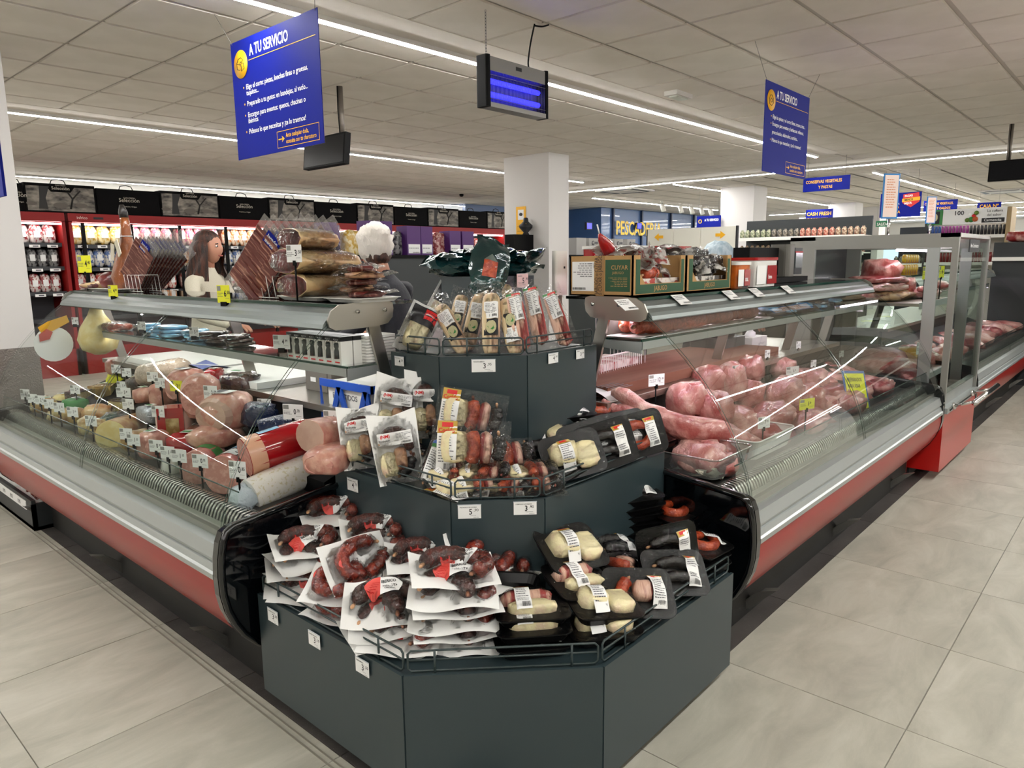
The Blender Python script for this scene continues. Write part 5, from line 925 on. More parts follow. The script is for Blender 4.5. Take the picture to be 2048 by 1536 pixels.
def meatbit(name, label, x, y, d, r, m, yaw=0, amp=.30, seed=0, sq=.85, grp=GR, film_=False):
    r = tuple(q * 1.22 for q in r); p = OY(x, y, d); p.z = max(p.z, .61 + r[2] * .6); t = thing(name, label, 'raw meat', p, math.radians(yaw), grp); b = MB(); b.blob((0, 0, 0), r, m, 18, amp=amp, seed=seed, sq=sq, fr=2.6); obj('meat', b, t)
    b = MB(); b.blob((r[0] * .25, -r[1] * .2, r[2] * .35), (r[0] * .6, r[1] * .6, r[2] * .6), PORK2 if m is not PORK2 else PORK, 12, amp=.35, seed=seed + 5); obj('fat_cap', b, t)
    if film_: b = MB(); b.blob((0, 0, .0), tuple(q * 1.05 for q in r), FILM, 14, amp=amp, seed=seed); obj('clear_film', b, t)
    return t
def tub(label, x0, x1, y0, y1, z0, z1, m, rot=0):
    t = thing('meat_tub', label, 'tub', ((x0 + x1) / 2, (y0 + y1) / 2, z0), rot); a, b, h = (x1 - x0), (y1 - y0), z1 - z0; o = MB(); n = 5; r = .03; ring = []
    for s_, z in ((.9, 0), (1, h)):
        for sx, sy, a0 in ((1, 1, 0), (-1, 1, 90), (-1, -1, 180), (1, -1, 270)):
            for k in range(n): an = math.radians(a0 + 90 * k / (n - 1)); ring.append(((sx * (a / 2 - r) + r * math.cos(an)) * s_, (sy * (b / 2 - r) + r * math.sin(an)) * s_, z))
    N = 4 * n; o.add(ring, [(k, (k + 1) % N, N + (k + 1) % N, N + k) for k in range(N)] + [tuple(range(N))], m); obj('tub_wall', o, t); o = MB(); o.tube([Vector(p) for p in ring[N:]], .004, m if m is WTRAY else CLEARP, 6, closed=True); obj('rim', o, t); return t
tub('clear tub nearest the right case end, holding pork over pale lard', 2.37, 2.68, 1.14, 1.42, .612, .69, CLEARP); tub('clear tub of pale pork behind the nearest one', 2.37, 2.66, 1.45, 1.62, .65, .72, CLEARP); tub('white tub with a pork shank laid across it', 2.72, 3.12, 1.14, 1.48, .612, .69, WTRAY)
t = thing('lard_crumbs', 'heap of pale lard crumbs spilling at the bottom of the nearest clear tub', 'lard', (2.50, 1.24, .632)); m = MB(); m.blob((0, 0, 0), (.115, .085, .028), LARD, 20, amp=.5, fr=7, sq=.7); obj('crumbs', m, t)
meatbit('pork_piece', 'pale pork slab in the nearest clear tub', 1400, 915, 1.28, (.11, .09, .05), PORK2, 20, seed=1); meatbit('pork_piece', 'pork slab at the front of the nearest clear tub', 1440, 935, 1.2, (.08, .05, .035), PORK, 0, seed=2)
meatbit('pork_piece', 'pale pork in the clear tub behind, with a paper label', 1315, 865, 1.53, (.10, .07, .05), PORK2, 10, seed=3)
def loin(label, a, b, r, m, seed=0):
    t = thing('pork_loin', label, 'raw meat', (a + b) / 2, 0, GR); c = (a + b) / 2; mb = MB(); pts = [a.lerp(b, k / 9) - c + Vector((0, 0, .012 * math.sin(k * .9 + seed))) for k in range(10)]; mb.tube(pts, [r * q for q in (.35, .8, 1, 1.05, .95, 1.05, 1.1, 1.0, .8, .35)], m, 12); obj('meat', mb, t)
    mb = MB(); mb.tube([p + Vector((0, 0, r * .55)) for p in pts[2:8]], [r * .3, r * .6, r * .65, r * .6, r * .55, r * .2], PORK2, 8); obj('fat_strip', mb, t); return t
loin('long pink pork tenderloin reaching back from the tubs', OY(1222, 785, 1.60), OY(1340, 838, 1.40), .032, PORK2); loin('pork shank laid diagonally across the tubs', OY(1300, 832, 1.45), OY(1500, 888, 1.24), .05, PORK, 2); loin('pork loin in the white tub by the 7,95 card', OY(1560, 880, 1.22), OY(1640, 850, 1.28), .028, BEEF, 1)
loin('smaller pork piece in the white tub beside the shank', OY(1500, 905, 1.22), OY(1580, 880, 1.22), .03, PORK, 1); loin('thin pork tail lying by the white sheet', OY(1205, 800, 1.62), OY(1300, 850, 1.45), .022, PORK, 3)
for k, (x, y, d, r, mm, yaw, lab) in enumerate((
    (1375, 800, 1.50, (.08, .07, .065), PORK2, 0, 'rounded pork leg piece behind the shank'), (1425, 815, 1.42, (.08, .07, .06), PORK, 30, 'pork piece right of the rounded one'), (1415, 765, 1.58, (.07, .06, .07), PORK, 0, 'pork piece under the 12,99 card stake'),
    (1460, 765, 1.55, (.09, .07, .08), PORK2, 20, 'tall pork piece in clear film'), (1500, 790, 1.47, (.05, .06, .06), PORK, 0, 'narrow pork piece between two big ones'), (1570, 785, 1.40, (.16, .075, .065), PORK, 12, 'long thick pork loin in the middle, topmost'),
    (1545, 830, 1.33, (.14, .08, .05), BEEF, 10, 'darker pork slab under the thick loin'), (1500, 738, 1.61, (.10, .06, .06), PORK, 10, 'pork piece behind the tall filmed one'), (1560, 735, 1.60, (.09, .07, .05), PORK2, 30, 'pale pork piece behind the thick loin'),
    (1625, 760, 1.52, (.12, .08, .06), PORK2, 20, 'pale ribbed pork piece right of the thick loin'), (1610, 800, 1.35, (.10, .08, .06), PORK, 40, 'pork piece behind the yellow 5,00 card'), (1670, 810, 1.30, (.10, .07, .06), BEEF, 10, 'brownish pork piece right of the yellow card'),
    (1620, 850, 1.20, (.13, .06, .04), PORK, 8, 'flat filmed pork pieces along the grille'), (1700, 830, 1.20, (.12, .06, .045), PORK2, 8, 'flat filmed pork pieces below the blue-framed notice'), (1655, 745, 1.6, (.08, .06, .05), BEEF, 0, 'red pork end by the small cards at the back'),
    (1690, 760, 1.5, (.11, .07, .05), PORK2, 30, 'stringy pork piece left of the blue-framed notice'), (1740, 760, 1.48, (.12, .08, .05), PORK, 10, 'pork piece behind the blue-framed notice'), (1785, 765, 1.38, (.10, .08, .05), BEEF, 20, 'dark red pork piece right of the blue-framed notice'),
    (1760, 800, 1.22, (.12, .06, .04), BEEF, 10, 'dark pork in black trays along the far grille'), (1820, 780, 1.18, (.12, .06, .04), BEEF, 10, 'dark pork in black trays near the far end panel'), (1800, 740, 1.5, (.14, .10, .05), PORK2, 20, 'pale pork at the back near the far end'), (1850, 745, 1.3, (.1, .08, .05), PORK, 0, 'pork piece against the far end panel'),
    (1580, 755, 1.58, (.08, .07, .05), PORK, 40, 'pork piece under the 6,15 card'), (1475, 840, 1.38, (.08, .06, .05), PORK2, 60, 'pork piece peeping over the white tub'))): meatbit('pork_piece', lab, x, y, d, r, mm, yaw, seed=k + 10)
for k in range(26):
    x = 2.75 + (k % 13) * .17; y = 1.30 + (k // 13) * .22 + .03 * math.sin(k * 2.3); z = .635 + (.03 if y > 1.37 else 0); r = (.12 + .03 * math.sin(k * 1.7), .08, .05)
    t = thing('pork_piece', ORD[k % 13] + ' ' + ('front', 'rear')[k // 13] + '-row pork piece from the near end, in the bottom layer under the larger cuts', 'raw meat', (x, y, z), k * .9, GR); b = MB(); b.blob((0, 0, 0), r, (PORK, PORK2, BEEF)[k % 3], 14, amp=.35, seed=k + 40, fr=2.6); obj('meat', b, t)
CR_ = 'white price cards in the right case'; CLB = ['wide white price card 12,99 nearest the brown board end', 'small white price card above the tall filmed pork piece', 'widest white price card, 6,15, above the thick pork loin', 'white price card 7,95 standing in the white tub', 'small white price card right of the widest one', 'small white card at the back below the middle shelf strut', 'tiny white card hanging highest at the back of the pork', 'white card just left of the blue-framed notice', 'pale card over the shiny pork tray at the back', 'pale card in the far half of the right case, at the back', 'white price card right of the blue-framed notice', 'yellow price card tilted at the front, left of the blue-framed notice', 'yellow price card right of the blue-framed notice', 'dim yellow price card at the far end of the right case']
for k, (x, y, d, a, b, w, yl) in enumerate(((1313, 760, 1.56, '12', '.99', .085, 0), (1472, 740, 1.50, '5', '.80', .05, 0), (1585, 742, 1.48, '6', '.15', .10, 0), (1528, 845, 1.2, '7', '.95', .07, 0), (1627, 727, 1.60, '10', '.9', .05, 0), (1535, 708, 1.60, '4', '.5', .04, 0), (1597, 690, 1.62, '3', '.9', .04, 0), (1672, 748, 1.5, '2', '.9', .045, 0), (1683, 708, 1.62, '3', '.2', .045, 0), (1750, 720, 1.6, '4', '.1', .04, 0), (1772, 755, 1.4, '5', '.50', .08, 0), (1614, 808, 1.16, '5', '.00', .10, 1), (1793, 742, 1.4, '1', '.95', .06, 1), (1835, 700, 1.5, '2', '.75', .09, 1))):
    p = OY(x, y, d); card(p, NR, a, b, CLB[k], CR_, max(.61, p.z - .2), w=w, h=.05 if w > .06 else .045, yellow=bool(yl))
t = thing('framed_notice', 'yellow offer notice in a blue frame leaning inside the right case glass', 'notice', OY(1715, 795, 1.2)); T = basis((0, 0, 0), (1, -.25, -.1), (-.15, .35, 1)); m = MB()
m.bx(-.11, .11, -.15, .15, -.004, .0, mat('frame_blue', '1d57a8', .3), T); obj('blue_frame', m, t); m = MB(); m.bx(-.095, .095, -.135, .135, .0, .002, YELLOW, T); A = T @ Matrix.Translation((0, 0, .003)); m.text('PREPARADOS', .03, INK, A @ Matrix.Translation((-.08, .09, 0)), .01, sx=.8); m.text('PARA ASAR', .03, INK, A @ Matrix.Translation((-.08, .055, 0)), .01, sx=.8); m.text('EL KILO', .018, INK, A @ Matrix.Translation((-.08, -.02, 0)), .01); m.text('3,95', .06, INK, A @ Matrix.Translation((-.04, -.10, 0)), .02, sx=.8); obj('yellow_sheet', m, t)
# rail labels on the head rail
for k, (x, y) in enumerate(((1331, 609), (1423, 598), (1490, 588), (1530, 583), (1577, 577))):
    c = at(x, y, 1.262); c.y = 1.43; m = MB(); T = basis((0, 0, 0), (1, 0, 0), (0, 1, .75)); m.bx(-.045, .045, -.03, .03, 0, .002, PAPER, T); printed(m, lambda a, b: tuple(T @ Vector((a, b, .003))), -.04, -.025, .04, .025, rows=3, seed=k)
    solid('rail_label', 'white paper label stuck on the right head rail, ' + ORD[k] + ' from the near end', 'label', m, (c.x, 1.432, 1.256), 0, 'rail labels')
# middle shelf: raw chorizo on paper, film packs
SZ = 1.119; m = MB(); m.grid(lambda u, v: (u * 1.25, v * .17, .002 + .004 * math.sin(u * 40) * (v < .2)), 40, 4, mat('tray_paper', 'cfccc0', .6)); m.bx(0, 1.25, .0, .17, -.001, 0, WTRAY); solid('tray_liner', 'crinkled white paper liner under the raw chorizo', 'paper', m, (2.36, 1.46, SZ))
GC = 'raw chorizo sausages on the middle shelf'
for k, (x0, y0, x1, y1, r, lab) in enumerate(((2.42, 1.53, 2.62, 1.50, .036, 'thick raw chorizo end nearest the glass edge'), (2.44, 1.60, 2.74, 1.60, .034, 'raw chorizo behind, pressed against the film bag'), (2.54, 1.49, 2.92, 1.50, .034, 'raw chorizo in the front row, second'), (2.90, 1.50, 3.22, 1.52, .032, 'raw chorizo in the front row, third'), (3.20, 1.52, 3.55, 1.54, .032, 'raw chorizo in the front row, far end'), (2.72, 1.60, 2.98, 1.61, .03, 'raw chorizo in the rear row'))):
    a, b = Vector((x0, y0, SZ + r + .002)), Vector((x1, y1, SZ + r + .002)); t = thing('raw_chorizo', lab, 'sausage', (a + b) / 2, 0, GC); c = (a + b) / 2; mb, sg = sausage([a - c, (a - c) * .4 + Vector((0, .01, .004)), (b - c) * .4 - Vector((0, .008, 0)), b - c], r, RAWCH, k, n=12); obj('sausage', mb, t)
m = MB(); m.add([(0, 0, 0), (.12, .02, .0), (.09, .05, .07), (.0, .03, .02)], [(0, 1, 2, 3)], PAPER); printed(m, lambda a, b: (a, .01 + b * .3, .01 + b * .5), .02, .01, .09, .06, rows=4, seed=2); m2 = m; solid('folded_label', 'folded white label standing between the raw chorizos', 'label', m, (2.86, 1.56, SZ + .05))
for k, (x, y) in enumerate(((1580, 610), (1620, 603), (1660, 598), (1700, 595), (1740, 600))):
    t = thing('film_packs', 'dark shiny film packs on the right middle shelf, ' + ORD[k] + ' from the chorizo', 'meat packs', (3.75 + k * .24, 1.55, SZ)); 
    for j in range(3): m = MB(); m.blob((0, 0, .015 + j * .02), (.11, .07, .014), BLUEW if (j + k) % 2 else DKW, 14, amp=.3, seed=j + k * 2, sq=.6); obj('film_pack', m, t, rot=(0, .05 * j, .3 * j))
# things on the worktop behind
BRD = mat('brown_board', '6e4638', .8, spec=.15, col2='7a5243', nscale=4, stretch=(.3, 3, 1)); m = MB(); m.bx(0, 1.75, 0, .42, 0, .045, BRD); solid('cutting_board', 'long thick brown cutting board on the right worktop', 'cutting board', m, (2.40, 1.64, WT))
m = MB(); m.grid(lambda u, v: (u * .2, v * .16, .01 + .02 * math.sin(u * 6) * (1 - v) + .03 * v - .05 * (1 - v) ** 3), 10, 8, PAPER); 
for k in range(5): m.bx(.02, .15, .03 + k * .022, .034 + k * .022, .045, .046, GREYINK)
solid('paper_bag', 'printed white paper sheet hanging over the edge of the brown board', 'paper', m, (2.36, 1.56, WT + .0))
def basket(label, c, w, l, h, yaw):
    t = thing('wire_basket', label, 'basket', c, math.radians(yaw)); 
    for s_ in (-1, 1):
        m = MB()
        for k in range(int(l / .022)): x = -l / 2 + k * .022; m.tube([(x, s_ * w / 2, 0), (x, s_ * w / 2, h)], .0016, WHITE, 4)
        m.tube([(-l / 2, s_ * w / 2, h), (l / 2, s_ * w / 2, h)], .004, WHITE, 6); o = obj('wire_side', m, t); o['kind'] = 'stuff'
        m = MB()
        for k in range(int(w / .022)): y = -w / 2 + k * .022; m.tube([(s_ * l / 2, y, 0), (s_ * l / 2, y, h)], .0016, WHITE, 4)
        m.tube([(s_ * l / 2, -w / 2, h), (s_ * l / 2, w / 2, h)], .004, WHITE, 6); o = obj('wire_end', m, t); o['kind'] = 'stuff'
    m = MB(); m.box((0, 0, h * .35), (l * .9, w * .8, h * .6), mat('basket_goods', '8f2a25', .4, col2='d9cfc6', nscale=14)); obj('goods', m, t); return t
basket('white wire basket standing behind the raw chorizo', (3.22, 2.02, WT + .12), .24, .42, .22, 3); basket('white wire basket on the worktop, low behind the brown board', (2.85, 2.0, WT + .0), .24, .5, .12, 5)
m = MB(); m.rbox((0, 0, .05), (.30, .22, .1), .02, DARK); m.rbox((0, 0, .13), (.18, .14, .08), .02, BLACK); solid('counter_scale', 'dark grey scale base on the right worktop under the middle shelf', 'scale', m, (4.0, 1.95, WT))
m = MB(); m.bx(-.11, .11, -.06, .06, 0, .075, mat('carton_white', 'e3e2dc')); m.blob((0, 0, .085), (.06, .03, .03), PAPER, 10, amp=.5); printed(m, lambda a, b: (a, -.061, b), -.02, .01, .09, .04, rows=2, seed=4); solid('tissue_box', 'white cardboard glove box with a tissue on top, on the right worktop', 'box', m, (4.35, 1.9, WT))
m = MB(); m.lathe([(.055, 0), (.07, .14), (.072, .15)], mat('beaker', 'c9c3b4', .4), 20); solid('plastic_beaker', 'beige plastic beaker behind the right end plate', 'beaker', m, (2.55, 1.72, SZ - .02)); 
# top service shelf: cartons, tubs, scale
PR = mat('carton_green', '1d4a2c', .6)
def jabugo(label, x0, x1, y0, y1, z0, h, side, stuffm, seed):
    t = thing('chorizo_carton', label, 'carton', (x0, y0, z0)); w, d = x1 - x0, y1 - y0; T_ = .006; m = MB()
    m.bx(0, T_, 0, d, 0, h, CARD); obj('carton_side', m, t); m = MB(); m.bx(w - T_, w, 0, d, 0, h, CARD); obj('carton_side', m, t); m = MB(); m.bx(0, w, d - T_, d, 0, h, CARD); obj('carton_back', m, t)
    m = MB(); m.bx(0, w, 0, d, 0, T_, CARD); obj('carton_floor', m, t)
    m = MB(); m.bx(0, w, 0, T_, 0, h * .30, CARD); m.bx(0, w * .13, 0, T_, h * .3, h, CARD); m.bx(w * .9, w, 0, T_, h * .3, h, CARD); m.prism([(w * .13, h * .3), (w * .22, h * .3), (w * .13, h * .55)], 0, T_, lambda a, b, y: (a, y, b), CARD)
    m.bx(w * .05, w * .96, -.001, 0, h * .06, h * .285, PR); m.bx(w * .05, w * .125, -.001, 0, h * .285, h * .9, PR); m.bx(w * .905, w * .96, -.001, 0, h * .285, h * .9, PR)
    m.text('JABUGO', h * .17, CARD, basis((w * .38, -.0018, h * .12), (1, 0, 0), (0, 0, 1)), .01, sx=1.0); obj('carton_front', m, t, 'cut-out front lettered JABUGO')
    if side:
        m = MB(); m.bx(-.001, 0, d * .04, d * .42, h * .12, h * .9, PR); B = lambda y, z: basis((-.0018, y, z), (0, -1, 0), (0, 0, 1))
        m.text('CUYAR', h * .15, CARD, B(d * .33, h * .66), .01, sx=1.0); m.text('JABUGO', h * .09, CARD, B(d * .31, h * .55), .0); q = lambda a, b: (-.0018, a, b); printed(m, q, d * .08, h * .14, d * .38, h * .48, m=CARD, rows=6, seed=1, bar=False)
        m.bx(-.001, 0, d * .60, d * .96, h * .12, h * .86, PAPER); printed(m, q, d * .63, h * .34, d * .94, h * .84, rows=7, seed=2, bar=False); printed(m, q, d * .63, h * .15, d * .94, h * .5, rows=0, seed=5)
        m.bx(-.0012, 0, d * .44, d * .57, 0, h, mat('tape_brown', '9c7648', .35)); m.text('o CUYAR o JABUGO', h * .16, INK, basis((-.0018, d * .47, h * .02), (0, 0, 1), (0, 1, 0)), .0, sx=.7); m.text('JABUGO o CUYAR', h * .16, INK, basis((-.0018, d * .53, h * .05), (0, 0, 1), (0, 1, 0)), .0, sx=.7); obj('printed_side', m, t, 'side printed CUYAR JABUGO with brown tape')
    rnd = random.Random(seed)
    for k in range(16):
        p = (rnd.uniform(.05, w - .05), rnd.uniform(.03, d - .05), h * rnd.uniform(.45, 1.0)); m = MB(); m.grid(lambda u, v: ((u - .5) * .12, (v - .5) * .08, .012 * math.sin(u * 7 + k) + .008 * math.sin(v * 9)), 6, 5, stuffm); m.grid(lambda u, v: ((u - .5) * .13, (v - .5) * .09, .004 + .012 * math.sin(u * 7 + k) + .008 * math.sin(v * 9)), 6, 5, FILM)
        obj('chorizo_pack', m, t, loc=p, rot=(rnd.uniform(.3, 1.3), rnd.uniform(-.5, .5), rnd.uniform(-1, 1)))
    m = MB(); m.bx(.01, w - .01, .02, d - .01, .01, h * .42, stuffm); obj('packed_layer', m, t); return t
xa = ony(1265, 592, 1.49).x; xb = ony(1371, 585, 1.49).x; xc = ony(1461, 578, 1.49).x; yb = onx(1140, 588, xa).y; hB = .155
WPK = mat('white_red_print', 'dfd6cf', .3, coat=.5, col2='b8403c', nscale=28, lo=.56, hi=.6); GPK = mat('grey_dark_print', '2c2322', .25, coat=.6, col2='d6d2cb', nscale=18, lo=.52, hi=.58)
jabugo('brown carton lettered CUYAR on its side, window front full of chorizo packs', xa, xb - .004, 1.49, yb, TS, hB, True, WPK, 3); jabugo('second brown JABUGO carton holding dark packs', xb + .004, xc, 1.49, yb, TS, hB, False, GPK, 4)
mb, sg = sausage([(-.045, 0, 0), (-.015, .0, .006), (.015, 0, .006), (.045, 0, 0)], .024, ORS, 1); t = thing('chorizo_piece', 'orange chorizo piece lying in the window of the CUYAR carton', 'sausage', (xa + (xb - xa) * .45, 1.53, TS + hB * .52)); obj('sausage', mb, t)
t = thing('salami_tip', 'red netted sausage tip with a white string rising from the CUYAR carton', 'sausage', (xa + .06, yb - .12, TS + hB + .02)); m = MB(); m.tube([(.05, 0, -.02), (.02, 0, .02), (-.01, 0, .045), (-.03, 0, .065)], [.03, .028, .018, .005], WRAPR, 12); m.tube([(-.03, 0, .065), (-.045, 0, .10)], .003, WTRAY, 5); obj('sausage', m, t)
for k in range(3): m = MB(); m.grid(lambda u, v: ((u - .5) * .2, (v - .5) * .14, .03 * math.sin(u * 3) + .01 * math.sin(v * 8 + k)), 8, 6, WPK); m.grid(lambda u, v: ((u - .5) * .21, (v - .5) * .15, .005 + .03 * math.sin(u * 3) + .01 * math.sin(v * 8 + k)), 8, 6, FILM); solid('loose_pack', 'white and red printed pack on top of the cartons, ' + ORD[k] + ' from the near end', 'sausage pack', m, (xa + .16 + k * .22, yb - .12, TS + hB + .002), (.15, .1 * k, .5 * k), 'loose packs on the cartons')
def bucket(label, x, y, z, w, d, h, lidm, bodym, txt):
    t = thing('food_tub', label, 'plastic tub', (x, y, z)); m = MB(); m.rbox((0, 0, h / 2), (w, d, h), .015, bodym, taper=.93); obj('tub', m, t); m = MB(); m.rbox((0, 0, h + .006), (w + .01, d + .01, .014), .018, lidm); obj('lid', m, t)
    m = MB(); m.bx(-w * .46, -w * .05, -d / 2 - .0015, -d / 2, h * .1, h * .8, PAPER); m.bx(w * .02, w * .46, -d / 2 - .0015, -d / 2, h * .1, h * .8, WRAPR); m.text(txt, h * .2, SIGNWHITE, basis((w * .06, -d / 2 - .002, h * .3), (1, 0, 0), (0, 0, 1)), .02, sx=.8); obj('print', m, t)
xd = ony(1500, 590, 1.55).x
bucket('small orange-topped tub beside the second JABUGO carton', xc + .12, 1.54, TS, .14, .12, .11, WTRAY, mat('tub_orange', 'c8641a', .4, col2='2c2622', nscale=8), 'XXL'); bucket('white tub with a red lid and red panel lettered Extra, by the JABUGO cartons', xc + .38, 1.56, TS, .26, .16, .13, WRAPR, WTRAY, 'Extra')
for k in range(2): bucket(['larger white tub with red lid standing behind the cartons', 'red and white tub with white lid behind the cartons'][k], xb + .12 + k * .36, yb + .12, TS, .3, .2, .19, (WTRAY, WRAPR)[k], WRAPR if k == 0 else WTRAY, 'Extra')
t = thing('label_scale', 'black and grey counter scale with a small screen by the tall showcase', 'scale', (4.25, 1.74, TS)); m = MB(); m.rbox((-.12, .05, .12), (.42, .10, .16), .01, BLACK); obj('back_panel', m, t); m = MB(); m.rbox((.14, 0, .12), (.11, .12, .20), .03, mat('scale_grey', '6a6862', .4)); obj('head', m, t); m = MB(); m.rbox((.27, -.02, .12), (.15, .06, .16), .02, DARK); m.bx(.215, .325, -.054, -.05, .08, .17, mat('lcd', '7d8688', .2)); m.bx(.21, .33, -.0535, -.0505, .172, .178, LRED); obj('screen', m, t); m = MB(); m.bx(-.3, .3, -.1, .12, 0, .03, BLACK); obj('base', m, t)

# showcase contents
def pile(name, label, c, items, grp=None):
    t = thing(name, label, 'raw meat', c, 0, grp)
    for k, (o_, r, mm) in enumerate(items): m = MB(); m.blob(o_, r, mm, 16, amp=.3, seed=k, sq=.7, fr=3); obj('meat', m, t)
    return t
pile('rib_stack', 'stack of pork ribs and skin-on slabs crowned by a pink joint, in the tall showcase', (5.5, 1.5, 1.12), [((0, 0, .03), (.33, .2, .04), EAR), ((-.02, 0, .09), (.30, .18, .035), PORK2), ((0, 0, .14), (.28, .16, .03), BEEF), ((.0, -.02, .20), (.14, .12, .08), PORK), ((.28, -.1, .08), (.12, .08, .07), PORK)])
pile('rib_row', 'row of pale pink rib pieces at the right of the showcase shelf', (5.9, 1.3, 1.12), [((0, 0, .03), (.16, .1, .04), PORK2), ((-.05, -.04, .06), (.10, .06, .03), PORK)]); pile('pork_slabs', 'pink pork slabs on the lower showcase shelf', (5.6, 1.4, .62), [((-.2, 0, .05), (.2, .2, .06), PORK), ((.2, .0, .05), (.2, .2, .06), PORK2), ((0, .05, .1), (.2, .15, .05), BEEF), ((0.1, -.1, .12), (.12, .08, .04), mat('amber_pack', 'd19a2c', .3, coat=.5))])
for k, (x, y, yl, a) in enumerate(((1782, 533, 1, '9,9'), (1795, 530, 0, '8,5'), (1812, 528, 0, '7,9'), (1842, 525, 1, '6,5'), (1790, 597, 0, '4,9'), (1815, 594, 0, '5,2'))): p = onx(x, y, 5.35 + k * .06 if k < 4 else 5.4); p = Vector((5.3 + .15 * (k % 4), 1.16, 1.31 if k < 4 else .82)); card(p, NR, a[0], a[1:], ('yellow' if yl else 'white') + ' price card in the tall showcase, ' + ORD[k % 4] + ' from the left on the ' + ('upper' if k < 4 else 'lower') + ' shelf', 'price cards in the tall showcase', 1.12 if k < 4 else .62, w=.06, h=.08, yellow=bool(yl))
# third case contents
for k in range(16):
    x = 6.4 + (k % 8) * .43; y = 1.25 + (k // 8) * .22; t = thing('pork_piece', ['pale', 'pink', 'dark red'][k % 3] + ' pork piece in the farthest counter, ' + ['front', 'rear'][k // 8] + ' row, ' + ORD[k % 8] + ' from the showcase', 'raw meat', (x, y, .66), k * .7, 'pork in the farthest counter'); m = MB(); m.blob((0, 0, 0), (.17, .10, .06), (PORK2, PORK, BEEF)[k % 3], 14, amp=.3, seed=k); obj('meat', m, t)
t = thing('oval_tray', 'oval white tray holding dark red meat in the farthest counter', 'tray', (6.9, 1.5, 1.122)); m = MB(); m.blob((0, 0, .03), (.24, .13, .04), WTRAY, 20, amp=0); obj('tray', m, t); m = MB(); m.blob((-.05, -.1, .06), (.15, .08, .04), BEEF, 14); obj('meat', m, t)
t = thing('crisp_display', 'yellow and orange bagged snacks stacked behind the farthest counter', 'snack packs', (7.2, 1.75, TS))
for k in range(12): m = MB(); m.blob((0, 0, .03), (.035, .02, .04), mat('snack_yellow', 'd9a81c', .3, coat=.4, col2='9c3a12', nscale=20), 10, sq=.5); obj('snack_bag', m, t, loc=((k % 6) * .08, 0, (k // 6) * .09))
# offer boards on poles above the showcase
for k, (x, y0, y1, X, lab) in enumerate(((1785, 347, 437, 5.2, 'taller'), (1865, 393, 447, 5.9, 'shorter'))):
    a, b = onx(x, y0, X), onx(x, y1, X); yy = a.y; t = thing('offer_board', lab + ' white price list in a blue frame on a pole above the tall showcase', 'sign', (X, yy, 1.555)); m = MB(); m.tube([(0, 0, 0), (0, 0, b.z - 1.555)], .008, CHROME, 8); obj('pole', m, t)
    h = (a.z - b.z) / 2; zc = (a.z + b.z) / 2 - 1.555; T = basis((0, 0, zc), (.75, -.55, 0), (0, 0, 1)); w = h * .42; m = MB(); m.bx(-w, w, -h, h, -.006, 0, mat('frame_sky', '2c7fc4', .3), T); obj('blue_frame', m, t); m = MB(); m.bx(-w * .85, w * .85, -h * .93, h * .93, 0, .001, mat('sheet_peach', 'f3ddd3', .5), T); printed(m, lambda p, q: tuple(T @ Vector((p, q, .0016))), -w * .6, -h * .8, w * .6, h * .8, m=mat('print_orange', 'd98a5a', .6), rows=12, seed=k, bar=False); obj('sheet', m, t)
# ================================================================ HANGING THINGS
def hang(t, pts, m=None, r=.0015): 
    mb = MB(); mb.tube(pts, r, m or mat('string', '6c6862', .6), 4); obj('hanging_cord', mb, t)
def service_sign(name, label, org, xd, w, h, lines, foot, icon):
    t = thing(name, label, 'sign', org); T = basis((0, 0, 0), xd, (0, 0, 1)); m = MB(); m.bx(0, w, -h, 0, -.004, 0, BLUE, T); m.bx(0, w, -h, 0, -.0045, -.004, SIGNWHITE, T); obj('board', m, t)
    A = T @ Matrix.Translation((0, 0, .0012)); P_ = lambda u, v, z=0: A @ Matrix.Translation((u * w, -v * h, z)); m = MB()
    m.text('A TU SERVICIO', h * .125, SIGNWHITE, P_(.235, .155), .02, sx=.74); m.bx(.22 * w, .97 * w, -.192 * h, -.187 * h, 0, .0004, GOLD, A)
    for v, s_, bul in lines:
        m.text(s_, h * .060, SIGNWHITE, P_(.165, v + .02), .012, sx=.90)
        if bul: m.lathe([(.0055 * h / .62, 0), (.0055 * h / .62, .0005)], GOLD, 8, P_(.135, v))
    for a, b, c, d in ((.50, .96, .835, .839), (.50, .96, .966, .970), (.50, .503, .835, .97), (.957, .96, .835, .97)): m.bx(a * w, b * w, -d * h, -c * h, 0, .0004, GOLD if icon else GOLD, A)
    for k, s_ in enumerate(foot): m.text(s_, h * .05, GOLD, P_(.60, .893 + k * .05), .012, sx=.82)
    m.bx(.515 * w, .57 * w, -.904 * h, -.896 * h, 0, .0004, GOLD, A); m.prism([(.555, .875), (.585, .9), (.555, .925), (.562, .9)], 0, .0005, lambda a, b, z: tuple(A @ Vector((a * w, -b * h, z))), GOLD); obj('lettering', m, t, 'white and gold Spanish lettering')
    m = MB(); C = P_(.12, .20, .0006); r = .082 * w * 1.05; m.lathe([(r, 0), (r, .0008)], GOLD, 32, C); ik = lambda pts: m.tube([C @ Vector((a * r, b * r, .0014)) for a, b in pts], .0022, INK, 4, closed=True)
    if icon == 0: ik([(-.55, .1), (-.3, .4), (.1, .45), (.4, .25), (.1, .1), (0, .2), (-.1, .0)]); ik([(-.55, .1), (-.1, .0), (-.1, -.4), (-.5, -.3)]); ik([(.05, .0), (.4, .05), (.5, -.35), (.1, -.5)])
    else: ik([(-.5, 0), (-.4, .4), (0, .5), (.4, .2), (.5, -.2), (.1, -.5), (-.4, -.4)]); ik([(-.25, 0), (-.1, .2), (.15, .1), (.2, -.15), (-.1, -.2)])
    obj('round_icon', m, t, 'gold disc with a line drawing'); return t
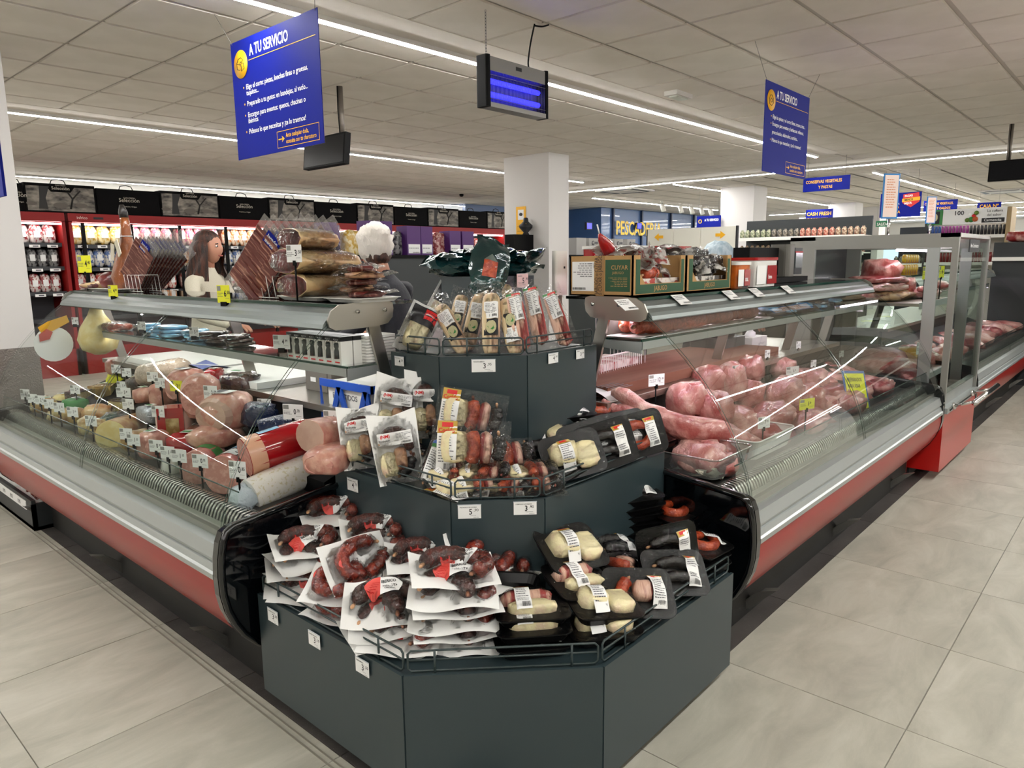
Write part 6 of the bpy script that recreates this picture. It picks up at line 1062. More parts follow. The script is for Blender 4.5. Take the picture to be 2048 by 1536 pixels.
t = service_sign('hanging_sign', 'large blue A TU SERVICIO sign about cheese and cold cuts, hanging at left', (2.13, 3.99, 2.62), (0, -1, 0), .85, .62, [(.40, 'Elige el corte: piezas, lonchas finas o gruesas,', 1), (.45, 'taquitos...', 0), (.54, 'Preparado a tu gusto: en bandejas, al vacío...', 1), (.635, 'Encargos para eventos: quesos, chacinas o', 1), (.685, 'ibéricos', 0), (.775, 'Pídenos lo que necesitas y ¡te lo traemos!', 1)], ['Ante cualquier duda,', 'consulta con tu charcutero'], 0)
hang(t, [(0, -.02, -.01), (-.05, .06, CEIL - 2.62)]); hang(t, [(0, -.83, -.01), (-.05, -.92, CEIL - 2.62)])
t = service_sign('hanging_sign', 'blue A TU SERVICIO sign about meat cuts, hanging over the right counter', (4.76, 2.05, 2.555), (1, 0, 0), .77, .57, [(.37, 'Elige las piezas y el corte: filetes, trozos, tiras...', 1), (.45, 'Encargos para eventos y barbacoas: rellenos,', 1), (.54, 'precocinados, elaborados, surtidos...', 0), (.63, 'Pídenos lo que necesitas y ¡te lo traemos!', 1)], ['Ante cualquier duda,', 'consulta con tu carnicero'], 1)
hang(t, [(.02, 0, -.01), (-.08, .05, CEIL - 2.555)]); hang(t, [(.74, 0, -.01), (1.08, .05, CEIL - 2.555)])
t = thing('hanging_sign', 'edge of a blue sign cut off at the left beside the white pillar', 'sign', (.62, 3.6, 1.9)); m = MB(); m.bx(-.004, 0, -.0, .5, -.30, .0, BLUE); obj('board', m, t, loc=(0, .0, .0)); drop(t)
c = onx(14, 392, .84); m = MB(); m.bx(.83, .84, c.y, c.y + .8, c.z, c.z + .34, BLUE); solid('wall_sign', 'blue sign edge on the white pillar at the far left of the picture', 'sign', m)
def board_sign(label, X, a, b, lines, mm=BLUE, name='hanging_sign'):
    p, q = onx(*a, X), onx(*b, X); w = p.y - q.y; zt = p.z; h = p.z - q.z; t = thing(name, label, 'sign', (X, p.y, zt)); T = basis((0, 0, 0), (0, -1, 0), (0, 0, 1)); m = MB(); m.bx(0, w, -h, 0, -.01, 0, mm, T); obj('board', m, t); A = T @ Matrix.Translation((0, 0, .003)); m = MB()
    for u, v, s_, sz, cm, sx in lines: m.text(s_, h * sz, cm, A @ Matrix.Translation((u * w, -v * h, 0)), .02, sx=sx)
    obj('lettering', m, t)
    if zt < CEIL - .05: hang(t, [(0, -.1 * w, 0), (0, -.1 * w, CEIL - zt)]); hang(t, [(0, -.9 * w, 0), (0, -.9 * w, CEIL - zt)])
    return t, T, w, h
board_sign('blue hanging aisle sign reading CONSERVAS VEGETALES Y PASTAS', 10.5, (1607, 357), (1699, 378), [(.06, .42, 'CONSERVAS VEGETALES', .30, GOLD, .78), (.34, .82, 'Y PASTAS', .30, GOLD, .78)])
t, T, w, h = board_sign('blue hanging sign with a red PAGAR MENOS MEJOR badge', 13, (1762, 388), (1840, 432), [(.05, .22, 'CASH', .12, GREYINK, .9), (.05, .36, 'SOMOS LA', .09, SIGNWHITE, .8), (.05, .48, 'CADENA NACIONAL', .09, SIGNWHITE, .8), (.05, .64, 'MAS BARATA', .14, GOLD, .8), (.05, .84, 'EN SEVILLA', .16, GOLD, .9)])
m = MB(); A = T @ Matrix.Translation((0, 0, .004)); m.prism([(.56, .08), (.94, .02), (.96, .40), (.76, .62), (.56, .44)], 0, .001, lambda a, b, z: tuple(A @ Vector((a * w, -b * h, z))), LRED); m.prism([(.54, .26), (.97, .2), (.97, .34), (.54, .4)], .001, .002, lambda a, b, z: tuple(A @ Vector((a * w, -b * h, z))), GOLD)
for s_, v, cm in (('PAGAR', .2, SIGNWHITE), ('MENOS', .36, INK), ('MEJOR', .5, SIGNWHITE)): m.text(s_, h * .12, cm, A @ Matrix.Translation((.60 * w, -v * h, .003)) @ Matrix.Rotation(.08, 4, 'Z'), .03, sx=.8)
obj('red_badge', m, t, 'red badge lettered PAGAR MENOS MEJOR')
board_sign('blue hanging aisle sign reading CONSERVAS VEGETALES Y CALDOS, partly hidden', 16, (1848, 402), (1914, 420), [(.03, .42, 'CONSERVAS VEGETALES,', .3, GOLD, .72), (.4, .85, 'Y CALDOS', .3, GOLD, .8)])
board_sign('blue CASH FRESH sign with SALIDA lettering between two far columns', 18.6, (1612, 420), (1664, 458), [(.04, .3, 'CASH FRESH', .24, GOLD, .9), (.04, .52, 'BIENVENIDOS AL AHORRO', .14, GOLD, .62), (.25, .9, 'SALIDA', .32, SIGNWHITE, .9)])
board_sign('blue sign reading CAJA Nº over the far checkouts', 18, (1955, 406), (2002, 416), [(.1, .85, 'CAJA Nº', .8, GOLD, .9)])
board_sign('small green SALIDA exit sign above the far doorway', 20, (1752, 442), (1774, 453), [(.1, .8, 'SALIDA', .7, SIGNWHITE, .8)], mat('exit_green', '1f7a52', .5), 'exit_sign')
board_sign('far blue A TU SERVICIO sign by the fish counter', 13.4, (1394, 433), (1441, 454), [(.33, .45, 'A TU SERVICIO', .28, SIGNWHITE, .7), (.06, .62, 'O', .5, GOLD, .9)])
# electric insect killer
t = thing('insect_killer', 'aluminium insect killer with glowing blue-violet tubes, hanging from a chain', 'insect killer', (3.27, 2.87, 2.26)); UV = mat('uv_tube', (.015, .015, 1, 1), .5, emit=4); KG = mat('killer_grey', '8c8a88', .35, .6)
m = MB(); m.rbox((-.25, .035, .135), (.035, .085, .27), .012, BLACK); obj('end_cap', m, t); m = MB(); m.rbox((.255, .035, .135), (.03, .085, .27), .012, BLACK); obj('end_cap', m, t)
m = MB(); m.bx(-.235, .245, 0, .07, .19, .265, KG); m.bx(-.235, .245, -.004, .075, 0, .025, KG); m.bx(-.02, .03, -.001, 0, .225, .245, INK); obj('housing', m, t); m = MB(); m.bx(-.235, .245, .065, .07, .02, .2, mat('uv_back', '2a2a55', .4, .3)); obj('back_plate', m, t)
for z in (.075, .145): m = MB(); m.tube([(-.235, .035, z), (.22, .035, z)], .014, UV, 10); obj('uv_tube', m, t)
m = MB()
for k in range(44): x = -.23 + k * .0108; m.tube([(x, .002, .025), (x, .002, .19)], .0013, KG, 4)
for z in (.045, .17): m.tube([(-.235, 0, z), (.245, 0, z)], .002, KG, 4)
o = obj('front_grid', m, t); o['kind'] = 'stuff'; m = MB()
for k in range(17): m.tube([(-.2 + .005 * math.cos(a) * (k % 2), .06 + .005 * math.cos(a) * ((k + 1) % 2), .265 + k * .0155 + .011 * math.sin(a)) for a in [q * PI / 4 for q in range(8)]], .0012, GREYINK, 4, closed=True)
obj('chain', m, t); m = MB(); m.tube(link_path([(.2, .06, .26), (.16, .06, .29), (.155, .05, .36), (.165, .04, .44), (.16, .01, .515)]), .005, BLACK, 6); m.tube(link_path([(.16, .01, .505), (.19, -.02, .50), (.24, -.03, .518)]), .005, BLACK, 6); obj('power_cable', m, t)
# ceiling monitors on posts
def monitor(label, X, y0, y1, z0, z1, px_, tilt):
    yc, zc = (y0 + y1) / 2, (z0 + z1) / 2; t = thing('ceiling_monitor', label, 'monitor', (X, yc, zc)); m = MB(); T = Matrix.Rotation(tilt, 4, 'Y'); m.bx(-.03, .02, -(y1 - y0) / 2, (y1 - y0) / 2, -(z1 - z0) / 2, (z1 - z0) / 2, BLACK, T); m.bx(.02, .06, -(y1 - y0) * .3, (y1 - y0) * .3, -(z1 - z0) * .3, (z1 - z0) * .3, BLACK, T); obj('housing', m, t)
    m = MB(); m.bx(-.032, -.03, -(y1 - y0) / 2 + .015, (y1 - y0) / 2 - .015, -(z1 - z0) / 2 + .015, (z1 - z0) / 2 - .015, mat('screen_dark', '04050a', .3, spec=.2), T); obj('screen', m, t)
    m = MB(); m.tube([(.04, px_, .02), (.04, px_, CEIL - zc)], .022, mat('post_taupe', '6d665e', .4, .5), 12); obj('post', m, t); m = MB(); m.tube([(.015, px_ - .01, .08), (.012, px_, .3), (.015, px_, CEIL - zc)], .004, BLACK, 5); obj('cable', m, t)
monitor('black monitor on a post half hidden behind the large blue sign', 3.49, 4.83, 5.40, 2.18, 2.42, .12 - .28, .12); monitor('black monitor on a post at the right edge near the far air conditioning', 9.39, .95, 1.53, 2.2, 2.41, .13, .05)
# small ceiling fittings
def fit(name, label, cat, x, y, build): t = thing(name, label, cat, (x, y, CEIL)); build(t); return t
def cassette(t):
    m = MB(); m.bx(-.42, .42, -.42, .42, -.03, 0, mat('cassette_white', 'd5d2cc', .5)); obj('cover', m, t)
    for a in range(4): m = MB(); m.bx(-.3, .3, -.4, -.32, -.034, -.03, DARK, Matrix.Rotation(a * PI / 2, 4, 'Z')); obj('air_slot', m, t)
    m = MB(); m.bx(-.26, .26, -.26, .26, -.036, -.03, MATS['cassette_white']); obj('grille', m, t)
c = at(1250, 380, CEIL); fit('air_cassette', 'square air conditioning cassette above the fish counter', 'air conditioner', c.x, c.y, cassette); c = at(2010, 381, CEIL); fit('air_cassette', 'square air conditioning cassette by the end of the far LED strip', 'air conditioner', c.x, c.y, cassette)
def emerg(t): m = MB(); m.bx(-.13, .13, -.06, .06, -.035, 0, mat('cassette_white', 'd5d2cc')); obj('body', m, t); m = MB(); m.bx(-.09, .09, -.04, .04, -.045, -.035, mat('lens_milky', 'c9cdc0', .3)); obj('lens', m, t)
c = at(1357, 186, CEIL); fit('emergency_light', 'white emergency light on the ceiling left of the right-hand sign', 'emergency light', c.x, c.y, emerg)
def domec(t): m = MB(); m.lathe([(.04, 0), (.045, -.02), (.035, -.045), (.01, -.055)], BLACK, 14); obj('dome', m, t)
c = at(923, 388, CEIL); fit('dome_camera', 'small black dome camera on the ceiling left of the first column', 'security camera', c.x, c.y, domec)
for k, px_ in enumerate((1322, 1358, 1380, 1400, 1418)):
    c = ony(px_, 428 + k * 2, 9.0); t = thing('track_spotlight', 'white track spotlight before the fish counter, ' + ORD[k] + ' from the left', 'spotlight', (c.x, 9.0, CEIL), 0, 'track spotlights'); m = MB(); m.bx(-.06, .06, -.02, .02, -.03, 0, WHITE); m.tube([(0, 0, -.03), (0, 0, -.10)], .012, WHITE, 6); obj('mount', m, t); m = MB(); m.tube([(0, -.02, -.08), (.03, -.06, -.24)], .055, WHITE, 12); obj('lamp_head', m, t)

# ================================================================ PEOPLE
SKIN = mat('skin', 'c08a72', .5, sss=.1, bump=.05, bscale=80)
def skinned(name, joints, bones, m, par, lvl=2):
    """one continuous body grown around a joint skeleton"""
    me = bpy.data.meshes.new(name); ks = list(joints); me.from_pydata([joints[k][0] for k in ks], [(ks.index(a), ks.index(b)) for a, b in bones], []); o = link(bpy.data.objects.new(name, me))
    o.modifiers.new('s', 'SKIN'); 
    if not me.skin_vertices: 
        bpy.context.view_layer.objects.active = o; bpy.ops.mesh.customdata_skin_add()
    for i, k in enumerate(ks): me.skin_vertices[0].data[i].radius = joints[k][1] if isinstance(joints[k][1], tuple) else (joints[k][1],) * 2
    me.skin_vertices[0].data[0].use_root = True; s_ = o.modifiers.new('u', 'SUBSURF'); s_.levels = lvl; s_.render_levels = lvl
    bpy.context.view_layer.update(); nm = bpy.data.meshes.new_from_object(o.evaluated_get(bpy.context.evaluated_depsgraph_get())); bpy.data.objects.remove(o); bpy.data.meshes.remove(me)
    nm.materials.clear(); nm.materials.append(m); nm.polygons.foreach_set('use_smooth', [True] * len(nm.polygons)); return obj(name, nm, par)
def person(label, pos, yaw, H, top, legs, pose=0):
    t = thing('person', label, 'person', pos, math.radians(yaw)); k = H / 1.70
    V = lambda x, y, z: (x * k, y * k, z * k); lean_ = .10 if pose == 1 else .03
    J = {'pel': (V(0, 0, .95), .13 * k), 'bel': (V(0, lean_ * .5, 1.10), (.125 * k, .105 * k)), 'che': (V(0, lean_, 1.28), (.15 * k, .11 * k)), 'nek0': (V(0, lean_ * 1.3, 1.41), .062 * k), 'nek': (V(0, lean_ * 1.7, 1.50), .05 * k)}
    B = [('pel', 'bel'), ('bel', 'che'), ('che', 'nek0'), ('nek0', 'nek')]
    for s_, q in ((-1, 'l'), (1, 'r')):
        J.update({q + 'sh': (V(.17 * s_, lean_, 1.37), .062 * k), q + 'el': (V(.23 * s_, .08 + lean_, 1.12), .045 * k), q + 'wr': (V(.18 * s_, .30 + lean_, 1.05), .032 * k), q + 'hip': (V(.09 * s_, 0, .86), .095 * k), q + 'kn': (V(.10 * s_, .02, .48), .06 * k), q + 'an': (V(.10 * s_, 0, .09), .042 * k), q + 'to': (V(.10 * s_, .14, .04), .035 * k)})
        B += [('che', q + 'sh'), (q + 'sh', q + 'el'), (q + 'el', q + 'wr'), ('pel', q + 'hip'), (q + 'hip', q + 'kn'), (q + 'kn', q + 'an'), (q + 'an', q + 'to')]
    skinned('body', J, B, top, t)
    m = MB(); m.tube([V(0, lean_ * 1.5, 1.44), V(0, lean_ * 1.9, 1.56)], .05 * k, SKIN, 12); hy = lean_ * 2 + .02; hz = 1.60
    n = 22; rr = []
    for i in range(15):
        ph = PI * i / 14
        for j in range(n):
            th = 2 * PI * j / n; x, y, z = math.sin(ph) * math.cos(th), math.sin(ph) * math.sin(th), math.cos(ph); fy = max(0, y)
            X = .075 * x * (1 - .22 * max(0, -z)); Y = .095 * y * (1 - .15 * max(0, -z)); Z = .115 * z
            Y += .024 * math.exp(-((x / .22) ** 2 + ((z + .12) / .22) ** 2)) * (y > .3) - .010 * math.exp(-(((abs(x) - .42) / .2) ** 2 + ((z - .08) / .15) ** 2)) * (y > .2) + .008 * math.exp(-((x / .35) ** 2 + ((z + .48) / .1) ** 2)) * (y > .2) + .012 * math.exp(-((x / .4) ** 2 + ((z + .82) / .15) ** 2)) * (y > 0)
            rr.append(V(X, hy + Y, hz + Z))
    m.add(rr, [(i * n + j, (i + 1) * n + j, (i + 1) * n + (j + 1) % n, i * n + (j + 1) % n) for i in range(14) for j in range(n)], SKIN, True)
    for s_ in (-1, 1): m.blob(V(.077 * s_, hy, hz - .01), (.008 * k, .018 * k, .03 * k), SKIN, 10, amp=.05)
    obj('head', m, t)
    for s_ in (-1, 1): m = MB(); m.blob(V(.031 * s_, hy + .083, hz + .012), (.013 * k, .008 * k, .007 * k), SIGNWHITE, 10, amp=0); m.blob(V(.031 * s_, hy + .089, hz + .012), (.006 * k, .004 * k, .006 * k), INK, 8, amp=0); m.tube([V((.031 + d) * s_, hy + .092 - abs(d) * .5, hz + .032 - abs(d) * .3) for d in (-.016, 0, .016)], .003 * k, INK, 5); obj('eye', m, t)
    m = MB(); m.tube([V(x, hy + .098 - abs(x) * .5, hz - .058 + abs(x) * .15) for x in (-.024, -.008, .008, .024)], [.003, .005, .005, .003], mat('lips', '9c4a44', .4), 8); obj('mouth', m, t)
    for s_ in (-1, 1):
        m = MB(); w = Vector(V(.18 * s_, .31 + lean_, 1.05)); m.blob(w + Vector((0, .045, -.005)), (.04, .05, .016), SKIN, 12, amp=.05)
        for j in range(4): b = w + Vector((-.028 + .019 * j, .085, -.004)); L = (.055, .068, .072, .06)[j]; m.tube([b, b + Vector((0, L * .5, -.006)), b + Vector((0, L * .85, -.028)), b + Vector((0, L * .95, -.04))], [.0095, .009, .008, .006], SKIN, 8)
        b = w + Vector((-.038 * s_, .03, 0)); m.tube([b, b + Vector((-.02 * s_, .03, -.008)), b + Vector((-.022 * s_, .052, -.02))], [.012, .0105, .008], SKIN, 8); obj('hand', m, t)
    return t, V, hy, hz, k
# shopper at the far side of the left case, in profile
CREAM = mat('cream_knit', 'c9c3b0', .8, bump=.3, bscale=120); t, V, hy, hz, k = person('woman with long dark wavy hair and a cream cardigan, smiling, behind the left counter', (2.385, 5.10, 0), -152, 1.63, CREAM, DARK)
HAIR = mat('dark_brown_hair', '1e100b', .45, bump=.6, bscale=40, stretch=(6, 6, .6), col2='4a2618', nscale=9); m = MB(); n = 20
def hairshell(u, v):
    th = math.radians(142 + 256 * u); ph = v; r = .100 + .016 * math.sin(th * 7 + v * 9) * v; z = hz + .12 - .36 * v; w = math.sin(min(1, v * 3.2) * PI / 2) * (1 + .30 * v)
    return V(r * math.cos(th) * w * 1.05, hy - .015 + r * 1.08 * math.sin(th) * w - .02 * v, z)
m.grid(hairshell, 26, 16, HAIR); obj('hair', m, t); m = MB(); m.blob(V(0, hy - .022, hz + .048), (.084 * k, .098 * k, .088 * k), HAIR, 18, amp=.08); obj('hair_crown', m, t)
# butcher seen from behind under a white mob cap
NAVY = mat('navy_jacket', '12141f', .7, bump=.2, bscale=60); t, V, hy, hz, k = person('worker seen from behind in a white mob cap and navy jacket', (2.76, 3.34, 0), 15, 1.58, NAVY, DARK, 1)
CAP = mat('white_mesh_cap', 'e4ddd4', .8, bump=.8, bscale=60, stretch=(1, 1, .3)); m = MB(); m.blob(V(0, hy - .01, hz + .05), (.10, .11, .125), CAP, 28, amp=.22, fr=5, seed=3); obj('mob_cap', m, t); m = MB(); m.blob(V(0, hy - .03, hz - .035), (.08, .08, .06), HAIR, 14, amp=.1); obj('hair', m, t)
t, V, hy, hz, k = person('worker bending behind the cartons in a pale blue hair net', (5.25, 2.72, 0), 160, 1.50, NAVY, DARK, 1)
m = MB(); m.blob(V(0, hy - .02, hz + .045), (.105, .125, .10), mat('blue_net', '9fb6c4', .7, bump=.7, bscale=50, stretch=(1, 1, .3), col2='c7d6de', nscale=30), 24, amp=.18, fr=5); obj('hair_net', m, t); m = MB(); m.blob(V(0, hy - .01, hz + .01), (.088, .09, .07), INK, 14, amp=.1); obj('hair', m, t)
# ================================================================ BACKGROUND: red wall coolers
CY0 = 10.6; RC = mat('cooler_red', '860d0c', .5, spec=.3); CIN = mat('cooler_inside', '55555a', .6); SHB = mat('shelf_bar', '2a2c30', .5); COOL = mat('cooler_tube', (1, .97, .95, 1), .5, emit=16)
def cooler(label, x0, x1, doors, shelves):
    t = thing('wall_cooler', label, 'refrigerator', ((x0 + x1) / 2, CY0 + .4, 0)); O_ = lambda m, n, l=None: obj(n, m, t, l, world=True)
    m = MB(); m.bx(x0, x1, CY0 + .68, CY0 + .72, 0, 2.1, CIN); O_(m, 'back_wall'); m = MB(); m.bx(x0, x1, CY0, CY0 + .72, 1.99, 2.1, RC); m.bx(x0 + .3, x0 + .42, CY0 - .002, CY0, 2.03, 2.06, INK); m.text('infrico', .05, mat('header_print', 'd9b8b0', .5), basis((x0 + .1, CY0 - .002, 2.03), (1, 0, 0), (0, 0, 1)), .01); O_(m, 'red_header')
    for x in (x0, x1 - .04): m = MB(); m.bx(x, x + .04, CY0, CY0 + .7, 0, 2.0, RC); O_(m, 'side_panel')
    m = MB(); m.bx(x0, x1, CY0, CY0 + .7, 0, .35, RC); O_(m, 'plinth'); m = MB(); m.bx(x0 + .04, x1 - .04, CY0 + .04, CY0 + .07, 1.955, 1.975, COOL); O_(m, 'light_tube')
    for z in shelves: m = MB(); m.bx(x0 + .04, x1 - .04, CY0 + .1, CY0 + .66, z - .02, z, CIN); m.bx(x0 + .04, x1 - .04, CY0 + .08, CY0 + .1, z - .045, z + .005, SHB); O_(m, 'shelf')
    for x in doors: m = MB(); m.bx(x - .022, x + .022, CY0 - .01, CY0 + .02, .35, 1.985, BLACK); O_(m, 'door_frame')
    return t
DX = [3.42, 4.02, 4.68, 5.37, 6.12, 6.9, 7.7, 8.5, 9.3, 10.1, 10.9]; cooler('open red wall cooler at the far left, stacked with white sausage packs', 2.0, 3.22, [], (.75, 1.1, 1.42, 1.72)); cooler('long red glass-door wall cooler along the back wall', 3.26, 11.6, DX, (.75, 1.08, 1.40, 1.70))
PCK = [mat('pk%d' % i, c, .3, coat=.3, col2=d, nscale=26, lo=.45, hi=.55) for i, (c, d) in enumerate((('8e2a30', 'd9cfc9'), ('caa23a', 'e8d9a8'), ('c9567e', 'e9c7b5'), ('c97a3a', 'ead9c0'), ('1c1c20', '8d8b8a'), ('3f5f9a', 'd8d4cc'), ('b03a34', 'e6d2c8'), ('7d1f24', 'c9a29a')))]
def stockrow(x0, x1, z, n, mi, what, where, h=.14, d=CY0 + .12, flat_=False, grp=None):
    rnd = random.Random(int(z * 100 + x0 * 10)); w = (x1 - x0) / n; g = grp or what + 's ' + where; first = None
    for k in range(n):
        lab = ORD[k] + ' ' + what + ' ' + where
        if first is None:
            m = MB(); m.blob((0, 0, h / 2), (w * .5, .07, h * .5), mi, 12, amp=.3, sq=.55, seed=k, fr=3); m.blob((w * .1, .1, h * .55), (w * .45, .07, h * .5), mi, 10, amp=.3, sq=.55, seed=k + 9, fr=3); m.bx(-w * .25, w * .25, -.074, -.070, h * .35, h * .7, PAPER); first = m.mesh('food_pack')
        o = link(bpy.data.objects.new('food_pack', first)); o.location = (x0 + (k + .5) * w, d + .09 + rnd.uniform(-.01, .02), z); o.rotation_euler = (rnd.uniform(-.1, .05), 0, rnd.uniform(-.12, .12)); tag(o, lab, 'food pack', g)
SHV = (1.73, 1.43, 1.11)
for (x0, x1), where, spec in (((2.55, 3.15), 'in the open far-left cooler', ((0, 4, 'white and red sausage pack'), (4, 5, 'black sausage pack'), (0, 5, 'dark red sausage pack'))), ((3.30, 3.98), 'behind the first glass door', ((1, 4, 'yellow packet'), (5, 5, 'grey and orange packet'), (6, 5, 'red tray of meat'))), ((4.06, 4.64), 'behind the second glass door', ((2, 4, 'pale pink packet'), (3, 5, 'orange packet'), (6, 5, 'red and white packet'))),
        ((4.72, 5.33), 'behind the third glass door', ((2, 5, 'pink packet'), (3, 5, 'orange and white packet'), (6, 5, 'red packet'))), ((5.41, 6.08), 'behind the fourth glass door', ((3, 5, 'yellow and orange packet'), (5, 5, 'blue and white packet'), (2, 5, 'pink and red packet'))), ((6.16, 6.86), 'behind the fifth glass door', ((3, 5, 'orange packet'), (1, 5, 'yellow packet'), (6, 5, 'red packet')))):
    for z, (mi, n, what), lv in zip((1.71, 1.41, 1.09), spec, ('top', 'second', 'third')): stockrow(x0, x1, z, n, PCK[mi], what, 'on the ' + lv + ' shelf ' + where, .235)
    for z in (1.70, 1.40, 1.08):
        for k in range(3): m = MB(); m.bx(-.06, .06, -.002, 0, -.015, .02, PAPER); m.bx(-.02, .04, -.003, -.002, -.005, .01, GREYINK); solid('shelf_label', 'white shelf label, ' + ORD[k] + ' under the ' + {1.70: 'top', 1.40: 'second', 1.08: 'third'}[z] + ' shelf ' + where, 'label', m, (x0 + .12 + k * (x1 - x0 - .2) / 2, CY0 + .076, z - .022), 0, 'cooler shelf labels')
for k in range(6): stockrow(7.0 + k * .78, 7.6 + k * .78, 1.70, 4, PCK[(1, 7, 6, 4, 7, 6)[k]], ('yellow hanging packet', 'dark red packet', 'red packet', 'black packet', 'dark red netted packet', 'red and white packet')[k], 'on the top shelf behind glass door ' + ('six', 'seven', 'eight', 'nine', 'ten', 'eleven')[k], .2)
# ham boxes with handles on top of the coolers
SEP = mat('photo_print', '2d2926', .6, col2='8d857b', nscale=7, lo=.35, hi=.65, detail=8, stretch=(1, 1, 2.2)); SEP2 = mat('photo_dark', '1c1917', .6); SEP3 = mat('photo_pig', '5b544c', .6); PALE = mat('pale_print', 'b9b2a6', .6)
bnd = [ony(x, 400, CY0).x for x in (13, 51, 195, 322, 440, 538, 632, 715, 790, 857, 920, 976, 1022)]
for k, (a, b) in enumerate(zip(bnd, bnd[1:])):
    pic = k % 2 == 1; w = b - a - .02; h = .34 if not pic else .36; t = thing('ham_box', ('photo-printed' if pic else 'plain black') + ' ham box lettered Selección on the red coolers, ' + ORD[k] + ' from the left', 'box', ((a + b) / 2, CY0 + .12, 2.101), 0, 'ham boxes on the coolers'); m = MB(); m.bx(-w / 2, w / 2, -.08, .10, 0, h, mat('box_black', '0a090a', .8, spec=.1)); obj('carton', m, t)
    m = MB(); m.tube([(-.09, 0, h), (-.07, 0, h + .05), (0, 0, h + .065), (.07, 0, h + .05), (.09, 0, h)], .006, BLACK, 6); obj('handle', m, t); m = MB(); q = lambda u, v, y=-.082: (u * w, y, v * h)
    if pic:
        m.add([q(-.48, .06), q(.48, .06), q(.48, .9), (.2 * w, -.082, .9 * h), (.14 * w, -.082, .72 * h), (-.14 * w, -.082, .72 * h), (-.2 * w, -.082, .9 * h), q(-.48, .9)], [tuple(range(8))], SEP); m.add([q(-.33, .12, -.083), q(-.2, .12, -.083), q(-.22, .5, -.083), q(-.16, .9, -.083), q(-.3, .9, -.083), q(-.31, .5, -.083)], [tuple(range(6))], SEP2)
        for u, v, s_ in ((-.02, .26, 1), (.28, .28, .85), (-.42, .3, .7)): m.add([(u * w + .11 * s_ * w * math.cos(g), -.084, v * h + .1 * s_ * h * math.sin(g)) for g in [i * PI / 6 for i in range(12)]], [tuple(range(12))], SEP3)
        m.tube([q(.12, .15, -.085), q(.16, .5, -.085), q(.1, .72, -.085)], .012, SEP2, 5); m.tube([q(.16, .5, -.085), q(.28, .8, -.085)], .009, SEP2, 5); tz = .80; ts = .14
    else: tz = .52; ts = .19
    m.text('Selección', ts * h * 1.1, PALE, basis((0, -.0865, tz * h), (1, 0, 0), (0, 0, 1)) @ Matrix.Shear('XZ', 4, (0, 0)), .0, 'CENTER'); m.text('CASH FRESH', ts * h * .42, PALE, basis((0, -.0865, (tz + .13) * h), (1, 0, 0), (0, 0, 1)), .0, 'CENTER'); 
    if not pic: m.text('Tradición y Origen', .07 * h, PALE, basis((0, -.0865, .32 * h), (1, 0, 0), (0, 0, 1)), .0, 'CENTER')
    obj('print', m, t)

# dark service gondola behind the counters with cartons on its top
GY = 6.2; GZ = 1.50; m = MB(); m.bx(4.1, 7.2, GY, GY + .5, 0, GZ - .03, mat('gondola_slate', '272d2e', .5)); m.bx(7.84, 13.45, GY + .0, GY + .5, 0, GZ - .03, MATS['gondola_slate']); t = thing('service_unit', 'long dark grey service unit behind the workers, topped by a black ledge', 'cabinet', (6, GY, 0)); obj('back_panel', m, t, world=True)
m = MB(); m.bx(4.05, 7.25, GY - .03, GY + .5, GZ - .03, GZ, BLACK); m.bx(7.82, 13.45, GY - .03, GY + .5, GZ - .03, GZ, BLACK); obj('ledge', m, t, world=True)
PUR = mat('purple_carton', '4a1a66', .5); 
for k, (x0, x1, up, lab) in enumerate(((650, 676, .34, 'taller, with a barcode label, farthest left'), (654, 681, .30, 'beside the ham sheets'), (736, 760, .36, 'tall, standing behind the mob cap'), (762, 786, .36, 'tall, second behind the mob cap'), (815, 842, .32, 'with two white labels'), (843, 866, .32, 'right end of the purple row'), (900, 922, .28, 'small, behind the teal pouches'), (925, 948, .28, 'small, second behind the teal pouches'))):
    a, b = ony(x0, 500, GY + .1 + (k == 0) * .2).x, ony(x1, 500, GY + .1 + (k == 0) * .2).x; t = thing('purple_carton', 'purple carton on the dark service unit, ' + lab, 'box', ((a + b) / 2, GY + .1 + (k == 0) * .2, GZ), 0, 'purple cartons'); m = MB(); m.bx(-(b - a) / 2, (b - a) / 2, 0, .18, 0, up, PUR); obj('carton', m, t); m = MB(); m.bx(-(b - a) * .42, (b - a) * .42, -.003, 0, .02, .12, PAPER); printed(m, lambda p, q: (p, -.004, q), -(b - a) * .38, .025, (b - a) * .38, .09, rows=1, seed=k); obj('label', m, t)
for k, (x0, x1, mi, lab) in enumerate(((690, 730, 1, 'row of yellow-wrapped goods'), (790, 812, 4, 'dark printed packets'), (868, 898, 7, 'dark red packets'))): a, b = ony(x0, 500, GY + .2).x, ony(x1, 500, GY + .2).x; m = MB(); m.blob((0, 0, .13), ((b - a) / 2, .06, .13), PCK[mi], 14, amp=.2, sq=.4); solid('packet_row', lab + ' between the purple cartons', 'packets', m, ((a + b) / 2, GY + .25, GZ))
for k in range(3): c = ony(1088 + k * 17, 500, GY + .1); m = MB(); m.bx(-.06, .06, -.05, .05, 0, .25, BLACK); m.lathe([(.022, 0), (.03, .03), (.018, .07), (.008, .09)], PALE, 10, Matrix.Translation((0, -.055, .10))); m.bx(-.025, .025, -.056, -.052, .02, .09, PALE); solid('black_carton', 'black carton with a pale figure and label, ' + ORD[k] + ' from the left beside the first column', 'box', m, (c.x, GY + .1, GZ), 0, 'black cartons')
